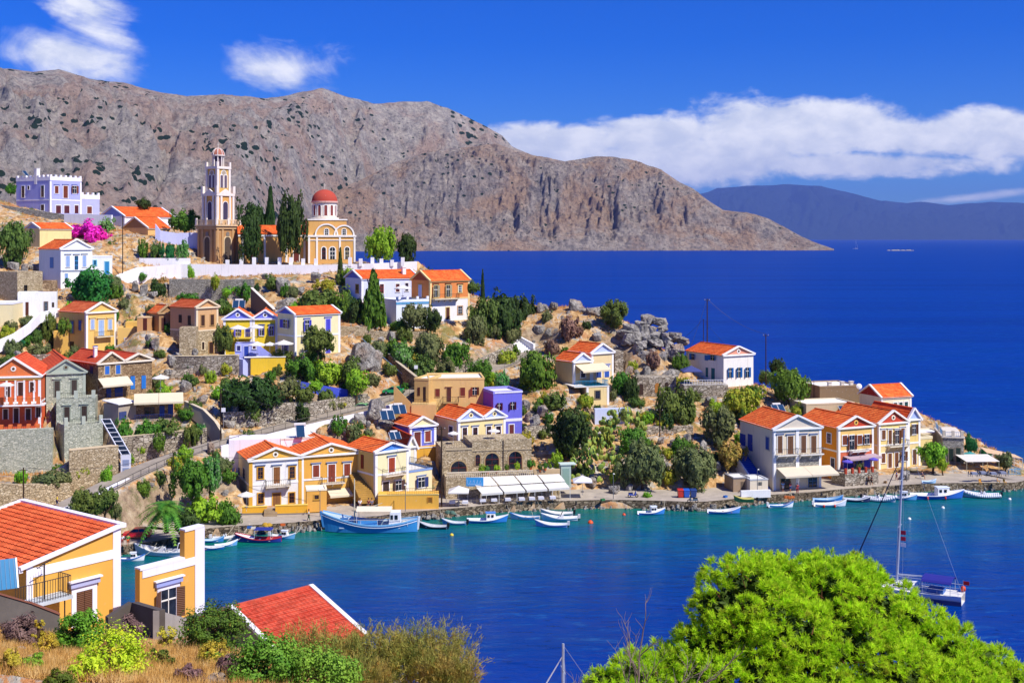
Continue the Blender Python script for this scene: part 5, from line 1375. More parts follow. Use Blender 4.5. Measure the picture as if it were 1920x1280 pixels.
for i,p in enumerate(edge):
	a = edge[max(0,i - 1)]; b = edge[min(len(edge) - 1,i + 1)]; d = Vector((b.x - a.x,b.y - a.y,0)).normalized(); nn = Vector((-d.y,d.x,0))
	if nn.y < 0:nn = -nn
	inn.append(p + nn * 9.5)
qm = MB(); qf = MB()
for i in range(len(edge) - 1):
	a,b,c,d = edge[i],edge[i + 1],inn[i + 1],inn[i]; up = Vector((0,0,QZ))
	qm.poly([a + up,b + up,c + up,d + up])
	e = Vector((0,0.03,0))
	qf.hexa([a - Vector((0,0,2)),b - Vector((0,0,2)),b - Vector((0,-.5,2)),a - Vector((0,-.5,2))],[a + up * .985,b + up * .985,b + up * .985 + Vector((0,.5,0)),a + up * .985 + Vector((0,.5,0))])
tag(qm.build('quay',concrete('#b3a898','quay_pavement')),kind='structure')
tag(qf.build('quay_edge',stone('quay',('#4f4638','#857560','#b0a186'),'#3a3226',1.6,1.0)),kind='structure')

# ------------------------------------------------------------------ sea
def sea():
	ys = np.concatenate([np.arange(15,100,3.0),np.arange(100,262,1.0),np.geomspace(262,49000,110)])
	ks = np.concatenate([np.linspace(-3,-0.5,30)[:-1],np.linspace(-0.5,0.5,190),np.linspace(0.5,3,30)[1:]])
	Yg,Kg = np.meshgrid(ys,ks,indexing='ij'); Xg = Kg * Yg
	V = np.stack([Xg.ravel(),Yg.ravel(),np.zeros(Xg.size)],1)
	n1,n2 = Yg.shape; idx = np.arange(n1 * n2).reshape(n1,n2)
	Fa = np.stack([idx[:-1,:-1].ravel(),idx[:-1,1:].ravel(),idx[1:,1:].ravel(),idx[1:,:-1].ravel()],1)
	me = mesh_np('sea',V,Fa)
	d,_ = dist_line(Xg.ravel(),Yg.ravel(),[(p.x,p.y) for p in edge])
	at = me.attributes.new('shore','FLOAT','POINT'); at.data.foreach_set('value',d.astype(np.float32))
	t = NT('sea_water')
	a = t.N('ShaderNodeAttribute',attribute_name='shore',attribute_type='GEOMETRY')
	w = t.noise(t.geo((1,1,1)),0.09,4,0.6)
	dist = t.op('ADD',a.outputs['Fac'],t.op('MULTIPLY',t.op('SUBTRACT',w,0.5),34.0))
	k = t.N('ShaderNodeMapRange'); k.inputs['From Max'].default_value = 70.0; t.L(dist,k.inputs['Value'])
	col = t.ramp(k.outputs[0],[(0.0,'#0a7058'),(0.14,'#036c70'),(0.36,'#034e80'),(0.66,'#013a88'),(1.0,'#013690')])
	# seabed patches, wind lanes and painted ripple tones
	lanes = t.noise(t.geo((0.0012,0.012,1)),1.0,4,0.6)
	col = t.mix(t.mr(lanes,0.45,0.72,0,0.45),col,'#011c70')
	wv = t.noise(t.geo((0.45,1.1,1)),0.9,5,0.65,0.4); wv2 = t.noise(t.geo((0.3,0.9,1)),0.13,3,0.5)
	col = t.mix(t.mr(wv2,0.4,0.7,0,0.35),col,'#01387c')
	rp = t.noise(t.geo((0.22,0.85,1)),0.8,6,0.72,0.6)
	col = t.mix(t.mr(rp,0.54,0.72,0,0.5),col,'#2a70a8'); col = t.mix(t.mr(rp,0.46,0.3,0,0.5),col,'#000f46')  # sky-lit and dark wave facets painted into the water colour
	h = t.op('ADD',wv,t.op('MULTIPLY',wv2,2.2))
	bp = t.N('ShaderNodeBump'); bp.inputs['Strength'].default_value = 1.0; bp.inputs['Distance'].default_value = 0.34; t.L(h,bp.inputs['Height'])
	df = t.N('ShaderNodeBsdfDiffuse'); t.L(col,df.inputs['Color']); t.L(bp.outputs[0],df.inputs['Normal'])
	gl = t.N('ShaderNodeBsdfGlossy'); gl.inputs['Roughness'].default_value = 0.09; gl.inputs['Color'].default_value = (0.72,0.9,1,1); t.L(bp.outputs[0],gl.inputs['Normal'])
	fr = t.N('ShaderNodeFresnel'); fr.inputs['IOR'].default_value = 1.33; t.L(bp.outputs[0],fr.inputs['Normal'])
	mx = t.N('ShaderNodeMixShader'); t.L(t.op('MINIMUM',fr.outputs[0],t.mr(a.outputs['Fac'],5.0,110.0,0.34,0.10)),mx.inputs[0]); t.L(df.outputs[0],mx.inputs[1]); t.L(gl.outputs[0],mx.inputs[2]); t.L(mx.outputs[0],t.out.inputs['Surface'])
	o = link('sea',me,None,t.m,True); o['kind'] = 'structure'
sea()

# ------------------------------------------------------------------ mountains
def rock_range_mat(name,cols,scrub=0.5,pink=0.5,sc=1.0):
	t = NT(name); v = t.geo()
	n1 = t.noise(v,0.004 * sc,6,0.7,0.5); n2 = t.noise(v,0.022 * sc,8,0.8); n3 = t.noise(v,0.09 * sc,5,0.8)
	col = t.ramp(n2,[(0.25,cols[0]),(0.45,cols[1]),(0.6,cols[2]),(0.8,cols[3])])
	col = t.mix(t.mr(n1,0.42,0.62,0,pink),col,cols[4])
	col = t.mix(t.mr(n3,0.48,0.66,0,0.75),col,cols[0])
	vo = t.vor(t.geo((1,1,1.5)),0.024 * sc); dens = t.noise(v,0.0022 * sc,3)
	lim = t.op('MULTIPLY',t.mr(dens,0.40,0.62),scrub * 0.46)
	spk = t.op('LESS_THAN',vo.outputs['Distance'],lim)
	col = t.mix(spk,col,'#2b3a1c')
	t.bump(t.op('ADD',n2,t.op('MULTIPLY',n3,0.5)),1.0,22.0 / sc)
	return t.fin(col,0.97,0.05)
def mountain(name,crest,ybase,yb_far,px0,px1,Ycrest,mat,amp=0.10,seed=0,prof=1.0,step=3.0,rows=110,cliff=0.0,gully=70.0,jag=1.0):
	pxs = np.arange(px0,px1 + 0.1,step); cx = np.array([c[0] for c in crest],float); cy = np.array([c[1] for c in crest],float)
	cp = np.interp(pxs,cx,cy)
	cp = cp + fbm(pxs / 38.0,pxs * 0,octv=4,seed=seed + 5) * 3.2 * jag
	Yb = np.interp(pxs,[p[0] for p in yb_far],[p[1] for p in yb_far]) if isinstance(yb_far,list) else np.full(pxs.shape,float(yb_far))
	Yc = np.interp(pxs,[p[0] for p in Ycrest],[p[1] for p in Ycrest]) if isinstance(Ycrest,list) else np.full(pxs.shape,float(Ycrest))
	zc = H - (cp - HY) * Yc / F; zc = np.maximum(zc,1.0)
	t = np.concatenate([np.linspace(0,1,rows),np.linspace(1.02,1.8,12)])
	T,PX = np.meshgrid(t,pxs,indexing='ij')
	YB,YC,ZC = (np.broadcast_to(a,T.shape) for a in (Yb,Yc,zc))
	Yp = YB + (YC - YB) * T
	up = np.clip(T,0,1)
	base = up ** prof
	if cliff > 0:
		cl = 1 / (1 + np.exp(-(up - 0.55 - 0.12 * fbm(PX / 55,T * 2,octv=3,seed=seed + 30)) * 16)); base = base * (1 - cliff) + cl * cliff * up ** 0.3
	Zp = ZC * base
	env = np.sin(np.pi * np.clip(up,0,1)) ** 0.8 * (T <= 1)
	wv = fbm(PX / 120,T * 2.5,octv=3,seed=seed + 11) * 1.4
	g = fbm(PX / gully + wv,T * 1.1 + 3,octv=5,seed=seed,ridged=True)
	Zp = Zp + ZC * amp * g * env
	Xp = (PX - CX) / F * Yp
	s = (YC - YB).mean() / 14.0
	Zp = Zp + fbm(Xp / s,Yp / s,octv=6,seed=seed + 60,gain=0.55,ridged=True) * ZC * 0.095 * env
	Zp = np.where(T > 1,ZC * np.clip(1 - (T - 1) * 1.3,0,1),Zp)
	# never rises over the line of sight to the crest
	lim = H + (HY - cp[None,:]) * Yp / F
	Zp = np.where((T < 1),np.minimum(Zp,lim + 2 - 0.01 * (1 - up) * ZC),Zp)
	Zp[0,:] = -4
	V = np.stack([Xp.ravel(),Yp.ravel(),Zp.ravel()],1); n1,n2 = T.shape; idx = np.arange(n1 * n2).reshape(n1,n2)
	Fa = np.stack([idx[:-1,:-1].ravel(),idx[:-1,1:].ravel(),idx[1:,1:].ravel(),idx[1:,:-1].ravel()],1)
	o = link(name,mesh_np(name,V,Fa),None,mat,True); o['kind'] = 'structure'; return o
MG = rock_range_mat('bare_limestone_range',('#5e5a58','#a29a90','#cac0b0','#eee4d0','#b8947a'),0.85,0.6)
MH = rock_range_mat('headland_rock',('#4c4848','#968c82','#c0b2a0','#e8dac2','#b8936f'),0.4,0.7)
mountain('mountain_range',[(-500,150),(-200,120),(0,127),(60,136),(110,130),(180,150),(240,158),(300,172),(350,182),(420,178),(500,186),(560,174),(605,166),(640,178),(700,194),(760,191),(800,190),(840,202),(880,222),(915,240),(942,256),(960,275),(1100,330),(1200,400)],
         470,[(-300,2600),(450,3000),(600,4200),(760,4900),(1100,5100)],-300,1060,[(-300,3700),(300,4400),(700,5300),(945,5700),(1100,5800)],MG,0.115,2,0.85,3.0,120,gully=95,jag=0.8)
mountain('rocky_headland',[(380,452),(500,420),(560,385),(640,355),(760,296),(830,280),(900,274),(935,270),(960,280),(1000,292),(1060,302),(1110,293),(1150,295),(1200,304),(1240,318),(1275,342),(1300,355),(1330,378),(1355,394),(1400,399),(1440,410),(1490,437),(1530,455),(1562,466)],
         470,[(380,3700),(800,4300),(1200,4400),(1562,4500)],380,1564,[(380,3900),(560,4300),(800,4750),(1200,4900),(1350,4750),(1500,4600),(1562,4520)],MH,0.16,21,0.8,2.2,130,cliff=0.45,gully=44,jag=0.6)
mountain('distant_island',[(1150,420),(1250,380),(1325,361),(1345,353),(1400,349),(1480,346),(1540,350),(1590,361),(1650,376),(1700,381),(1735,379),(1780,385),(1820,381),(1860,378),(1920,381),(2000,372),(2200,390),(2500,420)],
         448,38000,1150,2500,44000,rock_range_mat('far_forest',('#141c1c','#243028','#303c30','#3c4636','#34342c'),0.3,0.4,0.14),0.32,44,0.8,3.0,70,gully=40,jag=0.5)
for (px,py,w_) in ((1690,470,50),):
	P = atz(px,py,0); m = MB()
	rr = random.Random(3)
	for i in range(9):
		x = (i - 4) * 11 + rr.uniform(-3,3); r = rr.uniform(3,7)
		m.lathe([(r * 1.6,-1),(r,r * .35),(r * .3,r * .6),(0,r * .62)],7,(x,rr.uniform(-4,4),0))
	o = m.build('rocky_islet',rock_mat(),matrix=Matrix.Translation(P)); tag(o,'low line of pale rocks breaking the open sea far right','rock')
# ------------------------------------------------------------------ vegetation kit
def leaf_cloud(C,Rd,n,size,seed,asp=1.6,out=None,up=0.0,jitter=0.8):
	"""n leaf quads around each clump centre; returns verts, faces"""
	g = np.random.default_rng(seed)
	k = len(C); N = k * n
	d = g.normal(size=(N,3)); d /= np.linalg.norm(d,axis=1)[:,None]
	r = g.uniform(0.35,1.0,N) ** 0.5
	cc = np.repeat(C,n,0); rr = np.repeat(Rd,n)
	p = cc + d * (r * rr)[:,None]
	nm = d + (0 if out is None else np.repeat(out,n,0) * 0.7) + g.normal(size=(N,3)) * jitter * 0.6
	nm[:,2] += up
	nm /= np.linalg.norm(nm,axis=1)[:,None] + 1e-9
	a = np.cross(nm,g.normal(size=(N,3))); a /= np.linalg.norm(a,axis=1)[:,None] + 1e-9
	b = np.cross(nm,a)
	s = size * g.uniform(0.6,1.3,N)
	a = a * (s * asp * 0.5)[:,None]; b = b * (s * 0.5)[:,None]
	V = np.stack([p - a,p - b,p + a,p + b],1).reshape(-1,3)
	return V,np.arange(N * 4).reshape(N,4)
CROWNS = {}
def crown_mesh(kind,var=0):
	key = (kind,var)
	if key in CROWNS:return CROWNS[key]
	g = np.random.default_rng(hash(kind) % 1 + sum(map(ord,kind)) + var * 101)
	if kind in ('round','olive','bush'):
		k = {'round':70,'olive':80,'bush':46}[kind]
		u = g.normal(size=(k,3)); u /= np.linalg.norm(u,axis=1)[:,None]
		rad = g.uniform(0.30,1.0,k) ** 0.45
		lob = 1 + 0.22 * np.sin(3 * np.arctan2(u[:,1],u[:,0]) + var) + 0.16 * g.normal(size=k)
		C = u * (rad * lob)[:,None] * np.array([0.80,0.80,0.42]) + np.array([0,0,0.5 if kind != 'bush' else 0.44])
		C[:,2] = np.clip(C[:,2],0.05,0.95)
		Rd = g.uniform(0.12,0.27,k) * (1.1 if kind == 'bush' else 1)
		n = {'round':60,'olive':55,'bush':55}[kind]
		V,Fa = leaf_cloud(C,Rd,n,{'round':0.085,'olive':0.075,'bush':0.105}[kind],var + 5,1.5 if kind != 'olive' else 2.4,u,0.25)
		V[:,2] = (V[:,2] - 0.5) * 1.0 + 0.5
	elif kind == 'cypress':
		k = 90; z = g.uniform(0.02,.95,k); prof = np.minimum(1,(z + 0.12) * 3) * (1 - z) ** 0.8
		a = g.uniform(0,2 * np.pi,k); rr = prof * g.uniform(0.5,0.85,k)
		C = np.stack([rr * np.cos(a),rr * np.sin(a),z],1); Rd = 0.22 * (0.5 + prof); u = np.stack([np.cos(a),np.sin(a),0 * a],1)
		V,Fa = leaf_cloud(C,Rd,50,0.11,var + 9,1.8,u,0.3); V[:,2] = np.clip(V[:,2],-0.02,1.04)
		V[:,2] = V[:,2]
	elif kind == 'conifer':
		cs = []
		for i in range(15):
			z = 0.12 + 0.86 * i / 14; L = (1 - z) * 0.95 + 0.08
			for j in range(5):
				a = j * 2 * np.pi / 5 + i * 0.9
				for t_ in (0.3,0.6,0.95):cs.append((L * t_ * np.cos(a),L * t_ * np.sin(a),z + 0.04 * t_))
		C = np.array(cs) + g.normal(size=(len(cs),3)) * 0.03; u = C * np.array([1,1,0])
		V,Fa = leaf_cloud(C,np.full(len(C),0.10),14,0.10,4,2.0,u,0.3)
	V = V.astype(np.float32)
	me = mesh_np(kind + '_crown',V,Fa); me.materials.append(None)
	CROWNS[key] = me; return me
def trunk_mb(h,r,seed,spread=0.5,limbs=4,crown_h=1.0):
	rr = random.Random(seed); m = MB()
	p = Vector((0,0,-0.6)); top = Vector((rr.uniform(-.15,.15) * h,rr.uniform(-.15,.15) * h,h))
	mid = p.lerp(top,0.5) + Vector((rr.uniform(-.06,.06) * h,0,0))
	m.tube(p,mid,r,r * .8,7); m.tube(mid,top,r * .8,r * .6,7)
	for i in range(limbs):
		a = i * 2 * math.pi / limbs + rr.uniform(-.4,.4)
		q = top + Vector((math.cos(a) * spread,math.sin(a) * spread,crown_h * rr.uniform(.35,.6)))
		k = top.lerp(q,.5) + Vector((0,0,-.08 * crown_h))
		m.tube(top,k,r * .55,r * .4,5); m.tube(k,q,r * .4,r * .15,5)
	return m
GREEN = foliage('#2c5a1a','#558a26'); DARK = foliage('#1e3a18','#3a5a22'); OLIVE = foliage('#4a5c34','#76824e'); BRIGHT = foliage('#4f8a1c','#86b82e')
YELG = foliage('#6a8a1e','#a8aa34'); TEAL = foliage('#1c5a3c','#34804c'); MID = foliage('#37561f','#627e36'); DRYB = foliage('#6a5240','#8a705a',transl=.1)
GOLD = foliage('#7a7a2c','#b09a48'); MAG = foliage('#c0147a','#e838a0'); OLEA = foliage('#3a7a34','#5a9a4a','#d8c8c0')
PAL = dict(g=GREEN,d=DARK,o=OLIVE,b=BRIGHT,y=YELG,t=TEAL,m=MID,r=DRYB,gold=GOLD,mag=MAG,ol=OLEA)
tree_n = [0]
def tree(cx,yt,yb,w,kind,pal,label,trunk=0.0,name=None,cat=None,Y=None,group=None):
	"""cx, yt, yb, w: photo pixels of axis, top, foot and width"""
	tree_n[0] += 1; i = tree_n[0]
	P = pt(cx,yb,Y) if Y else ground(cx,yb)
	s = P.y / F; wm = w * s; hm = (yb - yt) * s
	cat = cat or ('tree' if trunk > 0 or kind in ('cypress','conifer') else 'shrub')
	nm = name or {'round':'leafy_tree','olive':'olive_tree','cypress':'cypress_tree','conifer':'conifer_tree','bush':'shrub'}[kind]
	if cat == 'shrub' and not name:nm = 'shrub'
	root = thing(nm,label,cat,P,0,group)
	th = hm * trunk; ch = hm - th
	o = link('crown',crown_mesh(kind,i % 3),root)
	o.location = (0,0,th - 0.03 * ch); o.rotation_euler = (0,0,i * 1.7); o.scale = (wm / 2,wm / 2,ch)
	o.material_slots[0].link = 'OBJECT'; o.material_slots[0].material = PAL[pal]
	if kind == 'cypress':trunk_mb(max(th,.3) + ch * .5,0.18,i,0.05,0).build('trunk',bark(),root)
	elif kind == 'conifer':trunk_mb(hm * .93,.2,i,.05,0).build('trunk',bark(),root)
	else:trunk_mb(max(th,ch * .12),min(0.3,0.03 * hm + .08),i,wm * .28,5 if trunk > .2 else 3,ch * .8).build('trunk' if cat == 'tree' else 'stem',bark('#6a5642'),root)
	return root
T = tree
# upper left and church
T(27,412,500,64,'round','m','round green tree at the left edge above the old stone house',.12)
T(168,503,572,96,'round','t','large blue-green tree below the white blue-shuttered house',.08)
T(347,392,440,58,'round','g','wide green tree between the long hall and the bell tower',.1,Y=306)
T(270,371,390,34,'bush','d','small dark bush on the ridge above the long orange roof',Y=322)
T(470,402,494,46,'round','d','rounded dark conifer right beside the bell tower',.15,Y=294)
T(545,360,494,64,'round','d','broad tall dark cypress in front of the church dome',.12,Y=294)
T(507,350,494,30,'cypress','d','slim dark cypress behind the church nave',.05,Y=312)
T(475,378,470,62,'round','d','dark green tree behind the church nave beside the tower',.1,Y=313)
T(717,424,498,60,'round','b','bright green pine at the right end of the church terrace',.12,Y=299)
T(763,436,500,42,'round','d','dark green tree at the far right end of the church terrace',.12,Y=301)
T(638,464,546,15,'cypress','d','very slender cypress below the church apse',.02,Y=282)
T(358,498,524,17,'bush','b','green potted plant on top of the white church wall',Y=288)
T(403,513,540,20,'bush','y','yellow-green plant hanging over the grey retaining wall',Y=274.5)
T(352,546,572,52,'bush','g','low green fig bush behind the brown plastered house',Y=268)
for i,(x,y,w) in enumerate(((268,474,22),(292,476,26),(316,476,30),(342,476,28))):
	T(x,y - 24,y + 8,w,'bush',('g','m','t','ol')[i],('green garden bush, first from the left behind the white planter wall','green garden bush, second from the left behind the white planter wall','blue-green garden bush, third from the left behind the white planter wall','flowering garden bush nearest the bell tower behind the white planter wall')[i],Y=292)
T(165,414,456,82,'bush','mag','magenta bougainvillea spreading over a pergola below the lilac mansion',name='bougainvillea',cat='climber',Y=300)
T(190,428,462,40,'bush','mag','smaller magenta bougainvillea spill right of the large one',name='bougainvillea',cat='climber',Y=299)
T(198,410,440,40,'bush','ol','pale oleander against the white mansion wall',Y=305)
T(215,450,478,36,'bush','m','green shrubs around the pergola left of the wooden pole',Y=296)
# middle left
T(270,545,575,30,'bush','gold','tuft of tall dry grass on the rocks below the church wall',Y=276,cat='grass tuft',name='grass_tuft')
T(306,520,548,20,'bush','gold','golden grass tuft at the foot of the white church wall',Y=282,cat='grass tuft',name='grass_tuft')
T(90,583,640,34,'round','m','green creeper bush on the slope beside the white stair parapet',.05)
T(120,593,625,26,'bush','g','leafy bush against the left wall of the mustard house',Y=238)
T(68,612,645,26,'bush','m','green bush in the middle of the slope left of the mustard house')
T(36,632,655,22,'bush','t','small blue-green bush at the left on the dry slope')
T(75,640,668,50,'bush','o','olive-green scrub below the slope wall left of the mustard house')
T(420,608,664,42,'round','m','rounded green tree between the brown house and the yellow houses',.08,Y=232)
T(205,645,664,24,'bush','g','green bush at the foot of the mustard house front',Y=235)
T(467,704,776,108,'olive','d','wide dark olive tree above the rocks left of the road wall',.12)
T(595,612,690,64,'olive','m','olive tree with open crown in front of the pale yellow house',.38,Y=230)
T(565,666,708,60,'bush','g','dense green bush right of the yellow garden wall',Y=227)
T(612,672,716,66,'bush','b','bright green bush below the pale yellow house',Y=228)
T(655,672,715,60,'bush','m','mid-green bush below the grey boulder',Y=230)
T(668,690,758,52,'round','b','small light green tree beside the parked cars',.35,Y=227)
T(592,710,732,32,'bush','b','fresh green fig bush in front of the blue painted wall',Y=222)
T(530,716,744,46,'bush','o','mixed garden shrubs left of the blue painted wall',Y=219.5)
T(570,722,752,50,'bush','m','garden shrubs above the rubble road wall',Y=219.8)
T(622,738,772,36,'bush','o','olive-grey shrub over the road wall right of the garden')
T(567,756,790,32,'bush','d','dark oleander hanging in front of the rubble road wall',Y=216)
T(275,788,822,62,'bush','g','green garden shrub left on top of the creeper wall',Y=207)
T(310,780,816,60,'bush','m','green garden shrub in the middle on top of the creeper wall',Y=208.5)
T(235,786,826,40,'bush','g','tall green shrub beside the steel stair',Y=206)
T(350,762,786,50,'bush','g','dark hedge along the curved garden wall',Y=212)
T(378,790,812,26,'bush','ol','pale green shrub at the right end of the creeper wall',Y=210)
T(298,812,842,26,'bush','g','hanging green creeper on the left part of the garden retaining wall',name='creeper',cat='climber',Y=204.6)
T(356,792,836,24,'bush','m','hanging green creeper on the right part of the garden retaining wall',name='creeper',cat='climber',Y=206.8)
T(112,868,884,26,'bush','g','small bush at the foot of the smooth grey-green wall',Y=200)
T(85,885,910,62,'bush','o','overgrown hedge on the moss-covered wall, left half',name='hedge',cat='hedge',Y=190)
T(115,880,908,50,'bush','o','overgrown hedge on the moss-covered wall, right half',name='hedge',cat='hedge',Y=191)
# harbour left
T(160,916,986,58,'olive','m','sparse eucalyptus with two trunks left of the hairpin wall',.3,Y=169)
T(195,914,984,52,'olive','m','sparse eucalyptus nearer the palm beside the hairpin wall',.3,Y=170)
T(218,945,985,26,'olive','o','thin sapling between the eucalyptus and the red car',.4,Y=171)
T(360,858,930,74,'round','g','large green tree above the palm and below the road',.05,Y=184)
T(395,852,925,44,'round','ol','flowering white oleander above the yellow side path',.05,Y=187)
T(345,835,862,34,'bush','b','light green bush by the hairpin road railing',Y=193)
T(385,922,982,74,'bush','b','bright green bush right of the palm')
T(430,940,985,50,'bush','g','green ground bush left of the yellow parapet')
T(350,955,1000,60,'bush','d','dark undergrowth at the foot of the palm',Y=172)
# centre
T(600,540,604,90,'round','m','large green tree left of the lilac long house',.05,Y=262)
T(645,545,612,60,'round','g','green tree touching the left wall of the lilac long house',.05,Y=261)
T(560,562,592,44,'bush','b','light green bush behind the yellow houses',Y=263)
T(610,520,545,44,'bush','y','prickly yellow-green bush on the orange slope below the church',Y=275)
T(534,532,556,20,'bush','g','small green bush in front of a boulder below the church')
T(700,517,616,60,'conifer','g','layered star-pine in front of the lilac long house',0,Y=254)
T(668,556,612,40,'round','d','dark tree between the star-pine and the pale yellow house',.05,Y=256)
T(750,598,618,40,'bush','g','green shrub at the foot of the white-blue terrace house',Y=254)
T(775,570,622,52,'olive','o','olive tree in front of the white-blue terrace house',.2,Y=253)
T(808,575,626,46,'olive','d','dark olive tree below the orange upper house',.12,Y=254)
T(905,505,600,13,'cypress','d','tall needle-thin cypress right of the orange upper house',.02,Y=270)
T(912,555,640,66,'round','m','mid-green tree under the needle-thin cypress',.1,Y=264)
T(945,550,648,92,'round','d','big dark tree behind the curve of the upper road',.1,Y=267)
T(978,552,610,56,'round','d','dark evergreen on the ridge against the sea',.1,Y=275)
T(892,590,650,50,'round','o','grey-green tree left of the big dark tree',.1,Y=259)
T(742,628,682,56,'bush','g','round green bush right of the big grey boulder',Y=245)
T(757,645,684,44,'bush','ol','white-flowering oleander by the brown stair',Y=242)
T(804,624,688,60,'olive','o','grey olive tree in the middle of the slope above the car park',.12,Y=246)
T(852,640,698,54,'round','g','green tree above the upper road wall',.08,Y=248)
T(790,668,712,56,'bush','m','green bush beside the stair wall above the tan flat house',Y=240)
T(838,672,704,40,'bush','o','olive-green bush behind the flat-roofed tan house',Y=243)
T(948,652,684,50,'bush','y','yellow-green hedge along the upper road',Y=256)
T(902,672,716,46,'round','g','green tree between the tan flat house and the violet house',.05,Y=240)
T(1005,655,748,82,'round','g','large green fig tree left of the beige gabled house',.1,Y=241)
T(940,690,735,34,'bush','ol','green-white shrub behind the violet flat house',Y=236)
T(1040,735,765,50,'bush','m','low green bushes below the turquoise stair',Y=233)
# right hillside
T(1153,560,612,58,'round','m','round dark bush on the headland ridge against the sea',.03)
T(1068,588,636,44,'bush','r','leafless brown bush on the dry headland slope')
T(1035,638,664,34,'bush','r','second brown bush below the leafless one on the slope')
T(1165,696,742,44,'round','g','green bush right of the beige gabled house',.05,Y=243)
T(1185,705,760,36,'round','d','dark shrub in front of the stone ruin',.05,Y=241)
T(1264,722,822,86,'round','m','big green tree in the middle of the right slope',.1,Y=234)
T(1348,762,834,72,'olive','o','grey-green olive tree left of the beige gabled harbour house',.12)
T(1388,726,782,76,'round','y','yellow-green shrub below the white headland house',.03)
T(1480,690,760,82,'round','g','dark green fig tree at the right end of the headland slope',.12)
T(1498,755,785,36,'bush','y','yellow-green vine bush behind the beige gabled house',Y=240)
T(1068,762,856,98,'round','d','massive dark green tree right of the stone arcade hall',.08)
T(1205,826,920,90,'olive','o','feathery tamarisk left above the quay',.15)
T(1304,840,920,86,'olive','o','feathery tamarisk right above the quay by the bins',.15)
T(1185,800,850,60,'round','g','green shrub between the prickly pears and the wooden pole',.03)
T(1370,830,884,60,'olive','gold','thin golden shrub beside the blue stair',.15)
T(1045,845,876,30,'bush','b','light green bush left of the large prickly pear')
T(1213,920,935,20,'bush','b','tiny bright green bush at the edge of the quay road')
T(1225,660,690,30,'bush','r','dry bush under the grey outcrop')
# harbour right
T(1750,828,902,58,'round','b','light green mulberry tree on the right quay',.42,Y=222)
T(1768,858,902,22,'round','b','small sapling next to the mulberry tree',.5,Y=221)
T(1820,814,846,28,'bush','t','grey-green bush beside the stone end house',Y=236)
T(1847,838,858,30,'bush','t','low tamarisk behind the café canopy',Y=234)
T(1884,846,890,32,'olive','o','small olive tree among the café tables',.3,Y=226)
T(1612,862,898,20,'bush','o','dry bush right of the low stone terrace',Y=216)
T(1717,895,910,22,'bush','gold','brown bush at the quay edge by the mulberry tree',Y=219)

def palm(px,py,Y,label):
	P = pt(px,py,Y); t = thing('palm_tree',label,'palm',P)
	MB().tube((0,0,-.5),(0,0,2.6),.35,.3,9).build('trunk',bark('#6a4a30'),t)
	rr = random.Random(5)
	for i in range(54):
		a = i * 2.399; el = rr.uniform(-.1,1.4); L = rr.uniform(3.6,4.8); m = MB(); pr = None; n = 9
		pts = []
		for k in range(n + 1):
			u = k / n; pts.append(Vector((math.cos(a) * L * u * math.cos(el * (1 - u * .3)),math.sin(a) * L * u * math.cos(el * (1 - u * .3)),2.6 + L * u * math.sin(el) - 1.6 * u * u * L * .5)))
		side = Vector((-math.sin(a),math.cos(a),0))
		for k in range(1,n):
			p,q = pts[k],pts[k + 1]; w = .75 * math.sin(math.pi * (k / n) ** .7) + .1
			for s in (-1,1):
				for f in (0,.5):
					b = p.lerp(q,f); tip = b + side * s * w + (q - p).normalized() * .35 + Vector((0,0,-.12))
					m.poly([b,b + (q - p) * .42,tip])
		m.poly([pts[0] - side * .04,pts[0] + side * .04,pts[-1]])
		m.build('frond',foliage('#2c6a22','#5a9a34'),t)
palm(312,992,172.5,'feathery date palm on the slope behind the red car')
def prickly(px,yt,yb,w,label,seed,Y=None):
	P = pt(px,yb,Y) if Y else ground(px,yb); s = P.y / F; t = thing('prickly_pear',label,'cactus',P); rr = random.Random(seed)
	hm = (yb - yt) * s; wm = w * s
	me = None
	for i in range(90):
		u = rr.uniform(-1,1); z = (rr.random() ** .8) * (1 - .45 * u * u); y = rr.uniform(-.5,.3)
		if me is None:
			m = MB().lathe([(0,-.5),(.3,-.36),(.42,0),(.32,.36),(0,.5)],8); me = bpy.data.meshes.new('pad'); me.from_pydata([(a,b * .22,c) for a,b,c in m.v],[],m.f); me.materials.append(foliage('#4f7a34','#8a9a40','#c8b848','cactus',.05))
			me.polygons.foreach_set('use_smooth',np.ones(len(me.polygons),bool))
		o = bpy.data.objects.new('pad',me); COL.objects.link(o); o.parent = t
		o.location = (u * wm / 2,y * wm / 2,z * hm); o.rotation_euler = (rr.uniform(-.5,.5),rr.uniform(-.9,.9),rr.uniform(0,6)); k = rr.uniform(.8,1.35); o.scale = (k,k,k)
prickly(1118,822,898,96,'large prickly pear thicket above the white parasol',3)
prickly(1168,764,828,84,'prickly pear thicket below the blue-white garden wall',4)
prickly(1130,800,840,40,'small prickly pear between the two larger thickets',6)

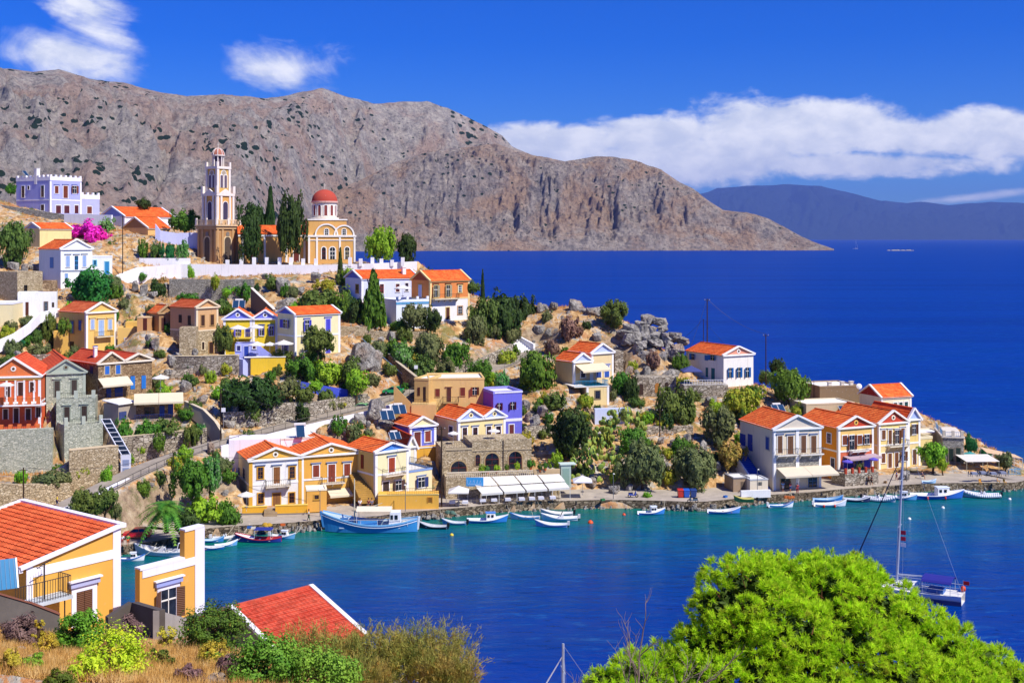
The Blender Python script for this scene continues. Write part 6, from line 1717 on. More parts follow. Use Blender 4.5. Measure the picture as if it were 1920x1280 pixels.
# ------------------------------------------------------------------ rocks
BOULD = []
def boulder_meshes():
	for v in range(6):
		bm = bmesh.new(); bmesh.ops.create_icosphere(bm,subdivisions=4,radius=1.0)
		co = np.array([p.co[:] for p in bm.verts]); g = np.random.default_rng(v)
		co = co * (1 + 0.26 * fbm(co[:,0] * 1.1 + v * 7,co[:,1] * 1.1,co[:,2] * 1.1,3,v * 13,True))[:,None]
		for k in range(16):      # broken faces
			d = g.normal(size=3); d /= np.linalg.norm(d); s = co @ d; lim = g.uniform(.45,.8); ov = np.maximum(0,s - lim); co = co - d[None,:] * (ov * .92)[:,None]
		n2 = fbm(co[:,0] * 3.5 + v,co[:,1] * 3.5,co[:,2] * 1.6,4,v,True,.6); cr = np.abs(fbm(co[:,0] * 1.8 + v * 3,co[:,1] * 1.8,co[:,2] * .7,3,v + 40))
		co = co * (1 + 0.10 * n2 - 0.16 * np.exp(-(cr / .05) ** 2))[:,None]
		for p,q in zip(bm.verts,co):p.co = q
		me = bpy.data.meshes.new('boulder'); bm.to_mesh(me); bm.free(); me.materials.append(rock_mat()); BOULD.append(me)
boulder_meshes()
def boulder(px,yt,yb,w,label,group=None,Y=None,i=0,sink=.25):
	P = pt(px,yb,Y) if Y else ground(px,yb); s = P.y / F
	o = bpy.data.objects.new('boulder',BOULD[i % 6]); COL.objects.link(o); hm = (yb - yt) * s; wm = w * s
	o.location = P + Vector((0,wm * .2,hm * .5 - hm * sink * .5)); o.scale = (wm * .55,wm * .5,hm * .62); o.rotation_euler = (0,0,i * 1.3)
	return tag(o,label,'boulder',group)
boulder(672,632,700,66,'huge grey boulder beside the pale yellow house',i=1,Y=236)
boulder(700,650,700,34,'grey boulder leaning on the huge one by the stair',i=3,Y=238)
boulder(528,515,552,36,'large grey boulder on the orange slope below the church',i=2)
boulder(560,532,553,18,'dark boulder right of the large one below the church',i=4)
boulder(590,508,532,26,'pale boulder close under the church wall',i=5)
boulder(496,508,524,20,'small pale boulder at the left under the church wall',i=0)
boulder(535,555,580,40,'flat pale boulder above the yellow house roofs',i=3)
boulder(1078,554,600,36,'tall pale boulder on the headland ridge',i=2,Y=272)
boulder(1110,566,602,40,'blocky grey boulder on the headland ridge left of the round bush',i=4,Y=270)
boulder(1095,570,600,28,'grey boulder between two others on the headland ridge',i=0,Y=271)
boulder(700,740,790,44,'grey rock behind the small purple house by the solar heaters',i=1,Y=219)
boulder(672,770,800,30,'low grey rock left of the solar heaters',i=2,Y=217)
boulder(720,785,808,40,'pale rock right behind the solar roof house',i=5,Y=218)
boulder(1258,690,712,40,'rounded grey boulder in front of the navy parasol',i=3)
rr = random.Random(21)
lab = 'jagged grey limestone boulder in the large outcrop on the headland'
pts_ = [(1180,618),(1200,612),(1222,622),(1245,618),(1265,635),(1278,640),(1190,638),(1212,640),(1235,645),(1256,652),(1272,660),(1176,640),(1200,658),(1224,664),(1244,672),(1215,676),(1198,650),(1232,632),(1208,625),(1250,640),(1262,668),(1228,682),(1170,626),(1240,606),(1216,604)]
for i,(x,y) in enumerate(sorted(pts_)):lab = f"jagged grey limestone boulder, {i + 1}{({0: 'st', 1: 'nd', 2: 'rd'}.get(i % 10, 'th')) if i not in (10, 11, 12) else 'th'} from the left in the headland outcrop"; boulder(x,y - rr.uniform(12,22),y + 6,rr.uniform(24,42),lab,'limestone outcrop on the headland',i=i,Y=264 - (y - 600) * .09)
lab = 'pale weathered rock half buried in the dry hillside'
spots = [(240,560),(252,545),(268,552),(284,556),(298,548),(310,538),(228,548),(320,690),(335,680),(352,700),(365,668),(318,705),(345,735),(378,755),(290,655),(278,640),(1012,585),(1022,578),(1040,580),(1015,625),(1030,630),(1120,640),(1160,660),(1180,700),(1195,705),(1210,712),(1245,745),(1330,760),(1240,830),(1270,835),(1290,830),(1250,880),(1180,920),(1150,925),(1320,850),(1440,780),(1420,772),(1465,770),
         (990,790),(1005,800),(1015,780),(985,770),(430,800),(450,795),(470,800),(490,790),(440,780),(180,860),(195,870),(210,865),(185,880),(410,905),(420,930),(400,880),(640,810),(655,805),(690,800),(625,800),(735,640),(760,690),(715,640),(870,720),(1010,760),(480,780),(160,640),(60,690),(30,680),(120,690),(45,510),(60,505),(25,505),(395,850),(1345,880),(1400,860),(1110,910),(1090,905),(1700,900)]
SPOT = []
def near_label(x,y,noun):
	m = min(MARKS,key=lambda q:math.hypot((q[0] - x),(q[1] - y) * 1.3)); dx,dy = x - m[0],y - m[1]
	rel = ('right of' if dx > 0 else 'left of') + (' and below' if dy > 0 else ' and above') if 0.5 < abs(dx) / (abs(dy) + .1) < 2 else ('right of' if dx > 0 else 'left of') if abs(dx) > abs(dy) * 1.3 else ('below' if dy > 0 else 'above')
	k = f'{noun} {rel} the {m[2]}'; n = SPOT.count(k); SPOT.append(k)
	return k if n == 0 else f"{['second', 'third', 'fourth', 'fifth', 'sixth', 'seventh', 'eighth', 'ninth', 'tenth'][min(n - 1, 8)]} {k}, counted outwards"
near_key = lambda q:min(math.hypot((m[0] - q[0]),(m[1] - q[1]) * 1.3) for m in MARKS)
spots.sort(key=near_key)
for i,(x,y) in enumerate(spots):lab = near_label(x,y,'pale weathered rock'); w = rr.uniform(12,26); boulder(x,y - w * rr.uniform(.7,1.3),y + 3,w,lab,'rocks on the dry hillside',i=i)

# dry grass, stones: real pieces, too many and too small to count
def clear_of_buildings(x,y):
	for P,th,w,d in FOOT:
		c,s = math.cos(th),math.sin(th); lx = (x - P.x) * c + (y - P.y) * s; ly = -(x - P.x) * s + (y - P.y) * c
		if -0.8 < lx < w + 0.8 and -1.5 < ly < d + .8:return False
	return True
def scatter():
	g = np.random.default_rng(4); N = 30000
	x = g.uniform(-150,105,N); y = g.uniform(165,330,N)
	ok = in_poly(x,y,land); px = CX + F * x / y; ok &= (px > -30) & (px < 1950)
	d1,_ = dist_line(x,y,[(p.x,p.y) for p in edge]); ok &= d1 > 10.5
	d2,_ = dist_line(x,y,[(p.x,p.y) for p in roadpts]); ok &= d2 > 2.9
	for P,th,w,d in FOOT:
		c,s = math.cos(th),math.sin(th); lx = (x - P.x) * c + (y - P.y) * s; ly = -(x - P.x) * s + (y - P.y) * c
		ok &= ~((lx > -.8) & (lx < w + .8) & (ly > -1.5) & (ly < d + .8))
	x,y = x[ok],y[ok]; z = np.array([hz(a,b) for a,b in zip(x,y)])
	dens = fbm(x / 14,y / 14,octv=3,seed=77); k = dens + g.uniform(-.4,.4,len(x)) > -0.12
	x,y,z = x[k],y[k],z[k]; n = len(x); B = 7
	X = np.repeat(x,B) + g.normal(0,.25,n * B); Y = np.repeat(y,B) + g.normal(0,.25,n * B); Zb = np.repeat(z,B) - .06
	hgt = np.repeat(g.uniform(.3,.75,n),B) * g.uniform(.6,1.2,n * B); a = g.uniform(0,2 * np.pi,n * B); w = g.uniform(.03,.09,n * B); lean = g.normal(0,.22,(n * B,2))
	V = np.stack([np.stack([X - w * np.cos(a),Y - w * np.sin(a),Zb],1),np.stack([X + w * np.cos(a),Y + w * np.sin(a),Zb],1),np.stack([X + lean[:,0],Y + lean[:,1],Zb + hgt],1)],1).reshape(-1,3)
	t = NT('dry_grass'); nn = t.noise(t.geo(),0.5,4,.7)
	mat = t.fin(t.ramp(nn,[(0.3,'#8a5a28'),(0.5,'#c48a40'),(0.7,'#dcb468')]),.9,.1)
	o = link('dry_grass',mesh_np('dry_grass',V,np.arange(n * B * 3).reshape(-1,3)),None,mat); tag(o,'dry golden grass covering the hillside','grass',kind='stuff')
	# loose stones
	m = MB(); rr = random.Random(8); sel = g.choice(n,1500,replace=False)
	for i in sel:
		r = rr.uniform(.12,.5); c = Vector((x[i],y[i],z[i])); k = 6
		ring = lambda rad,zz:[c + Vector((rad * rr.uniform(.7,1.2) * math.cos(q * 2 * math.pi / k),rad * rr.uniform(.7,1.2) * math.sin(q * 2 * math.pi / k),zz)) for q in range(k)]
		m.hexa(ring(r,-.1),ring(r * .7,r * rr.uniform(.5,1)))
	o = m.build('loose_stones',rock_mat()); tag(o,'loose pale stones strewn over the dry hillside','stones',kind='stuff')
	# rip-rap along the quay
	m = MB()
	for i in range(len(edge) - 1):
		a,b = edge[i],edge[i + 1]; pxm = proj(a)[0]
		if pxm < -50 or pxm > 1935:continue
		L = (b - a).length; dens = 5 if (515 < pxm < 830 or 1240 < pxm < 1340) else 1.4
		for q in range(int(L * dens)):
			c = a.lerp(b,rr.random()) + Vector((rr.uniform(-.2,.2),rr.uniform(-1.2,.1),0)); r = rr.uniform(.16,.42); c.z = rr.uniform(-.1,.3) if dens < 3 else rr.uniform(-.1,.8); k = 6
			ring = lambda rad,zz:[c + Vector((rad * rr.uniform(.7,1.2) * math.cos(w * 2 * math.pi / k),rad * rr.uniform(.7,1.2) * math.sin(w * 2 * math.pi / k),zz)) for w in range(k)]
			m.hexa(ring(r,-.3),ring(r * .65,r * rr.uniform(.5,.9)))
	o = m.build('quay_rocks',rock_mat()); tag(o,'rough stones piled along the foot of the quay','stones',kind='stuff')
scatter()
lab = 'low dark-green scrub bush dotted over the dry hillside'
for i,(x,y) in enumerate(sorted([(232,575),(260,600),(330,640),(310,600),(1025,600),(1100,615),(1130,655),(1060,660),(980,775),(1020,820),(1120,770),(1230,850),(1330,800),(1420,745),(1450,800),(420,770),(470,820),(380,700),(350,690),(300,730),(510,600),(480,545),(570,570),(650,600),(870,690),(760,730),(690,820),(180,700),(50,680),(140,660),(20,440),(60,400),(20,360),(1270,770),(1200,760),(1160,880),(1090,890),(1400,800),(1340,730)],key=near_key)):
	w = rr.uniform(14,26); lab = near_label(x,y,'low dark-green scrub bush'); T(x,y - w * .7,y + 2,w,'bush',('m','o','d','g')[i % 4],lab,group='scrub on the dry hillside',name='scrub_bush')

gl_ = [(215,600),(245,615),(285,590),(320,625),(345,650),(300,668),(270,690),(310,745),(335,765),(395,715),(410,745),(440,755),(520,700),(545,735),(500,690),(610,750),(640,765),(660,720),(700,720),(730,700),(720,665),(775,665),(825,715),(870,660),(925,630),(960,665),(980,730),(1010,770),(1030,790),(985,830),(1100,760),(1130,740),(1145,800),(1170,790),(1215,790),(1240,800),(1230,870),(1255,905),(1290,850),(1330,885),(1360,810),(1390,830),(1420,800),(1440,830),(1340,770),(1300,750),(1405,880),(1150,900),(1095,890),(20,620),(50,610),(15,690),(130,680),(105,655),(160,890),(200,900),(420,880),(405,860),(470,835),(330,880),(300,905),(270,925),(580,560),(510,540),(640,530),(460,560)]
for i,(x,y) in enumerate(sorted(gl_,key=near_key)):
	w = rr.uniform(18,36); T(x,y - w * rr.uniform(.6,.9),y + 3,w,'bush' if i % 3 else 'olive',('m','b','g','o','m','y')[i % 6],near_label(x,y,'leafy green shrub'),group='green shrubs on the hillside',name='hillside_shrub',cat='shrub')

gq = random.Random(77); made = 0; cand = []
KW = (('m','mid-green shrub'),('b','fresh green shrub'),('o','olive-grey shrub'),('d','dark green shrub'),('y','yellow-green shrub'),('g','deep green shrub'))
for tr in range(4000):
	x,y = gq.uniform(0,1540),gq.uniform(520,920)
	P = ground(x,y)
	if P.z < 3.2 or P.y > 300 or not clear_of_buildings(P.x,P.y) or dist_line(np.array([P.x]),np.array([P.y]),[(p.x,p.y) for p in roadpts])[0][0] < 3.6:continue
	if x > 1000 and y < 690:continue
	cand.append((x,y)); made += 1
	if made >= 130:break
for x,y in sorted(cand,key=near_key):
	k,nm_ = KW[gq.randrange(6)]; w = gq.uniform(15,40); big = 'large ' if w > 30 else ('small ' if w < 21 else '')
	T(x,y - w * gq.uniform(.55,.95),y + 3,w,gq.choice(('bush','bush','olive')),k,near_label(x,y,big + nm_),group='green shrubs on the hillside',name='hillside_shrub',cat='shrub')
# ------------------------------------------------------------------ boats
def hull_mesh(L,B,D,bow=1.5,stern=0.75,sheer=0.45,draft=0.35,double=False,n=18):
	"""closed open-boat hull; x forward, z=0 waterline. returns MB with outer(0)/inner(1) faces"""
	rings = []
	for i in range(n + 1):
		t = i / n; x = -L / 2 + L * t
		if double:w = B / 2 * max(0.03,math.sin(math.pi * (0.04 + .92 * t)) ** 0.55)
		else:w = B / 2 * (stern + (1 - stern) * min(1,t * 2.6)) * (1 if t < .5 else max(0.03,1 - ((t - .5) / .5) ** 2.3))
		zs = D + sheer * (2 * (t - .42)) ** 2 * (bow if t > .42 else .5 * (2.2 if double else 1))
		kz = -draft * (1 if t < .8 else 1 - ((t - .8) / .2) * 1.2)
		rake = 0.10 * L * max(0,(t - .75) / .25) ** 1.5
		iw = max(0.01,w - .07); fl = min(zs - .15,.12)
		xr = x + rake * 0.4
		rings.append([(xr,-w,zs),(x,-w * .82,.10),(x,-w * .45,kz * .6),(x,0,kz),(x,w * .45,kz * .6),(x,w * .82,.10),(xr,w,zs),
                      (xr,iw,zs),(x,iw * .8,fl),(x,-iw * .8,fl),(xr,-iw,zs)])
	m = MB(); k = 11
	for r in rings:m.v += r
	for i in range(n):
		for j in range(k):
			a,b = i * k + j,i * k + (j + 1) % k
			m.f.append((a,b,b + k,a + k)); m.m.append(1 if j in (6,7,8,9) else 0)
	m.f.append(tuple(range(k))[::-1]); m.m.append(0); m.f.append(tuple(n * k + j for j in range(k))); m.m.append(0)
	return m,rings
def boat(px,py,wpx,head,label,hc='#3a7ec8',ic='#e4e4e0',tc='#f2f2f0',ex=(),name='rowing_boat',cat='boat',double=False,beam=.3,D=.42,group=None,foreshort=None,z=0.0,bot=None):
	P = atz(px,py,z); s = F / P.y; hd = R(head)
	L = wpx / s / max(.35,abs(math.cos(hd))) if foreshort is None else foreshort
	B = L * beam; k = (L / 5.0) ** .5; D = D * k
	t = thing(name,label,cat,P,hd,group)
	m,rg = hull_mesh(L,B,D,double=double,sheer=.32 * k,draft=.3)
	m.build('hull',[paint(hc,.35),paint(ic,.5)],t)
	q = MB()
	for side in (0,6):
		for a,b in zip(rg[:-1],rg[1:]):q.bar(a[side],b[side],.09,.11)
	q.build('rub_rail',paint(tc,.4),t)
	if 'thwarts' in ex:
		for x in (-.25,0.0,.22):MB().box(x * L - .14,x * L + .14,-B * .4,B * .4,D * .55,D * .55 + .06).build('thwart',paint('#b08a58' if 'wood' in ex else '#dcdad4'),t)
	if 'outboard' in ex:
		o = MB().box(-L / 2 - .42,-L / 2 - .05,-.17,.17,D - .05,D + .55).build('outboard_motor',paint('#20242a' if 'darkmotor' in ex else '#d8d8d8',.3),t)
		MB().box(-L / 2 - .3,-L / 2 - .14,-.07,.07,-.5,D - .05).build('motor_leg',paint('#3a3e44'),o)
	if 'deck' in ex:
		d = MB();
		for i in range(11,18):
			a,b = rg[i],rg[i + 1]; d.poly([(a[7][0],-a[7][1],a[7][2] - .04),(b[7][0],-b[7][1],b[7][2] - .04),(b[7][0],b[7][1],b[7][2] - .04),(a[7][0],a[7][1],a[7][2] - .04)])
		d.build('foredeck',paint('#eeeeec'),t)
	if 'cabin' in ex:
		x0,x1 = -.02 * L,.26 * L; w = B * .34; h = .95 * k
		c = MB().hexa([(x0,-w,D * .6),(x1,-w * .8,D * .6),(x1,w * .8,D * .6),(x0,w,D * .6)],[(x0 + .05,-w * .85,D + h),(x1 - .35 * k,-w * .7,D + h),(x1 - .35 * k,w * .7,D + h),(x0 + .05,w * .85,D + h)]).build('cabin',paint('#f2f2f0',.35),t)
		MB().hexa([(x0 - .1,-w * .95,D + h),(x1 - .2 * k,-w * .8,D + h),(x1 - .2 * k,w * .8,D + h),(x0 - .1,w * .95,D + h)],[(x0 - .1,-w * .9,D + h + .08),(x1 - .25 * k,-w * .75,D + h + .08),(x1 - .25 * k,w * .75,D + h + .08),(x0 - .1,w * .9,D + h + .08)]).build('cabin_roof',paint('#dfe8f4' if 'bluetop' not in ex else '#3a80d0',.35),c)
		for sd in (-1,1):
			for u in (.2,.55):
				xa = x0 + (x1 - x0) * u; yw = sd * (w * .93 - (w * .12) * u) ; MB().box(xa - .16 * k,xa + .16 * k,yw - .06,yw + .06,D + h * .42,D + h * .78).build('cabin_window',glass(),c)
	if 'console' in ex:
		MB().hexa([(-.1 * L,-.35,.1),(.05 * L,-.3,.1),(.05 * L,.3,.1),(-.1 * L,.35,.1)],[(-.1 * L,-.33,D + .55),(0,-.28,D + .55),(0,.28,D + .55),(-.1 * L,.33,D + .55)]).build('console',paint('#f0f0ee',.3),t)
		MB().hexa([(-.02 * L,-.36,D + .3),(.0,-.36,D + .3),(.0,.36,D + .3),(-.02 * L,.36,D + .3)],[(-.08 * L,-.3,D + .95),(-.07 * L,-.3,D + .95),(-.07 * L,.3,D + .95),(-.08 * L,.3,D + .95)]).build('windscreen',glass(),t)
		MB().box(-.32 * L,-.16 * L,-B * .3,B * .3,.1,D * .9).build('seat',paint('#e8e8ea'),t)
	if 'bimini' in ex:
		c = '#2a3a9a' if 'bluebimini' in ex else '#f0ead8'
		o = MB().hexa([(-.3 * L,-B * .38,D + 1.35),(.1 * L,-B * .38,D + 1.35),(.1 * L,B * .38,D + 1.35),(-.3 * L,B * .38,D + 1.35)],[(-.28 * L,-B * .3,D + 1.5),(.08 * L,-B * .3,D + 1.5),(.08 * L,B * .3,D + 1.5),(-.28 * L,B * .3,D + 1.5)]).build('canopy',canvas(c),t)
		q = MB()
		for x in (-.28,.08):
			for sd in (-1,1):q.bar((x * L,sd * B * .36,D * .8),(x * L,sd * B * .36,D + 1.36),.05,.05)
		q.build('canopy_frame',paint('#c8ccd0',.3),o)
	if 'tube' in ex:       # inflatable
		q = MB()
		for side in (0,6):
			for a,b in zip(rg[:-1],rg[1:]):q.tube((a[side][0],a[side][1],a[side][2] - .12),(b[side][0],b[side][1],b[side][2] - .12),.26 * k,.26 * k,8)
		q.build('inflatable_tube',paint('#d4d8e2',.45),t,True)
	if 'arch' in ex:
		q = MB(); q.bar((-.4 * L,-B * .4,D),(-.44 * L,-B * .36,D + 1.3),.09,.09); q.bar((-.4 * L,B * .4,D),(-.44 * L,B * .36,D + 1.3),.09,.09); q.bar((-.44 * L,-B * .38,D + 1.3),(-.44 * L,B * .38,D + 1.3),.1,.1)
		q.build('radar_arch',paint('#f0f0f0',.3),t)
	if 'fenders' in ex:
		for u in (-.25,.1):MB().lathe([(0,-.3),(.14,-.2),(.16,0),(.14,.2),(0,.3)],8,(u * L,-B * .55,D * .5)).build('fender',paint('#d83a20',.4),t,True)
	if z == 0.0:
		bx = L * .46 if math.sin(hd) >= 0 or abs(math.sin(hd)) < .25 else -L * .46; dn = Vector((math.sin(hd),math.cos(hd),0)); a0 = Vector((bx,0,D + .25)); b0 = a0 + dn * 3.6 + Vector((math.copysign(.8,bx),0,1.2 - D)); mr_ = MB(); pr = a0
		for k_ in range(1,7):u = k_ / 6; q_ = a0.lerp(b0,u) - Vector((0,0,.5 * 4 * u * (1 - u) * .6)); mr_.tube(pr,q_,.022,.022,4); pr = q_
		mr_.build('mooring_rope',paint('#d8d0b8',.8),t)
	if 'tender' in ex:
		for sd in (-1,1):MB().box(-.1 * L,.2 * L,sd * B * .38 - .03,sd * B * .38 + .03,D * .7,D * .7 + .08).build('oar',paint('#b8925a'),t)
	return t
boat(246,1051,46,10,'white-and-blue small cabin boat at the left quay edge','#e8eaee','#e8e6e0','#2a6ab8',('cabin','deck'),'cabin_boat')
boat(300,1040,96,168,'white speedboat with radar arch moored below the red car','#d6d8e6','#f0eeea','#f4f4f4',('console','arch','deck','outboard'),'speedboat',D=.55)
boat(398,1016,40,12,'blue rowing boat at the far left of the moored row, nearest the quay','#3a80c8','#cfd6de','#8ac0e8',('thwarts',))
boat(396,1030,44,200,'blue rowing boat left, with its bow pointing at the yellow wall corner','#2a74c8','#c8ccd0','#e8eef4',('thwarts','wood'))
boat(424,1024,36,30,'small pale blue dinghy between the blue rowing boats','#6aa8e0','#e0e4e8','#f0f4f8',('thwarts',))
boat(424,1012,50,8,'white dinghy with outboard behind the blue rowing boats','#e0e4ea','#d8d8d4','#f0f0f0',('outboard','console'),'motor_dinghy')
boat(486,1015,84,178,'red-and-navy fishing boat with blue bimini','#2c3c98','#c03a3a','#c0283a',('bimini','bluebimini','fenders','deck','thwarts'),'fishing_boat',double=True)
boat(530,1009,46,-12,'white-and-sky-blue cuddy boat right of the red-and-navy boat','#6ab0e0','#eceeee','#f4f6f8',('cabin','outboard'),'cabin_boat')
boat(812,990,52,168,'dark-hulled open dinghy with outboard right of the big blue boat','#3a3e4a','#d0d4d4','#e8eaec',('outboard','darkmotor','thwarts'),'motor_dinghy')
boat(852,983,44,172,'light blue rowing boat with dark outboard beside the dark dinghy','#5aa0d8','#d8dce0','#e8f0f4',('outboard','darkmotor','thwarts'),'rowing_boat')
boat(913,979,74,6,'bright blue cabin boat with white wheelhouse before the taverna','#2f7ed0','#dce4ec','#e8f0f8',('cabin','bluetop','deck'),'cabin_boat')
boat(985,973,54,174,'narrow white rowing boat with pale blue stripe before the taverna','#d0dcec','#e8e4d8','#4a90d0',('thwarts','wood'))
boat(1045,966,58,176,'white open motorboat farthest back in the cluster of three','#e4e0d8','#e8e6e0','#f4f2ee',('outboard','darkmotor'),'motor_dinghy')
boat(1050,975,66,178,'white open motorboat in the middle of the cluster of three','#eceef2','#e4e6e8','#ffffff',('outboard','console'),'motor_dinghy')
boat(1034,987,58,172,'white-and-blue motorboat in front of the cluster of three','#8ab0e8','#eceef2','#f8f8f8',('outboard','thwarts'),'motor_dinghy')
boat(1221,964,50,12,'small white cabin boat with blue stripe alone below the tamarisks','#3f86d8','#e4e8ee','#f4f4f4',('cabin','deck'),'cabin_boat')
boat(1357,962,60,3,'slender blue-and-white rowing boat below the quay bend','#4a8ad8','#e8ecf0','#f4f4f4',('thwarts','wood'))
boat(1395,938,36,176,'yellow-and-green rowing boat pulled up on the quay','#6a9a5a','#d8d088','#e8d870',('thwarts','wood'),z=1.4)
boat(1464,951,46,8,'white rowing boat with blue gunwale near the shop awnings','#e4ecf4','#dde4ea','#2f74c0',('thwarts','outboard'))
boat(1552,940,54,5,'bright blue rowing boat, rear one of the pair by the orange house','#2a78c8','#a8c4d8','#7ab4e4',('thwarts',))
boat(1556,949,60,6,'white motorboat with red fenders, front one of the pair by the orange house','#d8e0ee','#e4e0d4','#ffffff',('outboard','thwarts','fenders'),'motor_dinghy')
boat(1606,940,46,-14,'dark blue open boat with outboard before the orange house','#2a3460','#c8d0dc','#e8ecf0',('outboard','thwarts'),'motor_dinghy')
boat(1648,939,54,-24,'grey inflatable boat with console behind the tall mast','#c0c8d4','#8a90a0','#d8dce4',('tube','console','outboard','darkmotor'),'inflatable_boat')
boat(1690,936,52,-14,'white cabin cruiser between the inflatable and the long blue boat','#5aa0d8','#eceeee','#f4f4f4',('cabin','deck','outboard'),'cabin_boat')
boat(1757,934,96,3,'long blue-and-white cabin boat on the right quay','#2f6ac8','#eceff2','#f4f4f6',('cabin','deck','fenders'),'cabin_boat',D=.5)
boat(1840,932,66,172,'white inflatable boat with dark outboard at the right end','#d0d8e8','#9aa0b0','#e8ecf4',('tube','console','outboard','darkmotor'),'inflatable_boat')
boat(1742,905,26,5,'pale blue upturned dinghy lying under the mulberry tree','#a8d0f0','#c8e0f4','#e0f0fa',(),'dinghy',z=1.4)

def caique():
	P = atz(697,995,0); t = thing('fishing_caique','large light blue wooden fishing caique with cream awning along the quay','boat',P,R(180))
	L = 13.8; m,rg = hull_mesh(L,4.2,1.25,bow=1.25,sheer=1.0,draft=.7,double=True,n=26)
	m.build('hull',[paint('#3a90d0',.4),paint('#c8dcec')],t)
	q = MB(); w = MB()
	for side in (0,6):
		for a,b in zip(rg[:-1],rg[1:]):
			q.bar(a[side],b[side],.16,.18); w.bar((a[side][0],a[side][1] * 1.005,a[side][2] - .32),(b[side][0],b[side][1] * 1.005,b[side][2] - .32),.1,.08)
	q.build('gunwale',paint('#7ab8e4'),t); w.build('rubbing_strake',paint('#e4eef6'),t)
	MB().box(-L * .32,L * .34,-1.5,1.5,.7,.85).build('deck',paint('#b0c8d8'),t)
	MB().bar((L / 2 + .35,0,.6),(L / 2 + .75,0,3.0),.3,.3).build('stem_post',paint('#3a80c0'),t); MB().bar((-L / 2 - .05,0,.3),(-L / 2 - .3,0,2.2),.26,.26).build('stern_post',paint('#e4eef4'),t)
	h = MB().hexa([(-4.4,-1.0,.8),(-2.6,-1.0,.8),(-2.6,1.0,.8),(-4.4,1.0,.8)],[(-4.3,-.9,3.0),(-2.9,-.9,3.0),(-2.9,.9,3.0),(-4.3,.9,3.0)]).build('wheelhouse',paint('#eef0f2'),t)
	for x in (-4.0,-3.3):MB().box(x,x + .45,.9,1.0,1.9,2.6).build('wheelhouse_window',glass(),h)
	MB().hexa([(-3.0,-1.5,3.25),(2.2,-1.5,3.25),(2.2,1.5,3.25),(-3.0,1.5,3.25)],[(-3.0,-.2,3.7),(2.2,-.2,3.7),(2.2,.2,3.7),(-3.0,.2,3.7)]).build('awning',canvas('#f2ecd2'),t)
	q = MB()
	for x in (-2.9,2.1):
		for y in (-1.4,1.4):q.bar((x,y,.8),(x,y,3.3),.07,.07)
	q.build('awning_frame',paint('#d8dade'),t)
	MB().tube((2.6,0,.8),(2.6,0,7.8),.11,.07,8).build('mast',paint('#d8ccb0'),t); MB().tube((2.6,0,2.8),(-1.6,0,4.2),.07,.05,6).build('boom',paint('#d8ccb0'),t)
	MB().box(-.9,2.0,-.95,.95,.85,1.7).build('deck_house',paint('#4a98dc'),t); MB().box(3.6,4.6,-.5,.5,.85,1.9).build('hatch',paint('#2a6aa8'),t)
	rr2 = random.Random(2)
	for i in range(5):MB().lathe([(.5,0),(.45,.3),(.2,.5),(0,.55)],8,(-4.9 - i * .28,rr2.uniform(-.6,.6),.85 + rr2.uniform(0,.3))).build('net_pile',canvas('#e0d8c4'),t,True)
	q = MB(); q.bar((-5.8,-1.0,1.9),(4.8,-1.55,2.0),.04,.04); q.bar((-5.8,1.0,1.9),(4.8,1.55,2.0),.04,.04)
	for x in (-5.5,-3.5,-1,1.5,4):
		for sd in (-1,1):q.bar((x,sd * 1.3,1.0),(x,sd * 1.3,1.95),.04,.04)
	q.build('railing',paint('#e8e8e8'),t)
caique()

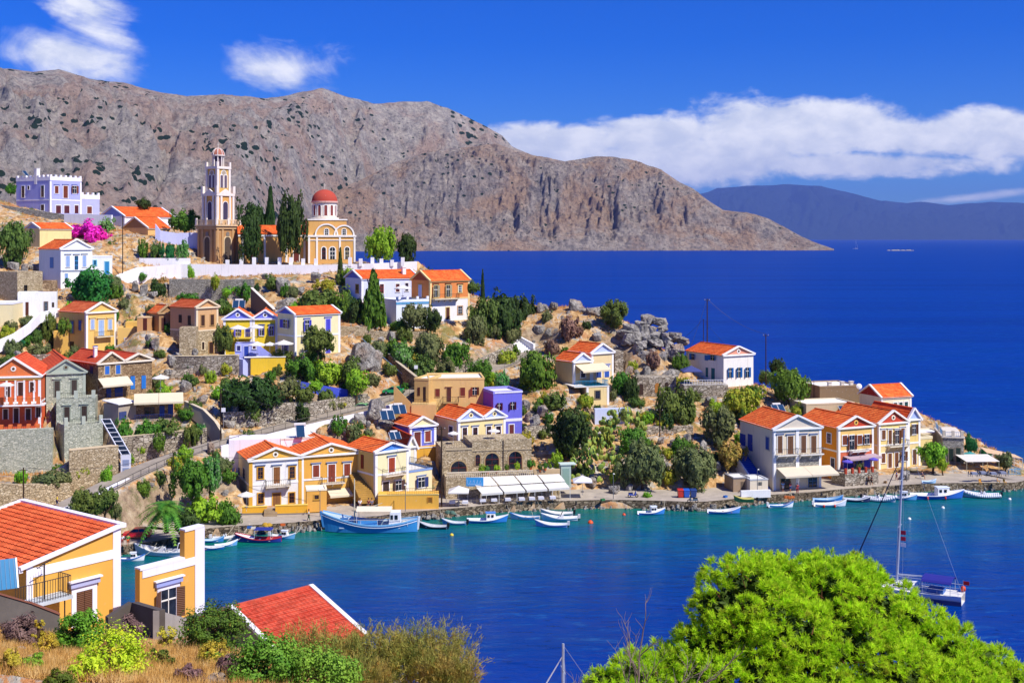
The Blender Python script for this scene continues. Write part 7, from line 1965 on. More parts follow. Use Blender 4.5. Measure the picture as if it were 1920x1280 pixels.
def sailboat(P,hd,L,label,mast_h,lean=0.0,jib='#1c2450',full=True):
	t = thing('sailing_yacht',label,'sailboat',P,hd)
	m,rg = hull_mesh(L,L * .29,1.05,bow=1.15,sheer=.28,draft=.6,stern=.7,n=22); m.build('hull',[paint('#eceef0',.25),paint('#e4e2da')],t)
	q = MB()
	for side in (0,6):
		for a,b in zip(rg[:-1],rg[1:]):q.bar((a[side][0],a[side][1] * .99,.22),(b[side][0],b[side][1] * .99,.22),.1,.6)
	q.build('boot_stripe',paint('#1c2860',.3),t)
	d = MB()
	for i in range(0,22):
		a,b = rg[i],rg[i + 1]; d.poly([(a[7][0],-a[7][1],a[7][2] - .05),(b[7][0],-b[7][1],b[7][2] - .05),(b[7][0],b[7][1],b[7][2] - .05),(a[7][0],a[7][1],a[7][2] - .05)])
	d.build('deck',paint('#e9e7e0',.4),t)
	w = L * .095
	c = MB().hexa([(-.12 * L,-w,1.0),(.24 * L,-w * .5,1.0),(.24 * L,w * .5,1.0),(-.12 * L,w,1.0)],[(-.12 * L,-w * .85,1.75),(.2 * L,-w * .35,1.5),(.2 * L,w * .35,1.5),(-.12 * L,w * .85,1.75)]).build('coachroof',paint('#f2f2f0',.3),t)
	for sd in (-1,1):MB().hexa([(-.06 * L,sd * w * .9,1.3),(.1 * L,sd * w * .72,1.25),(.1 * L,sd * w * .74,1.25),(-.06 * L,sd * w * .98,1.3)],[(-.06 * L,sd * w * .88,1.55),(.1 * L,sd * w * .66,1.45),(.1 * L,sd * w * .7,1.45),(-.06 * L,sd * w * .95,1.55)]).build('cabin_window',glass(),c)
	foot = Vector((.08 * L,0,1.2)); top = Vector((.08 * L + lean,0,1.2 + mast_h)); bowp = Vector((L * .52,0,1.4)); st = Vector((-L * .49,0,1.2))
	mm = MB().tube(foot,top,.16,.11,8).build('mast',flat_mat('mast_alloy','#b8c0cc',.35,.5,.3),t)
	for k in (.38,.68):
		p = foot.lerp(top,k); q = MB(); q.bar(p + Vector((0,-1.1,0)),p + Vector((0,1.1,0)),.07,.04); q.build('spreader',paint('#a8b0bc'),mm)
	q = MB(); q.tube(foot.lerp(top,.98),st,.018,.018,4)
	for sd in (-1,1):q.tube(foot.lerp(top,.68) + Vector((0,sd * 1.1,0)),Vector((.06 * L,sd * L * .14,1.2)),.018,.018,4); q.tube(foot.lerp(top,.97),foot.lerp(top,.68) + Vector((0,sd * 1.1,0)),.018,.018,4)
	q.build('rigging',paint('#8a90a0',.3),t)
	MB().tube(bowp,foot.lerp(top,.86),.10,.04,7).build('furled_jib',canvas(jib),t)
	if not full:return t
	b0 = foot + Vector((0,0,1.3)); b1 = Vector((-.33 * L,0,2.75)); MB().tube(b0,b1,.11,.11,8).build('boom',flat_mat('mast_alloy','#b8c0cc',.35,.5,.3),t)
	MB().tube(foot + Vector((-.1,0,.3)),b0.lerp(b1,.3),.04,.04,5).build('vang',paint('#d8d8d8'),t)
	bm_ = MB(); n = 6
	for i in range(n):
		a0,a1 = math.pi * i / n,math.pi * (i + 1) / n
		f = lambda a:(L * .12 * math.cos(a),2.45 + .45 * math.sin(a))
		(ya,za),(yb,zb) = f(a0),f(a1); bm_.hexa([(-.42 * L,ya,za),(-.16 * L,ya,za),(-.16 * L,yb,zb),(-.42 * L,yb,zb)],[(-.42 * L,ya,za + .05),(-.16 * L,ya,za + .05),(-.16 * L,yb,zb + .05),(-.42 * L,yb,zb + .05)])
	bm_.build('bimini',canvas('#2c2f9c'),t)
	q = MB()
	for x in (-.41,-.17):
		for sd in (-1,1):q.bar((x * L,sd * L * .12,1.1),(x * L,sd * L * .12,2.46),.05,.05)
	q.build('bimini_frame',paint('#c8ccd4',.3),t)
	MB().box(-.34 * L,-.2 * L,-.9,.9,1.0,1.45).build('cockpit_cushion',paint('#2a62b0'),t)
	q = MB(); pts = [Vector((x * L,-L * .135 * (1 - max(0,x) * 1.2),1.15 + .2 * max(0,x))) for x in (-.48,-.3,-.1,.1,.3,.46)]; railing(q,pts,.65,2.0,.02); railing(q,[Vector((p.x,-p.y,p.z)) for p in pts],.65,2.0,.02); q.build('lifelines',paint('#d0d4d8',.3),t)
	f = MB().box(-.5 * L - .7,-.5 * L,-.02,.02,2.3,2.75).build('ensign',canvas('#c01828'),t); MB().bar((-.5 * L,0,1.1),(-.5 * L,0,2.8),.04,.04).build('flag_pole',paint('#d8d8d8'),f)
	for i,cc in enumerate(('#c82040','#d83048','#f0f0f0')):MB().box(foot.x - 1.2,foot.x - .6,.55,.58,7.6 - i * .75,8.1 - i * .75).build('pennant',canvas(cc),t)
	MB().lathe([(0,-.35),(.25,-.25),(.3,0),(.25,.25),(0,.35)],8,(-.5 * L + .2,-1.2,1.5)).build('lifebuoy',paint('#e05020'),t,True)
	return t
stern = atz(1806,1122,.6); bowd = Vector((-.86,.50,0)).normalized(); LY = 13.5
sailboat(Vector((stern.x,stern.y,0)) + bowd * LY / 2,math.atan2(bowd.y,bowd.x),LY,'white sailing yacht with tall mast, furled navy jib and blue bimini behind the pine',19.2,-.9)
pm = pt(1083,1205,108); sailboat(Vector((pm.x - .6,108,0)),R(188),8.5,'small yacht of which only the white mast tip and stays show at the bottom',pm.z - 1.2,0,'#e4e4e4',False)
far = sailboat(Vector(((1604 - CX) / F * 5200,5200,0)),0.2,16,'tiny far-off sailboat on the open sea before the distant island',30,0,'#f4f4f4',False); far.scale = (1.3,1.3,1.3)
for i,(px,py,c,l) in enumerate(((1107,980,'#e8561c','orange mooring buoy right of the cluster of three motorboats'),(1768,952,'#f0f0ee','white mooring buoy below the long blue cabin boat'),(1893,936,'#f0f0ee','white mooring buoy at the right edge near the inflatable'),(1705,973,'#f0f0ee','white mooring buoy between the mast and the right quay'),(847,1003,'#e8c83a','small yellow buoy below the light blue rowing boat'),(1170,965,'#d84a20','small orange float left of the lone white cabin boat'))):
	P = atz(px,py,0); t = thing('mooring_buoy',l,'buoy',P); k = .45 if i in (0,) else .3
	MB().lathe([(0,-k),(k * .8,-k * .6),(k,0),(k * .8,k * .6),(k * .25,k),(0,k * 1.05)],10).build('float',paint(c,.35),t,True); MB().tube((0,0,k),(0,0,k + .25),.05,.03).build('eye',paint('#4a4a4a'),t)

# ------------------------------------------------------------------ people
def skin_obj(name,verts,edges,radii,mat,parent,sub=1):
	me = bpy.data.meshes.new(name); me.from_pydata(verts,edges,[]); me.materials.append(mat)
	o = bpy.data.objects.new(name,me); COL.objects.link(o); o.parent = parent
	md = o.modifiers.new('skin','SKIN'); md.use_smooth_shade = True
	for v,r in zip(me.skin_vertices[0].data,radii):v.radius = (r,r) if isinstance(r,float) else r
	me.skin_vertices[0].data[0].use_root = True
	o.modifiers.new('sub','SUBSURF').levels = sub; o.modifiers['sub'].render_levels = sub
	return o
SKIN = flat_mat('skin','#b8805c',.6,.3); HAIR = flat_mat('hair','#2a1c14',.7,.3)
def person(P,face,label,shirt,legs,pose='walk',hat=None,long=False):
	t = thing('person',label,'person',P,R(face))
	if pose == 'sit':hipz,kn = .47,.45; hip = [(0,.1,.52),(0,-.28,.5),(0,-.33,.08)]
	st = .16 if pose == 'walk' else .03
	if pose == 'sit':
		body = [(0,0,.55),(0,0,.85),(0,0,1.08),(0,0,1.18),(0,-.02,1.30),(0,-.02,1.42),
				(-.19,0,1.05),(-.24,-.08,.80),(-.18,-.30,.68),(.19,0,1.05),(.24,-.08,.80),(.18,-.30,.68),
				(-.1,-.05,.5),(-.11,-.42,.5),(-.11,-.44,.08),(-.11,-.58,.04),(.1,-.05,.5),(.11,-.42,.5),(.11,-.44,.08),(.11,-.58,.04)]
	else:
		body = [(0,0,.95),(0,0,1.2),(0,0,1.40),(0,0,1.50),(0,-.02,1.60),(0,-.02,1.71),
				(-.19,0,1.39),(-.25,st * .5,1.13),(-.24,-st * .5,.86),(.19,0,1.39),(.25,-st * .5,1.13),(.24,st * .6,.86),
				(-.1,0,.9),(-.11,-st * .7,.5),(-.11,-st,.08),(-.11,-st - .14,.04),(.1,0,.9),(.11,st * .4,.5),(.11,st * 1.4,.1),(.11,st * 1.4 - .13,.04)]
	E = [(0,1),(1,2),(2,3),(3,4),(4,5),(2,6),(6,7),(7,8),(2,9),(9,10),(10,11),(0,12),(12,13),(13,14),(14,15),(0,16),(16,17),(17,18),(18,19)]
	Rr = [(.15,.11),(.14,.10),(.16,.10),.055,.095,.075,.06,.045,.035,.06,.045,.035,.085,.06,.042,.035,.085,.06,.042,.035]
	Rr = [r if isinstance(r,tuple) else float(r) for r in Rr]
	skin_obj('body',body,E,Rr,SKIN,t)
	sh = [body[i] for i in (0,1,2,6,7,9,10)]; skin_obj('shirt',sh,[(0,1),(1,2),(2,3),(3,4),(2,5),(5,6)],[(.165,.125),(.16,.12),(.18,.12),.08,.065,.08,.065],paint(shirt,.8),t)
	lg = [body[i] for i in (0,12,13,16,17)] + ([body[14],body[18]] if long else [])
	skin_obj('trousers' if long else 'shorts',lg,[(0,1),(1,2),(0,3),(3,4)] + ([(2,5),(4,6)] if long else []),[(.17,.13),.105,.085,.105,.085] + ([.06,.06] if long else []),paint(legs,.8),t)
	hz_ = body[5]; MB().lathe([(.10,-.09),(.115,0),(.09,.07),(0,.10)],10,(hz_[0],hz_[1] + .02,hz_[2])).build('hat' if hat else 'hair',paint(hat,.8) if hat else HAIR,t,True)
	return t
def quayp(px,py,z=1.37):return atz(px,py,z)
person(ground(107,950),120,'person in a yellow shirt walking up the road at the left','#e8d040','#2a3a6a')
person(quayp(579,976),100,'person in pale clothes walking on the quay left of the big blue caique','#e4e0d4','#6a7a5a',long=True)
person(quayp(229,1024),20,'person in a white shirt standing at the back of the red car','#e8e8ec','#8a3a3a')
person(quayp(240,1024),200,'person in a green shirt with orange bag by the red car','#3aa040','#c85a20')
person(quayp(1468,921),0,'person in light blue near the shop entrance under the awnings','#9ac0e0','#d8d8d8','stand')
person(quayp(1482,921.5),40,'person in a dark red shirt under the shop awnings','#b03040','#3a4a8a','stand')
person(quayp(1495,925),160,'person dressed all in red standing in front of the shop awnings','#c02840','#b02838','stand',long=True)
person(quayp(1629,909),100,'walker in brown, left one of the couple beside the stone terrace','#8a5a4a','#4a4038')
person(quayp(1634,909.5),100,'walker in dark clothes, right one of the couple beside the stone terrace','#4a3a44','#3a3434')
person(quayp(1681,900),260,'walker in a blue shirt right of the tall mast on the quay','#3a5aa0','#8a4a4a')
person(quayp(1729,897),60,'person seated on a bench left of the mulberry trunk','#3a4468','#2c3040','sit')
person(quayp(675,951,2.0),10,'seated guest in white behind the low wall of the gold house','#f0f0f0','#5a5a6a','sit')
person(quayp(691,951,2.0),350,'seated guest in dark red behind the low wall of the gold house','#7a2a34','#3a3a4a','sit')
person(quayp(697,951,2.0),20,'seated guest in grey-blue next to the dark red one at the gold house','#6a7a94','#3a3a4a','sit')

# ------------------------------------------------------------------ vehicles
def car(P,hd,col,label):
	t = thing('parked_car',label,'car',P,hd)
	prof = [(-1.9,.32),(1.95,.32),(2.0,.62),(1.9,.80),(1.05,.95),(.35,1.42),(-1.05,1.48),(-1.75,1.05),(-1.95,.85),(-1.98,.5)]
	b = MB(); W = .82
	def w(z):return W if z < 1.0 else W - (z - 1.0) * .32
	b.hexa([(x,-w(z),z) for x,z in prof],[(x,w(z),z) for x,z in prof]); body = b.build('body',flat_mat('car_' + col.lstrip('#'),col,.25,.6),t)
	sidew = [(-1.5,1.02),(.9,1.0),(.33,1.36),(-1.0,1.41)]
	for sd in (-1,1):
		for a,bq in ((0,.44),(.48,1)):
			L0 = lambda u:(sidew[0][0] + (sidew[1][0] - sidew[0][0]) * u,sidew[0][1]); L1 = lambda u:(sidew[3][0] + (sidew[2][0] - sidew[3][0]) * u,sidew[3][1] - .03 * u)
			q = [L0(a),L0(bq),L1(bq),L1(a)]; MB().hexa([(x,sd * (w(z) - .02),z) for x,z in q],[(x,sd * (w(z) + .012),z) for x,z in q]).build('side_window',glass(),t)
	MB().hexa([(1.0,-.68,.985),(1.0,.68,.985),(.4,.62,1.375),(.4,-.62,1.375)],[(1.02,-.68,1.0),(1.02,.68,1.0),(.42,.62,1.395),(.42,-.62,1.395)]).build('windscreen',glass(),t)
	MB().hexa([(-1.72,-.66,1.08),(-1.72,.66,1.08),(-1.12,.6,1.44),(-1.12,-.6,1.44)],[(-1.75,-.66,1.1),(-1.75,.66,1.1),(-1.15,.6,1.46),(-1.15,-.6,1.46)]).build('rear_window',glass(),t)
	for x in (-1.25,1.25):
		for sd in (-1,1):
			M = Matrix.Translation((x,sd * .78,.31)) @ Matrix.Rotation(math.pi / 2,4,'X')
			wh = MB().lathe([(0,-.1),(.3,-.1),(.31,0),(.3,.1),(0,.1)],14).build('wheel',flat_mat('tyre','#16161a',.8,.2),t,matrix=M)
			MB().lathe([(0,-.11),(.18,-.11),(.18,.11),(0,.11)],10).build('rim',flat_mat('rim','#a8aab0',.3,.5,.7),wh)
	for sd in (-1,1):
		MB().box(1.88,2.0,sd * .6 - .15,sd * .6 + .15,.62,.78).build('headlight',flat_mat('lamp_glass','#e8eef4',.1,.6),t); MB().box(-1.99,-1.9,sd * .66 - .1,sd * .66 + .1,.7,.92).build('tail_light',flat_mat('tail_red','#a01818',.3,.5),t)
	MB().box(1.9,2.06,-.78,.78,.34,.52).build('front_bumper',flat_mat('bumper','#2a2c30',.6,.3),t); MB().box(-2.04,-1.9,-.78,.78,.36,.54).build('rear_bumper',flat_mat('bumper','#2a2c30',.6,.3),t)
gp = pt(738,735,232.5); gp.z = hz(gp.x,gp.y) + .17; car(gp,R(172),'#2fa05c','metallic green hatchback parked by the brown stair')
gp = pt(684,755,226.5); gp.z = hz(gp.x,gp.y) + .17; car(gp,R(-18),'#8ad48a','pale green car parked under the small light tree')
car(quayp(257,1008,1.4),R(186),'#c81c2c','red hatchback parked on the quay at the left')
def scooter(P,hd,col,label):
	t = thing('motor_scooter',label,'motorbike',P,hd)
	for x in (-.62,.62):
		M = Matrix.Translation((x,0,.28)) @ Matrix.Rotation(math.pi / 2,4,'X'); MB().lathe([(.16,-.05),(.28,-.05),(.28,.05),(.16,.05),(.16,-.05)],12).build('wheel',flat_mat('tyre','#16161a',.8,.2),t,matrix=M)
	b = MB(); b.hexa([(-.75,-.16,.4),(.1,-.16,.3),(.1,.16,.3),(-.75,.16,.4)],[(-.8,-.14,.72),(-.05,-.12,.66),(-.05,.12,.66),(-.8,.14,.72)]); b.hexa([(.1,-.2,.28),(.5,-.15,.4),(.5,.15,.4),(.1,.2,.28)],[(.38,-.16,.95),(.5,-.1,.95),(.5,.1,.95),(.38,.16,.95)])
	b.build('bodywork',paint(col,.3),t); MB().box(-.75,-.02,-.13,.13,.72,.82).build('seat',flat_mat('seat_black','#1c1c20',.7,.3),t)
	m = MB(); m.bar((.62,0,.28),(.42,0,1.05),.06,.06); m.bar((.42,-.32,1.05),(.42,.32,1.05),.05,.05); m.build('handlebar',flat_mat('dark_metal','#3a3c40',.4,.5,.5),t)
	MB().box(.5,.58,-.08,.08,.85,1.0).build('headlight',flat_mat('lamp_glass','#e8eef4',.1,.6),t)
scooter(quayp(1187,932),R(5),'#3a4a94','navy scooter parked in the shade of the rock beside the quay')
scooter(quayp(1299,942),R(175),'#5a6a7a','grey motorbike parked at the water side of the quay')

# ------------------------------------------------------------------ parasols, tables, chairs
def parasol(px,py_top,wpx,Y,label,col='#f2f0ea',n=8,zfoot=None,hgt=2.4):
	T_ = pt(px,py_top,Y); r = wpx / 2 * Y / F; t = thing('parasol',label,'parasol',(T_.x,T_.y,T_.z - hgt))
	c = MB(); ring = [(r * math.cos(2 * math.pi * (i + .5) / n),r * math.sin(2 * math.pi * (i + .5) / n)) for i in range(n)]
	for i in range(n):
		j = (i + 1) % n; a,b = ring[i],ring[j]
		c.poly([(a[0],a[1],hgt - r * .36),(b[0],b[1],hgt - r * .36),(0,0,hgt)]); c.poly([(a[0],a[1],hgt - r * .36 - .16),(b[0],b[1],hgt - r * .36 - .16),(b[0],b[1],hgt - r * .36),(a[0],a[1],hgt - r * .36)])
	c.build('canopy',canvas(col),t); MB().tube((0,0,-.6),(0,0,hgt + .1),.035,.035,6).build('pole',paint('#d8d4cc'),t); MB().lathe([(.3,0),(.3,.08),(0,.1)],8).build('base',concrete('#8a8680'),t)
for a in ((462,921,34,186.5,'white parasol on the terrace left of the white gabled house'),(850,808,22,211,'small white parasol left on the stone arcade terrace'),(926,803,24,211,'small white parasol right on the stone arcade terrace'),
          (446,609,34,233,'white parasol, left of the two on the yellow house balcony'),(480,608,30,234,'white parasol, right of the two on the yellow house balcony'),(482,640,34,231.5,'white parasol, leftmost of the lower lilac terrace row'),
          (506,641,26,231.8,'white parasol, middle of the lower lilac terrace row'),(532,637,38,231.5,'white parasol, rightmost of the lower lilac terrace row'),(301,702,32,214,'cream parasol on the veranda right of the twin stone gables'),
          (11,716,30,203,'white parasol on the balcony of the terracotta house'),(755,534,34,258.5,'white parasol on the white-blue roof terrace')):parasol(*a)
parasol(1296,685,52,246,'navy square parasol on the terrace of the white headland house','#4a5490',4); parasol(1589,861,20,213.5,'violet parasol, left one before the orange gabled house','#6a5ad0'); parasol(1638,857,18,214.5,'violet parasol, right one before the orange gabled house','#6a5ad0')
parasol(1818,846,26,231,'rainbow-coloured parasol behind the café canopy','#3aa0a0'); parasol(860,910,54,195.5,'large white square parasol left of the taverna canopy','#f0ede6',4,hgt=2.7); parasol(1092,891,50,202,'large white square parasol right of the taverna canopy','#f0eef2',4,hgt=2.7)
def table(P,label,cloth='#e8e8f2',group=None,rz=0.0):
	t = thing('dining_table',label,'table',P,rz,group)
	MB().box(-.45,.45,-.45,.45,.72,.76).build('table_top',paint('#a08050'),t)
	m = MB(); m.hexa([(-.5,-.5,.4),(.5,-.5,.4),(.5,.5,.4),(-.5,.5,.4)],[(-.46,-.46,.775),(.46,-.46,.775),(.46,.46,.775),(-.46,.46,.775)]); m.build('tablecloth',canvas(cloth),t)
	for x in (-.38,.38):
		for y in (-.38,.38):MB().box(x - .03,x + .03,y - .03,y + .03,0,.72).build('leg',paint('#6a5030'),t)
CH = {}
def chair(P,rz,label,group,col='#8a7a64'):
	t = thing('cafe_chair',label,'chair',P,rz,group)
	if col not in CH:
		CH[col] = []
		for nm,bx in (('seat',(-.22,.22,-.22,.22,.43,.48)),('backrest',(-.22,.22,.19,.23,.55,.95)),('leg',(-.21,-.17,-.21,-.17,0,.43)),('leg',(.17,.21,-.21,-.17,0,.43)),('leg',(-.21,-.17,.19,.23,0,.95)),('leg',(.17,.21,.19,.23,0,.95))):
			m = MB().box(*bx); me = bpy.data.meshes.new(nm); me.from_pydata(m.v,[],m.f); me.materials.append(paint(col,.6)); CH[col].append((nm,me))
	for nm,me in CH[col]:
		o = bpy.data.objects.new(nm,me); COL.objects.link(o); o.parent = t
ordn = ['first','second','third','fourth','fifth','sixth','seventh','eighth']
for i,px in enumerate((905,926,952,978,997,1014,1036)):
	P = quayp(px,944 - i * .9,1.37); table(P,f'white-clothed table under the taverna canopy, {ordn[i]} from the left',rz=.15)
	for dx,a in ((-.75,R(90)),(.75,R(-90))):chair(P + Vector((dx,.1,0)),a,f"wooden chair at the {'left' if dx < 0 else 'right'} of the {ordn[i]} table under the taverna canopy",'taverna chairs under the canopy')
for i,px in enumerate((848,872)):
	P = quayp(px,947.5,1.37); table(P,('white-clothed table left under the square parasol by the taverna','white-clothed table right under the square parasol by the taverna')[i])
	for dx,a in ((-.75,R(90)),(.75,R(-90))):chair(P + Vector((dx,-.1,0)),a,f"pale wicker chair {'left' if dx < 0 else 'right'} of the {ordn[i]} table under the left square parasol",'chairs under the square parasol','#c8bcae')
for i,(px,py) in enumerate(((1826,893),(1843,892),(1862,893),(1880,892))):
	P = quayp(px,py,2.3); table(P,f'dark café table on the stone deck at the quay end, {ordn[i]} from the left','#9aa0b8')
	for dx,a in ((-.75,R(90)),(.75,R(-90))):chair(P + Vector((dx,0,0)),a,f"grey café chair {'left' if dx < 0 else 'right'} of the {ordn[i]} table on the stone deck",'chairs on the café deck','#6a6c7a')
for i,(px,py,c) in enumerate(((1838,908,'#e8a020'),(1872,906,'#c88a20'),(1884,908,'#d89a30'))):chair(quayp(px,py),i,('yellow wooden chair in front of the café deck, left one','brown wooden chair in front of the café deck','ochre wooden chair at the right front of the café deck')[i],'loose chairs before the café',c)

def canopy():
	F0,F1,B0,B1 = pt(902,925,196.8),pt(1069,913,200.4),pt(877,897,200.0),pt(1050,890,203.6)
	t = thing('taverna_canopy','long cream two-tier canvas canopy of the taverna on the quay','canopy',quayp(900,940)); o0 = Vector(t.location)
	M0,M1 = F0.lerp(B0,.42),F1.lerp(B1,.42)
	for i in range(4):
		a,b = i / 4,(i + 1) / 4
		for (p0,p1,q0,q1,z) in ((F0,F1,M0,M1,0),(M0,M1,B0,B1,.18)):
			A_,B_,C2_,D_ = p0.lerp(p1,a + .008),p0.lerp(p1,b - .008),q0.lerp(q1,b - .008),q0.lerp(q1,a + .008)
			up = Vector((0,0,z)); th_ = Vector((0,0,.05))
			m = MB().hexa([A_ - o0 + up - th_,B_ - o0 + up - th_,C2_ - o0 + up - th_,D_ - o0 + up - th_],[A_ - o0 + up,B_ - o0 + up,C2_ - o0 + up,D_ - o0 + up])
			if z == 0:m.hexa([A_ - o0 - Vector((0,.02,.35)),B_ - o0 - Vector((0,.02,.35)),B_ - o0 - Vector((0,0,.35)),A_ - o0 - Vector((0,0,.35))],[A_ - o0 - Vector((0,.02,.0)),B_ - o0 - Vector((0,.02,.0)),B_ - o0,A_ - o0])
			m.build('canvas_panel',canvas('#f0eee6'),t)
	for i in range(6):
		for (p,q) in ((F0,F1),(B0,B1)):
			b = p.lerp(q,i / 5) - o0; MB().bar((b.x,b.y + .05,-.1),(b.x,b.y + .05,b.z - .06),.08,.08).build('post',paint('#e0ddd4'),t)
	s = MB(); c = B0 - o0; s.box(c.x - .2,c.x + 2.6,c.y - 1.6,c.y - 1.5,c.z - .9,c.z + .5); sg = s.build('sign_board',paint('#3a9ad8'),t)
	q = MB()
	for k in range(9):x = c.x + .05 + k * .27; q.bar((x,c.y - 1.62,c.z - .5),(x + .18 * (1 if k % 2 else -.3),c.y - 1.62,c.z + .15 - .1 * (k % 3)),.02,.06,(0,1,0))
	q.bar((c.x,c.y - 1.62,c.z - .62),(c.x + 2.4,c.y - 1.62,c.z - .62),.02,.05,(0,1,0)); q.build('lettering',paint('#f4f8fc'),sg)
canopy()
bk = thing('grey_green_kiosk','pale grey-green box kiosk at the right end of the taverna terrace','kiosk',pt(1052,902,204.5),R(10)); MB().box(0,1.7,0,1.6,-1,2.7).build('body',plaster('#a8bcb0'),bk); MB().box(-.15,2.6,-.15,1.8,2.7,2.85).build('roof',plaster('#c4d4c8'),bk); MB().box(.3,1.4,-.04,0,-.5,2.1).build('door',paint('#8aa898'),bk)
for i,(x,y) in enumerate(((817,812),(855,802),(925,798),(1000,788),(1080,782),(1180,770),(1250,785),(1290,775))):
	P = pt(700 + x / 4,680 + y / 4 + 8,203.5); t = thing('potted_plant',f'green potted plant on the taverna terrace, {ordn[i]} from the left','potted plant',P)
	MB().lathe([(.16,0),(.24,.45),(.26,.5),(0,.46)],10).build('pot',plaster('#c8683a'),t)
	o = link('foliage',crown_mesh('bush',i % 3),t); o.location = (0,0,.42); k = (.7,.5,.6,.45,.6,.75,.5,.5)[i]; o.scale = (k,k,k * 1.9); o.material_slots[0].link = 'OBJECT'; o.material_slots[0].material = PAL[('b','ol','b','g','b','g','m','g')[i]]
# café deck at the end of the quay
dk = House(R2,'cafe_deck','raised stone café deck with orange base and blue rail at the end of the quay',1540,1905,838,790,223,3,d=9,wallmat=S_TAN,roof=None,drop=.5,pil=False,cat='deck',ctrl=False)
MB().box(-.05,dk.w + .05,-.08,0,0,dk.h * .55).build('orange_skirt',plaster('#d88a34'),dk.root)
m = MB(); railing(m,[(dk.w * .78,.1,dk.h),(dk.w - .1,.1,dk.h),(dk.w - .1,8,dk.h)],1.0,.5,.04); m.build('railing',paint('#4aa0d0'),dk.root)
cv = thing('cafe_canopy','flat white canvas café canopy on posts at the end of the quay','canopy',dk.loc(.5,1.0,dk.h),dk.th)
MB().hexa([(0,-.5,2.3),(6.2,-.5,2.3),(6.2,4.5,2.75),(0,4.5,2.75)],[(0,-.5,2.36),(6.2,-.5,2.36),(6.2,4.5,2.81),(0,4.5,2.81)]).build('canvas',canvas('#f2efe4'),cv)
for x in (.1,3.1,6.1):
	for y in (-.4,4.4):MB().bar((x,y,0),(x,y,2.35 + .08 * (y + .4)),.08,.08).build('post',paint('#b0a890'),cv)
cv2 = thing('cafe_sail','tilted pale orange and white shade sail at the right end of the café','shade sail',dk.loc(dk.w * .62,5.5,dk.h),dk.th)
MB().hexa([(0,0,3.0),(6.5,-1,2.0),(6.5,2.5,2.2),(0,3,3.6)],[(0,0,3.06),(6.5,-1,2.06),(6.5,2.5,2.26),(0,3,3.66)]).build('canvas',canvas('#e8c8a0'),cv2)
for x,y,z in ((.1,.1,3),(6.4,-.9,2),(.1,2.9,3.5),(6.4,2.4,2.2)):MB().bar((x,y,-.2),(x,y,z),.08,.08).build('post',paint('#d8d4c8'),cv2)

# ------------------------------------------------------------------ sheds, bins, solar heaters
sk = House(R3,'quay_shack','low cream shack with grey roof beside the foot of the blue stair',1625,1760,552,482,205.6,12,d=4,wall='#ddd2ba',roof='flat',trim='#b8bcc0',flat_h=.2,drop=.6,pil=False,cat='shed',ctrl=False)
sk2 = House(R3,'quay_shack','low brown-grey shack with slate roof left of the cream shack',1500,1622,555,470,206.5,12,d=4,wall='#a08a70',roof='flat',trim='#7c7c80',flat_h=.2,drop=.6,pil=False,cat='shed',ctrl=False)
sk.win('f',1700,505,30,24,'gl','#8a8a80',None); sk2.win('f',1570,520,30,60,'dr','#6a5a48',None)
sw_ = House(R3,'white_quay_wall','low white wall in front of the quay shacks',1560,1780,598,560,202.5,10,d=.5,wall='#ecebe8',roof=None,drop=.4,pil=False,cat='wall',ctrl=False)
for i,(px,c,l) in enumerate(((1276,'#b8342c','red wheeled bin under the right tamarisk'),(1287,'#2a5ab8','blue wheeled bin right of the red bin'),(1300,'#28407a','dark blue wheeled bin right of the light blue one'))):
	t = thing('wheeled_bin',l,'bin',quayp(px,932),.1)
	MB().hexa([(-.4,-.35,.1),(.4,-.35,.1),(.4,.35,.1),(-.4,.35,.1)],[(-.5,-.45,1.2),(.5,-.45,1.2),(.5,.45,1.2),(-.5,.45,1.2)]).build('body',paint(c,.4),t); MB().hexa([(-.53,-.5,1.2),(.53,-.5,1.2),(.53,.48,1.2),(-.53,.48,1.2)],[(-.5,-.4,1.28),(.5,-.4,1.28),(.5,.4,1.42),(-.5,.4,1.42)]).build('lid',paint(c,.35),t)
	for x in (-.4,.4):MB().lathe([(0,-.04),(.12,-.04),(.12,.04),(0,.04)],8).build('wheel',flat_mat('tyre','#16161a',.8,.2),t,matrix=Matrix.Translation((x,.3,.12)) @ Matrix.Rotation(math.pi / 2,4,'Y'))
def solar(P,rz,label,n=2,s=1.0,tank=True):
	t = thing('solar_heater',label,'solar heater',P,rz)
	for i in range(n):
		x = (i - (n - 1) / 2) * 1.25 * s
		o = MB().hexa([(x - .58 * s,-.9 * s,.15),(x + .58 * s,-.9 * s,.15),(x + .58 * s,.6 * s,1.5 * s),(x - .58 * s,.6 * s,1.5 * s)],[(x - .58 * s,-.94 * s,.22),(x + .58 * s,-.94 * s,.22),(x + .58 * s,.56 * s,1.57 * s),(x - .58 * s,.56 * s,1.57 * s)]).build('panel',flat_mat('solar_glass','#24405e',.12,.6),t)
		q = MB()
		for e in (-.58,.58):q.bar((x + e * s,-.94 * s,.22),(x + e * s,.56 * s,1.57 * s),.07,.07)
		q.build('panel_frame',paint('#b8bcc0',.3),o)
	m = MB(); m.bar((-.6 * s * n,.6 * s,-.2),(-.6 * s * n,.6 * s,1.5 * s),.05,.05); m.bar((.6 * s * n,.6 * s,-.2),(.6 * s * n,.6 * s,1.5 * s),.05,.05); m.build('stand',paint('#8a8c90'),t)
	if tank:MB().tube((-.8 * s,.85 * s,1.6 * s),(.8 * s,.85 * s,1.6 * s),.28 * s,.28 * s,12).build('tank',paint('#d0ccc8',.3),t)
solar(pt(726,787,215.5),R(20),'solar heater with two tilted panels, left one beside the small purple house',2); solar(pt(748,776,219),R(20),'solar heater with two tilted panels, right one next to the tan block',2)
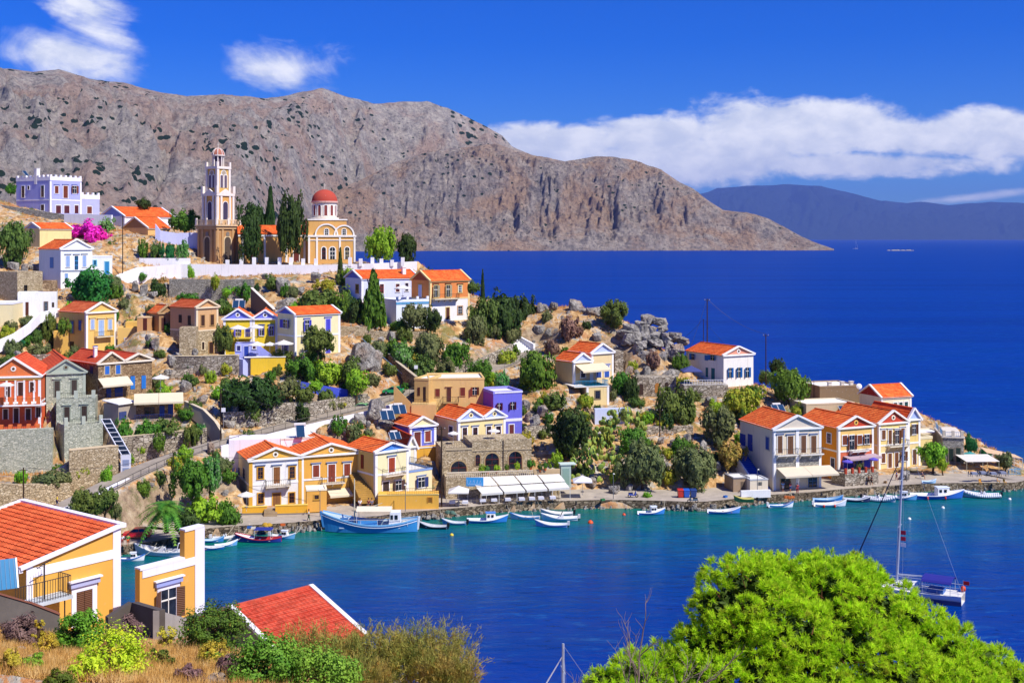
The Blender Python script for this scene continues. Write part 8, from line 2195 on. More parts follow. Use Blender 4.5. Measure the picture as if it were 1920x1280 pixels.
solar(pt(563,819,205.5),R(14),'solar panel with tank on the white flat-roofed block',1,1.2); solar(pt(740,824,208.6),R(24),'solar heater lying on the rust-red roof behind the cream gabled house',2,.8)
solar(pt(1459,775,226),R(15),'solar heater with two pale panels behind the beige gabled harbour house',2); solar(pt(1590,776,238.5),R(14),'wide solar panel array on the low beige block',3,1.0,False); solar(pt(448,578,247),R(8),'solar heater behind the yellow lilac houses',2)
solar(pt(47,331,331),R(60),'solar panel on the roof of the lilac mansion',1,1.0,False)
dish = thing('satellite_dish','white satellite dish on the brown flat-roofed block','satellite dish',pt(1611,733,254)); MB().lathe([(0,.12),(.35,.08),(.6,-.05)],14).build('dish',paint('#e8e8e6'),dish,True,Matrix.Translation((0,0,1.0)) @ Matrix.Rotation(R(70),4,'X')); MB().bar((0,.1,-.6),(0,.1,1.0),.06,.06).build('bracket',paint('#a0a0a0'),dish)
# ------------------------------------------------------------------ poles and wires
POLE = []
def pole(px,yt,yb,Y,label,arm=True,r=.13):
	a = pt(px,yb,Y); b = pt(px,yt,Y); t = thing('utility_pole',label,'pole',a)
	hh = b.z - a.z; MB().tube((0,0,-1),(0,0,hh),r,r * .75,8).build('shaft',bark('#4a3a2e'),t)
	if arm:
		MB().bar((-.6,0,hh - .35),(.6,0,hh - .35),.09,.09).build('crossarm',bark('#4a3a2e'),t)
		for x in (-.5,.5):MB().lathe([(.05,0),(.07,.1),(.03,.2),(0,.22)],6,(x,0,hh - .3)).build('insulator',paint('#c8c4bc'),t)
	POLE.append(b); return b
p1 = pole(230,404,514,283,'dark wooden pole above the white annex with the turquoise door'); p2 = pole(414,728,832,206,'wooden pole at the road bend right of the curved garden wall'); p3 = pole(44,876,965,180,'wooden pole in front of the moss-covered wall at lower left'); p4 = pole(325,848,912,188,'wooden pole above the palm by the hairpin road')
p5 = pole(828,800,948,195,'dark pole between yellow terrace and stone arcade house'); p6 = pole(1237,766,836,226,'wooden pole on the slope below the stone ruin'); p7 = pole(1326,560,650,262,'tall wooden pole behind the white headland house'); p8 = pole(1319,598,650,263,'shorter thin pole left of the tall one behind the white headland house',False,.08)
p9 = pole(1436,626,738,256,'wooden pole right of the white headland house'); p10 = pole(1526,712,748,258,'thin pole at the right end of the headland ridge',False,.07); p11 = pole(1172,660,730,244,'thin lamp pole by the upper road',False,.06)
def wire(a,b,label,sag=1.2,r=.03):
	m = MB(); n = 12; pr = None
	for i in range(n + 1):
		t = i / n; p = a.lerp(b,t) - Vector((0,0,sag * 4 * t * (1 - t))) - a
		if pr is not None:m.tube(pr,p,r,r,4)
		pr = p
	o = m.build('power_line',paint('#2c2c30'),matrix=Matrix.Translation(a)); tag(o,label,'cable')
wire(p7,p9,'power line between the tall pole and the pole right of the white headland house'); wire(p7,p6,'power line from the tall headland pole down to the slope pole',2.0); wire(p3,p4,'power line from the lower-left pole to the pole above the palm'); wire(p4,p5,'long power line crossing the waterfront houses to the dark pole',2.5); wire(p2,p5,'power line from the road bend pole to the dark pole',2.0)
for (a,b,l) in ((p8,pt(1280,635,266),'pale guy wire running left from the thin headland pole'),(p8,pt(1368,655,255),'pale guy wire running right from the thin headland pole')):wire(a,b,l,.2,.025)
# pergola under the bougainvillea
pg = thing('garden_pergola','white-posted pergola carrying the magenta bougainvillea','pergola',pt(140,455,299))
for x in (0,4,8):
	for y in (0,3):MB().bar((x,y,-1.2),(x,y,2.3),.14,.14).build('post',plaster('#eceaf0'),pg)
for y in (0,3):MB().bar((-.5,y,2.35),(8.5,y,2.35),.12,.12).build('beam',bark('#7a6a5a'),pg)
for i in range(6):MB().bar((i * 1.6,-.4,2.47),(i * 1.6,3.4,2.47),.08,.08).build('rafter',bark('#7a6a5a'),pg)
sg = thing('road_sign','small white square road sign above the brown stair','sign',pt(780,700,238)); MB().bar((0,0,-1),(0,0,1.6),.06,.06).build('post',paint('#8a8c90'),sg); MB().box(-.35,.35,-.05,-.03,.9,1.6).build('plate',paint('#f2f2f2'),sg)
sg = thing('road_sign','small white road sign beside the pole at the road bend','sign',pt(419,790,205.5)); MB().bar((0,0,-1),(0,0,2.4),.06,.06).build('post',paint('#8a8c90'),sg); MB().box(-.35,.35,-.05,-.03,1.6,2.3).build('plate',paint('#f2f2f2'),sg)
ws = thing('white_steps','white stone steps where the upper road meets the ridge','steps',pt(985,655,262),R(25))
for i in range(8):MB().box(-1.5,1.8,i * .7,6,i * .3 - .8,i * .3).build('step',plaster('#eceae6'),ws)
wall_line('white_step_wall','white parapet beside the steps at the top of the upper road',[(972,630,645,266),(1000,645,664,262)],.5,WHT)

# quayside odds and ends
for i,(px,py) in enumerate(((455,993),(560,984),(640,977),(800,965),(950,953),(1080,945),(1240,945),(1420,938),(1540,929),(1680,916))):
	t = thing('mooring_bollard',f"short iron bollard on the quay edge, {(ordn + ['ninth', 'tenth'])[i]} from the left",'bollard',quayp(px,py)); MB().lathe([(.16,0),(.13,.1),(.11,.38),(.19,.42),(.19,.5),(0,.54)],9).build('post',flat_mat('cast_iron','#2c2c30',.5,.4,.4),t,True); MB().lathe([(.24,-.02),(.24,.04),(0,.05)],9).build('base_plate',flat_mat('cast_iron','#2c2c30',.5,.4,.4),t)
for i,(px,py,c,l) in enumerate(((468,990,'#2a6ab8','blue fish crate on the quay left of the walking person'),(475,991,'#d8d4c8','white fish crate right next to the blue one on the quay'),(530,985,'#c8622a','orange fish crate on the quay in front of the yellow parapet'),(1130,938,'#3a7a4a','green crate on the quay below the prickly pears'),(1360,932,'#2a6ab8','blue crate beside the quay shacks'),(1660,905,'#8a6a42','wooden crate by the yellow gabled house front'))):
	t = thing('fish_crate',l,'crate',quayp(px,py),.2 * i)
	for (x0,x1,y0,y1,z0,z1) in ((-.35,.35,-.22,-.18,0,.3),(-.35,.35,.18,.22,0,.3),(-.35,-.31,-.18,.18,0,.3),(.31,.35,-.18,.18,0,.3),(-.31,.31,-.18,.18,0,.05)):MB().box(x0,x1,y0,y1,z0,z1).build('crate_panel',paint(c,.5),t)
for i,(px,py,c,l) in enumerate(((500,986,'#c8a030','heap of yellow fishing net on the quay left of the caique'),(845,962,'#5a7a6a','heap of green fishing net on the quay before the white parasol'),(1480,934,'#b8642a','heap of orange net near the shop awnings'))):
	m = MB(); rr3 = random.Random(i)
	for k in range(9):m.lathe([(.42,0),(.4,.12),(.2,.25),(0,.28)],8,(rr3.uniform(-.6,.6),rr3.uniform(-.4,.4),rr3.uniform(0,.2)))
	tag(m.build('fishing_net',canvas(c),matrix=Matrix.Translation(quayp(px,py)),smooth=True),l,'net')
for i,(px,py) in enumerate(((600,968),(760,958),(1150,935),(1420,926),(1700,902))):
	t = thing('quay_lamp',f"slim grey lamp post on the quay, {ordn[i]} from the left",'lamp post',quayp(px,py)); MB().tube((0,0,0),(0,0,4.2),.06,.045,7).build('post',paint('#6a6c70',.4),t); MB().bar((0,0,4.15),(0,-.7,4.3),.05,.05).build('arm',paint('#6a6c70',.4),t); MB().lathe([(.05,.12),(.2,0),(.16,-.08),(0,-.1)],9,(0,-.75,4.25)).build('lantern',paint('#e8e6dc',.3),t,True)
# ------------------------------------------------------------------ foreground slope
FGC = [pt(*p) for p in ((-60,1190,62),(20,1215,58),(120,1215,60),(220,1215,62),(330,1220,60),(430,1230,58),(520,1250,56),(640,1270,55),(760,1300,55),(60,1265,46),(250,1265,47),(420,1290,46),(600,1330,46),(150,1175,74),(300,1175,76),(450,1200,74),(600,1230,72),(-100,1180,80),(750,1330,62),(880,1420,56),(1000,1500,50),(1200,1480,44),(1500,1450,40),(1850,1450,38),(1000,1600,36),(500,1420,30),(100,1330,34),(-200,1250,50))]
FGC += [Vector(p) for p in ((0,8,41.5),(-25,10,42.5),(25,10,40),(0,20,33),(-20,25,36),(20,25,30),(-50,105,9),(-25,105,6),(-10,90,8),(5,80,5),(20,75,4),(35,70,4),(-70,60,24),(-70,100,12),(-50,125,-3),(-20,118,-3),(0,105,-3),(20,95,-3),(45,85,-3),(55,45,18))]
fp = np.array([v[:] for v in FGC]); fw_ = rbf_fit(fp[:,:2],fp[:,2],0.3)
fx = np.arange(-75,60,.5); fy = np.arange(6,126,.5); FX,FY = np.meshgrid(fx,fy)
FZ = rbf_eval(fp[:,:2],fw_,FX,FY) + fbm(FX / 3,FY / 3,octv=4,seed=5) * .35 + fbm(FX / .9,FY / .9,octv=2,seed=15) * .08
_px = CX + F * FX / FY
_lim = np.interp(_px,[-3000,450,560,700,900,5000],[1150,1175,1235,1290,1345,1400])
_lim = np.where(FY < 43,np.maximum(_lim,1310),_lim)
FZ = np.minimum(FZ,H - (_lim - HY) / F * FY - .3)
def fhz(x,y):return float(FZ[int(min(max((y - 6) / .5,0),len(fy) - 1)),int(min(max((x + 75) / .5,0),len(fx) - 1))])
idx = np.arange(FX.size).reshape(FX.shape); Fq = np.stack([idx[:-1,:-1].ravel(),idx[:-1,1:].ravel(),idx[1:,1:].ravel(),idx[1:,:-1].ravel()],1)
o = link('foreground_slope',mesh_np('foreground_slope',np.stack([FX.ravel(),FY.ravel(),FZ.ravel()],1),Fq),None,GMAT,True); o['kind'] = 'structure'
def fground(px,py):
	Y = 25.0
	while Y < 120:
		p = pt(px,py,Y)
		if p.z <= fhz(p.x,p.y):return p
		Y += .25
	return pt(px,py,60)

# ------------------------------------------------------------------ foreground houses
def tile_mesh(w,l):
	"""interlocking roof tile: flat pan with a raised roll, x across, y up the slope"""
	prof = [(-w / 2,.015),(-w * .18,.0),(w * .05,.0),(w * .16,.035),(w * .30,.06),(w * .42,.04),(w / 2 + .02,.01)]
	V = [(x,0,z + .085) for x,z in prof] + [(x,l,z + .005) for x,z in prof] + [(x,0,z + .015) for x,z in prof]
	n = len(prof); Fa = []
	for i in range(n - 1):Fa += [(i,i + 1,n + i + 1,n + i),(2 * n + i,2 * n + i + 1,i + 1,i)]
	me = bpy.data.meshes.new('roof_tile'); me.from_pydata(V,[],Fa); return me
def tiled_roof(parent,a,b,d,mat,rows,cols,name='roof',limit=300):
	"""slope with eave a->b and up-slope edge a->d; single tiles, the nearest ones as parts"""
	a,b,d = Vector(a),Vector(b),Vector(d); ux = (b - a).normalized(); uy = (d - a).normalized(); nz = ux.cross(uy).normalized()
	if nz.z < 0:nz = -nz
	c = b + d - a
	base = MB().hexa([a - nz * .16,b - nz * .16,c - nz * .16,d - nz * .16],[a - nz * .02,b - nz * .02,c - nz * .02,d - nz * .02]).build(name,mat,parent)
	W,Ls = (b - a).length / cols,(d - a).length / rows
	me = tile_mesh(W,Ls * 1.08); me.materials.append(mat); rest = MB(); n = 0; rr = random.Random(9)
	Rm = Matrix((ux,uy,nz)).transposed().to_4x4()
	for i in range(rows):
		for j in range(cols):
			p = a + ux * (W * (j + .5)) + uy * (Ls * i) + nz * rr.uniform(0,.012)
			M = Matrix.Translation(p) @ Rm @ Matrix.Rotation(rr.uniform(-.012,.012),4,'Z')
			if n < limit:
				o = bpy.data.objects.new('roof_tile',me); COL.objects.link(o); o.parent = base; o.matrix_basis = M; n += 1
			else:
				k = len(rest.v); rest.v += [tuple(M @ Vector(v.co)) for v in me.vertices]; rest.f += [tuple(k + q for q in f.vertices) for f in me.polygons]; rest.m += [0] * len(me.polygons)
	if rest.v:r = rest.build('roof_tiles_rest',mat,base); r['kind'] = 'stuff'
	return base
FT = tiles('#c4532c','#d86c3e','#a04424')
def yellow_house():
	th = R(52); P0 = pt(50,1165,76); t = thing('yellow_foreground_house','yellow house with orange tiled roof, white corner and railed balcony at lower left','house',P0,th)
	c,s = math.cos(th),math.sin(th); k = (225 - CX) / F; w = (k * P0.y - P0.x) / (c - k * s); Q = Vector((P0.x + c * w,P0.y + s * w,0)); k = (40 - CX) / F; d = (k * Q.y - Q.x) / (-s - k * c)
	ze = H - (1062 - HY) * 76 / F - P0.z; zt = H - (987 - HY) * Q.y / F - P0.z
	yel = plaster('#e2ac4e',.1); wh = plaster('#efeaf0',.1)
	MB().hexa([(0,0,-3),(w,0,-3),(w,d,-3),(0,d,-3)],[(0,0,ze),(w,0,zt),(w,d,zt),(0,d,ze)]).build('wall',yel,t)
	MB().box(w - .55,w + .03,-.05,.4,-3,zt - .08).build('corner_pilaster',wh,t); MB().box(-.04,.4,-.05,.0,-3,ze - .05).build('corner_pilaster',wh,t)
	MB().box(.4,w - .55,-.05,0,ze - .75,ze - .15).build('string_course',wh,t)
	m = MB(); m.bar((-.5,-.06,ze - .02),(w + .05,-.06,zt + .1),.3,.22,(0,0,1)); m.build('raking_cornice',wh,t)
	m = MB(); m.bar((-.5,d + .06,ze - .02),(w + .05,d + .06,zt + .1),.3,.25); m.build('raking_cornice',wh,t)
	MB().box(w - .12,w + .35,-.2,d + .2,zt - .05,zt + .22).build('ridge_coping',wh,t)
	MB().box(-.55,-.3,-.1,d,ze - .3,ze - .06).build('eave_board',wh,t)
	sl = (zt - ze) / w; tiled_roof(t,(-.45,d,ze - .45 * sl + .06),(-.45,.12,ze - .45 * sl + .06),(w - .12,d,zt - .12 * sl + .06),FT,14,30)
	# window, framed like the photograph
	def on(px,py):
		O = Vector((0,0,H)) - P0; D = Vector(((px - CX) / F,1,(HY - py) / F)); r = lambda v:Vector((c * v.x + s * v.y,-s * v.x + c * v.y,v.z)); O,D = r(O),r(D); u = -O.y / D.y; return O + D * u
	a,b,u = on(142,1150),on(172,1150),on(157,1106)
	wd = window(t,Matrix.Translation(((a.x + b.x) / 2,0,a.z - .5)),b.x - a.x,u.z - a.z + .5,'sh','#6a4630','#e9e6f0',None,.34)
	z = u.z + .34; MB().box(a.x - .5,b.x + .5,-.22,-.003,z + .003,z + .36).build('lintel',plaster('#b0b4d8'),t); MB().box(a.x - .62,b.x + .62,-.34,-.003,z + .363,z + .46).build('lintel_cap',wh,t)
	# balcony
	zb = on(60,1120).z; o = MB().box(-1.6,on(112,1110).x,-1.5,-.06,zb - .2,zb).build('balcony',concrete('#c4ccd0'),t)
	m = MB(); e = on(112,1110).x - .1; railing(m,[(-1.55,-1.4,zb),(e,-1.4,zb),(e,-.08,zb)],1.25,.17,.018); m.build('railing',paint('#3a3434'),o)
	MB().bar((on(68,1100).x,-.9,zb - 3),(on(68,1100).x,-.9,zb + 2.2),.07,.07).build('antenna_mast',flat_mat('dark_metal','#3a3c40',.4,.5,.5),t)
	MB().bar((e - .3,-1.2,zb - 3),(e - .3,-1.2,zb - .2),.06,.06).build('post',flat_mat('dark_metal','#3a3c40',.4,.5,.5),o)
	m = MB(); x = on(68,1100).x; m.bar((x - .5,-.9,zb + 2.0),(x + .4,-.9,zb + 2.35),.04,.04)
	for i in range(5):m.bar((x - .4 + i * .18,-1.15,zb + 2.04 + i * .07),(x - .4 + i * .18,-.65,zb + 2.04 + i * .07),.025,.025)
	m.build('antenna',flat_mat('dark_metal','#3a3c40',.4,.5,.5),t)
	return t
yellow_house()
sp_ = thing('blue_solar_panel','blue-glazed solar panel standing on the foreground balcony at the left edge','solar panel',pt(8,1088,71.5),R(30))
MB().hexa([(-.75,0,-.55),(.75,0,-.55),(.75,.9,1.0),(-.75,.9,1.0)],[(-.75,-.08,-.5),(.75,-.08,-.5),(.75,.82,1.05),(-.75,.82,1.05)]).build('panel',flat_mat('blue_glass','#1c78a8',.12,.6),sp_)
for e in (-.75,.75):MB().bar((e,-.06,-.5),(e,.84,1.05),.09,.1).build('panel_frame',paint('#cfd4d8',.3),sp_)
for i in range(6):MB().bar((-.6 + i * .24,-.1,-.48),(-.6 + i * .24,.8,1.03),.02,.03).build('collector_tube',paint('#0f5a8a',.2),sp_)
def yellow_wall_end():
	th = R(52); P0 = pt(258,1170,78.5); t = thing('yellow_wall_end','yellow wall block with taller white-cornered pier and brown shuttered window in the foreground','wall',P0,th)
	c,s = math.cos(th),math.sin(th)
	def on(px,py):
		O = Vector((0,0,H)) - P0; D = Vector(((px - CX) / F,1,(HY - py) / F)); r = lambda v:Vector((c * v.x + s * v.y,-s * v.x + c * v.y,v.z)); O,D = r(O),r(D); u = -O.y / D.y; return O + D * u
	q = [on(262,1175),on(382,1175),on(382,986),on(346,995),on(346,1047),on(262,1068)]; low = q[0].z - 3
	pts = [(p.x,p.z) for p in q]; pts[0] = (pts[0][0],low); pts[1] = (pts[1][0],low)
	yel = plaster('#e0a850',.1); wh = plaster('#e4e4f0',.1); m = MB(); slab(m,pts,0,.5); m.build('wall',yel,t)
	e = on(382,1100).x; e2 = on(365,1100).x; top = on(374,990).z
	MB().hexa([(e2,-.06,low),(e + .03,-.06,low),(e + .03,.3,low),(e2,.3,low)],[(e2,-.06,on(366,991).z),(e + .03,-.06,q[2].z - .03),(e + .03,.3,q[2].z - .03),(e2,.3,on(366,991).z)]).build('corner_pilaster',wh,t)
	for i_ in (2,4):MB().bar((q[i_].x,.25,q[i_].z + .02),(q[i_ + 1].x,.25,q[i_ + 1].z + .02),.62,.16).build('coping',wh,t)
	a = on(264,1068); MB().hexa([(a.x + .1,-.05,a.z - .55),(e2,-.05,on(365,1058).z),(e2,0,on(365,1058).z),(a.x + .1,0,a.z - .55)],[(a.x + .1,-.05,a.z - .07),(e2,-.05,on(365,1043).z),(e2,0,on(365,1043).z),(a.x + .1,0,a.z - .07)]).build('string_course',wh,t)
	a,b,u = on(301,1146),on(329,1146),on(315,1103); window(t,Matrix.Translation(((a.x + b.x) / 2,0,a.z - .6)),b.x - a.x,u.z - a.z + .6,'sh','#6a4630','#e4e2ee',None,.3)
	z = u.z + .3; MB().box(a.x - .45,b.x + .45,-.22,-.003,z + .003,z + .34).build('lintel',plaster('#9aa4d8'),t); MB().box(a.x - .55,b.x + .55,-.32,-.003,z + .343,z + .43).build('lintel_cap',wh,t)
yellow_wall_end()
def red_roof():
	th = R(47); R0 = pt(580,1101,72.1); c,s = math.cos(th),math.sin(th); L = 5.3; Sl = 5.0
	P = R0 - Vector((c,s,0)) * L                         # left end of the ridge
	t = thing('red_roof_house','low house with coral red tiled roof and white verges in the foreground','house',(P.x,P.y,P.z - 4),th)
	drop = 1.75; z = 4.0                                     # local: x along ridge, -y down the visible slope
	MB().hexa([(.15,-Sl + .3,-4),(L - .15,-Sl + .3,-4),(L - .15,Sl - .3,-4),(.15,Sl - .3,-4)],[(.15,-Sl + .3,z - drop),(L - .15,-Sl + .3,z - drop),(L - .15,Sl - .3,z - drop),(.15,Sl - .3,z - drop)]).build('wall',plaster('#8a7a76',.3),t)
	MB().hexa([(.15,-Sl + .3,z - drop),(.15,Sl - .3,z - drop),(.15,0,z - .1)],[(L - .15,-Sl + .3,z - drop),(L - .15,Sl - .3,z - drop),(L - .15,0,z - .1)]).build('gable',plaster('#8a7a76',.3),t)
	rm = tiles('#c64a36','#d8664c','#a43e2c')
	tiled_roof(t,(0,-Sl,z - drop),(L,-Sl,z - drop),(0,0,z),rm,15,20)
	m = MB(); roof_slope(m,(L,Sl,z - drop),(0,Sl,z - drop),(0,0,z),(L,0,z)); m.build('rear_slope',rm,t)
	for x in (-.12,L + .12):
		for sd in (-1,1):MB().bar((x,sd * (Sl + .1),z - drop + .02),(x,0,z + .1),.3,.16).build('verge_coping',plaster('#dcdad8',.2),t)
	MB().bar((0,0,z + .06),(L,0,z + .06),.24,.12).build('ridge_cap',rm,t)
red_roof()

# ------------------------------------------------------------------ foreground plants
def fbush(px,yt,yb,w,Y,label,mat,n=60,per=110,leaf=.07,asp=1.7,name='shrub',up=.3,seed=0,cat='shrub',dens=1.0,shape=1.0):
	P = pt(px,yb,Y); s = Y / F; wm,hm = w * s,(yb - yt) * s; t = thing(name,label,cat,P); g = np.random.default_rng(seed + int(px))
	u = g.normal(size=(n,3)); u /= np.linalg.norm(u,axis=1)[:,None]; rad = g.uniform(.3,1,n) ** .5
	C = u * rad[:,None] * np.array([wm * .42,wm * .34,hm * .42]) + np.array([0,0,hm * .48]); C += g.normal(size=C.shape) * .08
	Rd = g.uniform(.10,.24,n) * min(wm,hm * 1.3) * .8
	V,Fa = leaf_cloud(C,Rd,per,leaf,seed + 3,asp,u,up); k = V[:,2] > -.6
	o = link('foliage',mesh_np('foliage',V,Fa),t,mat)
	m = MB(); rr = random.Random(seed)
	for i in range(9):
		a = rr.uniform(0,6.28); q = Vector((math.cos(a) * wm * .3 * rr.random(),math.sin(a) * wm * .25 * rr.random(),hm * rr.uniform(.5,.85))); k_ = q * .5 + Vector((0,0,.1)); m.tube((0,0,-.5),k_,.05,.035,5); m.tube(k_,q,.035,.012,5)
	m.build('stem',bark('#6a5440'),t); return t
LG = foliage('#3f7a1c','#6a9c2c',None,'fg_green'); LY = foliage('#8ab81e','#b8d030','#d8c830','fg_lime'); LD = foliage('#3a5a1c','#5a7a26','#8a7a30','fg_dark'); LB = foliage('#3f7620','#78a838',None,'fg_bright'); LT2 = foliage('#6a7a34','#a89a4a','#b88a3a','fg_tamarisk'); LBR = foliage('#5a4440','#7a625a',None,'fg_brown',.1); LYE = foliage('#96a02c','#c4c03a',None,'fg_yellow')
fbush(152,1140,1232,96,58,'leafy green bush in front of the yellow foreground house',LG,60,110,.085,seed=1)
fbush(212,1168,1300,160,46,'lime-yellow bush in the left foreground',LY,70,80,.075,1.4,seed=2)
fbush(160,1230,1300,80,44,'lime sprouts left of the lime-yellow bush at the bottom',LY,30,70,.07,seed=12)
fbush(400,1128,1225,150,60,'dark olive bush behind the red tiled roof corner',LD,80,110,.08,seed=3)
fbush(500,1180,1310,150,48,'bright green leafy bush below the red tiled roof',LB,90,110,.085,1.3,seed=4)
fbush(600,1205,1320,170,48,'bright green leafy bush right of the other, under the tamarisk',LB,80,100,.085,1.3,seed=5)
fbush(45,1150,1222,80,60,'leafless brown bush before the dark grey wall',LBR,50,110,.06,5.0,seed=6,up=.1)
fbush(235,1150,1225,66,61,'dry brown bush below the peaked wall',LBR,40,110,.06,5.0,seed=7,up=.1)
fbush(72,1150,1220,22,56,'tall yellow-flowered fennel stalk in front of the grey wall',LYE,26,60,.06,1.5,'fennel',seed=8,cat='plant')
fbush(92,1180,1225,40,55,'smaller yellow-flowered fennel beside the tall stalk',LYE,30,60,.05,1.5,'fennel',seed=9,cat='plant')
fbush(310,1165,1225,40,58,'yellowish weed bush before the pale wall end',LYE,26,60,.05,1.8,'weed',seed=10,cat='plant')
fbush(400,1195,1250,60,52,'yellow fennel clump above the dry grass',LYE,30,60,.05,1.8,'fennel',seed=11,cat='plant')
fbush(425,1225,1270,50,50,'grey-brown dead bush at the edge of the dry grass',LBR,30,90,.05,5.0,seed=13,up=.1)
fbush(20,1200,1290,50,44,'yellow-green weeds at the lower left corner',LYE,24,60,.05,2.5,'weed',seed=14,cat='plant')
fbush(62,1222,1282,60,47,'low green bush in the straw grass at the left',LG,34,80,.06,seed=21)
fbush(300,1215,1268,56,50,'green weed bush in the straw grass right of the lime bush',LD,34,80,.06,seed=22)
fbush(352,1238,1300,64,46,'dry brown thistle bush in the foreground straw',LBR,34,80,.05,4.0,seed=23,up=.1)
fbush(112,1250,1300,60,43,'olive-green bush at the bottom left edge',LD,34,80,.06,seed=24)
fbush(392,1212,1262,46,52,'small fresh green bush at the right end of the straw',LB,30,80,.06,seed=25)
def tamarisk(px,yt,yb,w,Y,label,seed,sprays=260):
	P = pt(px,yb,Y); s = Y / F; wm,hm = w * s,(yb - yt) * s; t = thing('tamarisk',label,'shrub',P); g = np.random.default_rng(seed)
	V = [];
	for i in range(sprays):
		a = g.uniform(0,2 * np.pi); r = np.sqrt(g.uniform()) * .5; b = np.array([r * np.cos(a) * wm,r * np.sin(a) * wm * .7,hm * (g.uniform(.15,.62) * (1 - 1.1 * r * r))]); dr = np.array([np.cos(a) * r * .9,np.sin(a) * r * .7,1.0]) + g.normal(size=3) * .22; dr /= np.linalg.norm(dr); Ls = hm * g.uniform(.25,.42)
		m_ = 34; tt = g.uniform(0.1,1,m_); p = b + dr * (tt * Ls)[:,None] + g.normal(size=(m_,3)) * .05 * hm * .35; d2 = dr + g.normal(size=(m_,3)) * .55; d2 /= np.linalg.norm(d2,axis=1)[:,None]
		sd = np.cross(d2,g.normal(size=(m_,3))); sd /= np.linalg.norm(sd,axis=1)[:,None] + 1e-9; l = g.uniform(.10,.24,m_)[:,None]; V.append(np.stack([p - sd * .014,p + sd * .014,p + d2 * l + sd * .006,p + d2 * l - sd * .006],1).reshape(-1,3))
	V = np.concatenate(V); link('foliage',mesh_np('foliage',V,np.arange(len(V)).reshape(-1,4)),t,LT2)
	m = MB(); rr = random.Random(seed)
	for i in range(14):
		a = rr.uniform(0,6.28); q = Vector((math.cos(a) * wm * .35 * rr.random(),math.sin(a) * wm * .25 * rr.random(),hm * rr.uniform(.5,.85))); m.tube((0,0,-.6),q * .5,.05,.03,5); m.tube(q * .5,q,.03,.008,5)
	m.build('stem',bark('#6a4a34'),t)
tamarisk(600,1160,1300,150,55,'olive-brown feathery tamarisk in front of the red tiled roof',31,330); tamarisk(700,1165,1310,170,54,'feathery tamarisk in the middle foreground',32,420); tamarisk(800,1148,1320,150,54,'golden feathery tamarisk against the water',33,420); tamarisk(840,1205,1330,90,52,'low golden tamarisk at the bottom right of the clump',34,240); tamarisk(665,1225,1320,130,50,'low olive tamarisk at the bottom centre',35,260)
def fg_grass():
	g = np.random.default_rng(6); N = 34000; px = g.uniform(-40,560,N); Y = g.uniform(35,64,N); x = (px - CX) / F * Y; z = np.array([fhz(a,b) for a,b in zip(x,Y)]); k = fbm(x / 1.6,Y / 1.6,octv=3,seed=2) + g.uniform(-.5,.5,N) > -.2; x,Y,z = x[k],Y[k],z[k]; n = len(x); B = 5
	X = np.repeat(x,B) + g.normal(0,.07,n * B); Yb = np.repeat(Y,B) + g.normal(0,.07,n * B); Z = np.repeat(z,B) - .03; h = np.repeat(g.uniform(.18,.55,n),B) * g.uniform(.6,1.2,n * B); a = g.uniform(0,6.28,n * B); w = .011; ln = g.normal(0,.13,(n * B,2))
	V = np.stack([np.stack([X - w * np.cos(a),Yb - w * np.sin(a),Z],1),np.stack([X + w * np.cos(a),Yb + w * np.sin(a),Z],1),np.stack([X + ln[:,0],Yb + ln[:,1],Z + h],1)],1).reshape(-1,3)
	t = NT('straw'); nn = t.noise(t.geo(),1.2,4,.7); mat = t.fin(t.ramp(nn,[(.3,'#9a6a30'),(.5,'#cfa058'),(.7,'#e8cc90')]),.9,.1)
	tag(link('straw_grass',mesh_np('straw_grass',V,np.arange(len(V)).reshape(-1,3)),None,mat),'dry straw grass on the slope in the left foreground','grass',kind='stuff')
fg_grass()
for i,(px,py,w,l) in enumerate(((35,1222,40,'white limestone rock left in the foreground grass'),(62,1235,30,'pale flat rock right of the white one in the foreground grass'),(250,1195,22,'pale rock below the peaked foreground wall'),(300,1210,26,'pale stone before the pale wall end'),(400,1278,44,'pale rock at the bottom edge beside the dry grass'))):
	P = fground(px,py); s = P.y / F; o = bpy.data.objects.new('limestone_rock',BOULD[i]); COL.objects.link(o); o.location = P; o.scale = (w * s * .6,w * s * .5,w * s * .4); tag(o,l,'rock')

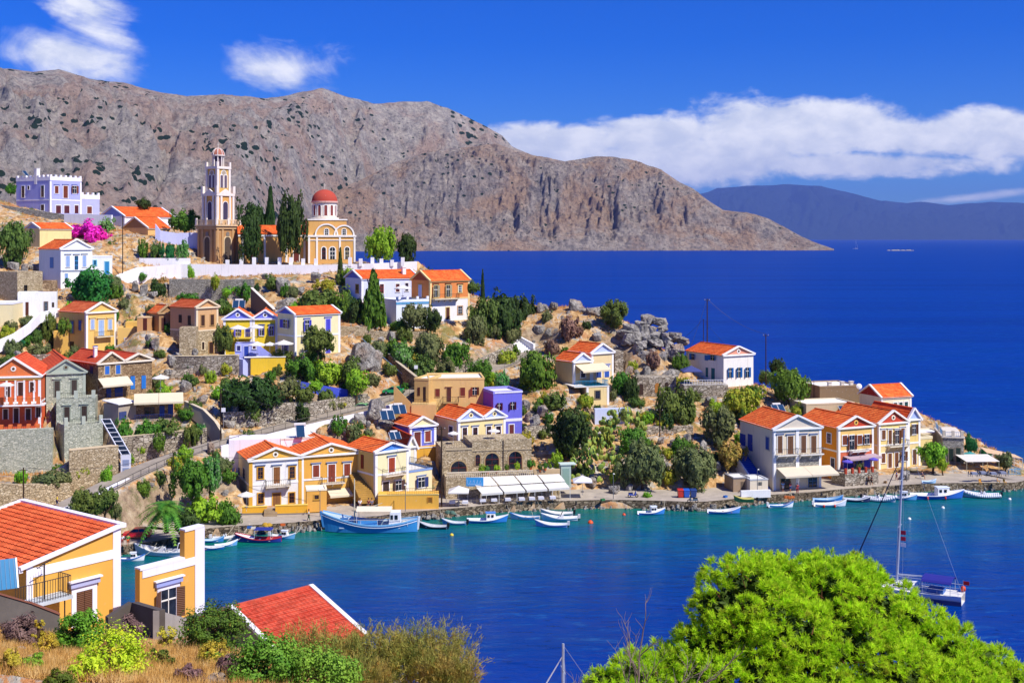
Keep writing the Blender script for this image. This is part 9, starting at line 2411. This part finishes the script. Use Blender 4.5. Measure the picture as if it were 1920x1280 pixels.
# ------------------------------------------------------------------ foreground pine
def pine():
	g = np.random.default_rng(12); Y0 = 44.0
	base = pt(1560,1560,Y0); t = thing('stone_pine','big bright green stone pine crown filling the lower right foreground','tree',base)
	# crown lobes given as photo bearings, radius and distance
	lobes = [(1395,1120,88,43),(1470,1098,66,45),(1560,1112,80,44),(1640,1150,80,44),(1700,1190,80,44),(1480,1190,90,42),(1580,1210,90,42),(1380,1190,60,42.5),(1760,1230,80,43.5),(1830,1265,75,43.5),(1890,1300,70,43.5),(1680,1270,90,41.5),(1540,1290,90,41),(1420,1270,80,41.5),(1320,1220,58,42.5),(1260,1245,52,42.5),(1200,1270,52,42),(1140,1300,50,42),(1340,1300,80,41),(1800,1320,90,41),(1240,1320,70,41),(1345,1085 + 40,40,43),(1600,1085,45,45.5),(1530,1072,40,46),(1440,1070,34,45)]
	lobes = [(a_,b_ + 10,r_,y_) for a_,b_,r_,y_ in lobes]; puffs = []
	for (px,py,r,Y) in lobes:                            # rounded puffs spread over the big lobes
		c = np.array(pt(px,py,Y)[:]); rm = r * Y / F; d = g.normal(size=(160,3)); d /= np.linalg.norm(d,axis=1)[:,None]
		for u in d[d[:,2] > -.35]:
			p = c + u * rm * np.array([.92,.92,.8])
			if any(np.linalg.norm((p - np.array(pt(a_,b_,y_)[:])) / np.array([1,1,.85])) < r_ * y_ / F * .74 for (a_,b_,r_,y_) in lobes):continue
			if all(np.linalg.norm(p - q[0]) > .5 for q in puffs):puffs.append((p,g.uniform(.36,.56),u))
	C,Dr = [],[]
	for p,r,u in puffs:
		d = g.normal(size=(30,3)); d /= np.linalg.norm(d,axis=1)[:,None]; d = d[(d[:,2] > -.1) | (d @ u > .5)]
		C.append(p + d * r * g.uniform(.6,1.0,(len(d),1)) * np.array([1,1,.8])); Dr.append(d)
	C = np.concatenate(C); Dr = np.concatenate(Dr); keep = np.ones(len(C),bool)
	C,Dr = C[keep],Dr[keep]; n = len(C); K = 36
	Dr = Dr + np.array([0,0,.55]) + g.normal(size=Dr.shape) * .25; Dr /= np.linalg.norm(Dr,axis=1)[:,None]
	d = np.repeat(Dr,K,0) * 1.0 + g.normal(size=(n * K,3)) * .55; d /= np.linalg.norm(d,axis=1)[:,None]
	c = np.repeat(C,K,0) + np.repeat(Dr,K,0) * (g.uniform(-.06,.10,n * K))[:,None]
	L = g.uniform(.12,.23,n * K)[:,None]; sd = np.cross(d,g.normal(size=d.shape)); sd /= np.linalg.norm(sd,axis=1)[:,None] + 1e-9; w = .013
	V = np.stack([c - sd * w,c + sd * w,c + d * L + sd * w * .4,c + d * L - sd * w * .4],1).reshape(-1,3) - np.array(base[:])
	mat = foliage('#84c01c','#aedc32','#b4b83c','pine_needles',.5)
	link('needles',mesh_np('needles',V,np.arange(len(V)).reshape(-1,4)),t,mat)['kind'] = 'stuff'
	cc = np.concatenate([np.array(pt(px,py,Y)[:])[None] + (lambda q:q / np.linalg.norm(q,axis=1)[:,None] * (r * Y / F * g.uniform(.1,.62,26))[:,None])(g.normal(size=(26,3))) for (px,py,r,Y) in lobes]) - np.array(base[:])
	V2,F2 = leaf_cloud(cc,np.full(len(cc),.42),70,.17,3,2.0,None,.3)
	link('inner_shade_needles',mesh_np('inner_shade_needles',V2,F2),t,foliage('#243f0c','#38540f',None,'pine_inner_shade',.05))['kind'] = 'stuff'  # dark leaf fill, coloured as the shade between the tufts
	m = MB(); b = Vector((0,0,-1)); f = Vector((-.4,0,3.0)); m.tube(b,f,.32,.24,9);
	for (px,py,r,Y) in lobes[:21]:
		q = pt(px,py + r * .35,Y) - base; k = f.lerp(q,.55) + Vector((0,0,-.3)); m.tube(f,k,.13,.09,6); m.tube(k,q,.09,.03,6)
	m.build('trunk',bark('#6a4a36'),t)
	tw = MB(); rr = random.Random(4)
	for i in range(420):
		j = rr.randrange(n); p = Vector(C[j]) - base; dr = Vector(Dr[j]); tw.tube(p - dr * .55 - Vector((rr.uniform(-.1,.1),rr.uniform(-.1,.1),.1)),p,.018,.008,4)
	tw.build('twigs',bark('#7a5236'),t)['kind'] = 'stuff'
	return n
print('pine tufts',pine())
def dead_branches():
	P = pt(1190,1330,38.5); t = thing('dead_branches','bare grey dead branches in front of the pine','branches',P); rr = random.Random(17)
	def grow(m,p,d,L,r,lv):
		n = 4; q = p
		for i in range(n):
			d = (d + Vector((rr.uniform(-.28,.28),rr.uniform(-.2,.2),rr.uniform(-.12,.2)))).normalized(); e = q + d * (L / n); m.tube(q,e,r * (1 - i / n * .55),r * (1 - (i + 1) / n * .55),5); q = e
			if lv > 0:
				for k in range(rr.choice((1,1,2))):grow(m,q,(d + Vector((rr.uniform(-1,1),rr.uniform(-.5,.5),rr.uniform(-.2,.7)))).normalized(),L * rr.uniform(.3,.5),r * .45,lv - 1)
	for (dx,dz,L,r) in ((-.05,1,2.6,.045),(-.75,.75,2.0,.03),(.35,.9,1.8,.03),(1.0,.62,2.9,.05),(-.4,.9,2.2,.035),(.75,.5,2.0,.03)):
		m = MB(); grow(m,Vector((0,0,-.3)),Vector((dx,rr.uniform(-.2,.2),dz)).normalized(),L,r,2); m.build('branch',bark('#9a8a80'),t)
dead_branches()

# ------------------------------------------------------------------ sea air between here and the far shore
t = NT('sea_haze'); t.t.nodes.remove(t.b)
pv = t.N('ShaderNodeVolumePrincipled'); pv.inputs['Color'].default_value = (0.24,0.40,1.0,1); pv.inputs['Density'].default_value = 2.2e-5; pv.inputs['Anisotropy'].default_value = 0.0
t.L(pv.outputs[0],t.out.inputs['Volume'])
tag(MB().box(-64000,64000,-600,50000,-6,2100).build('haze',t.m),'thin blue sea haze between the harbour and the far shore','haze',kind='stuff')
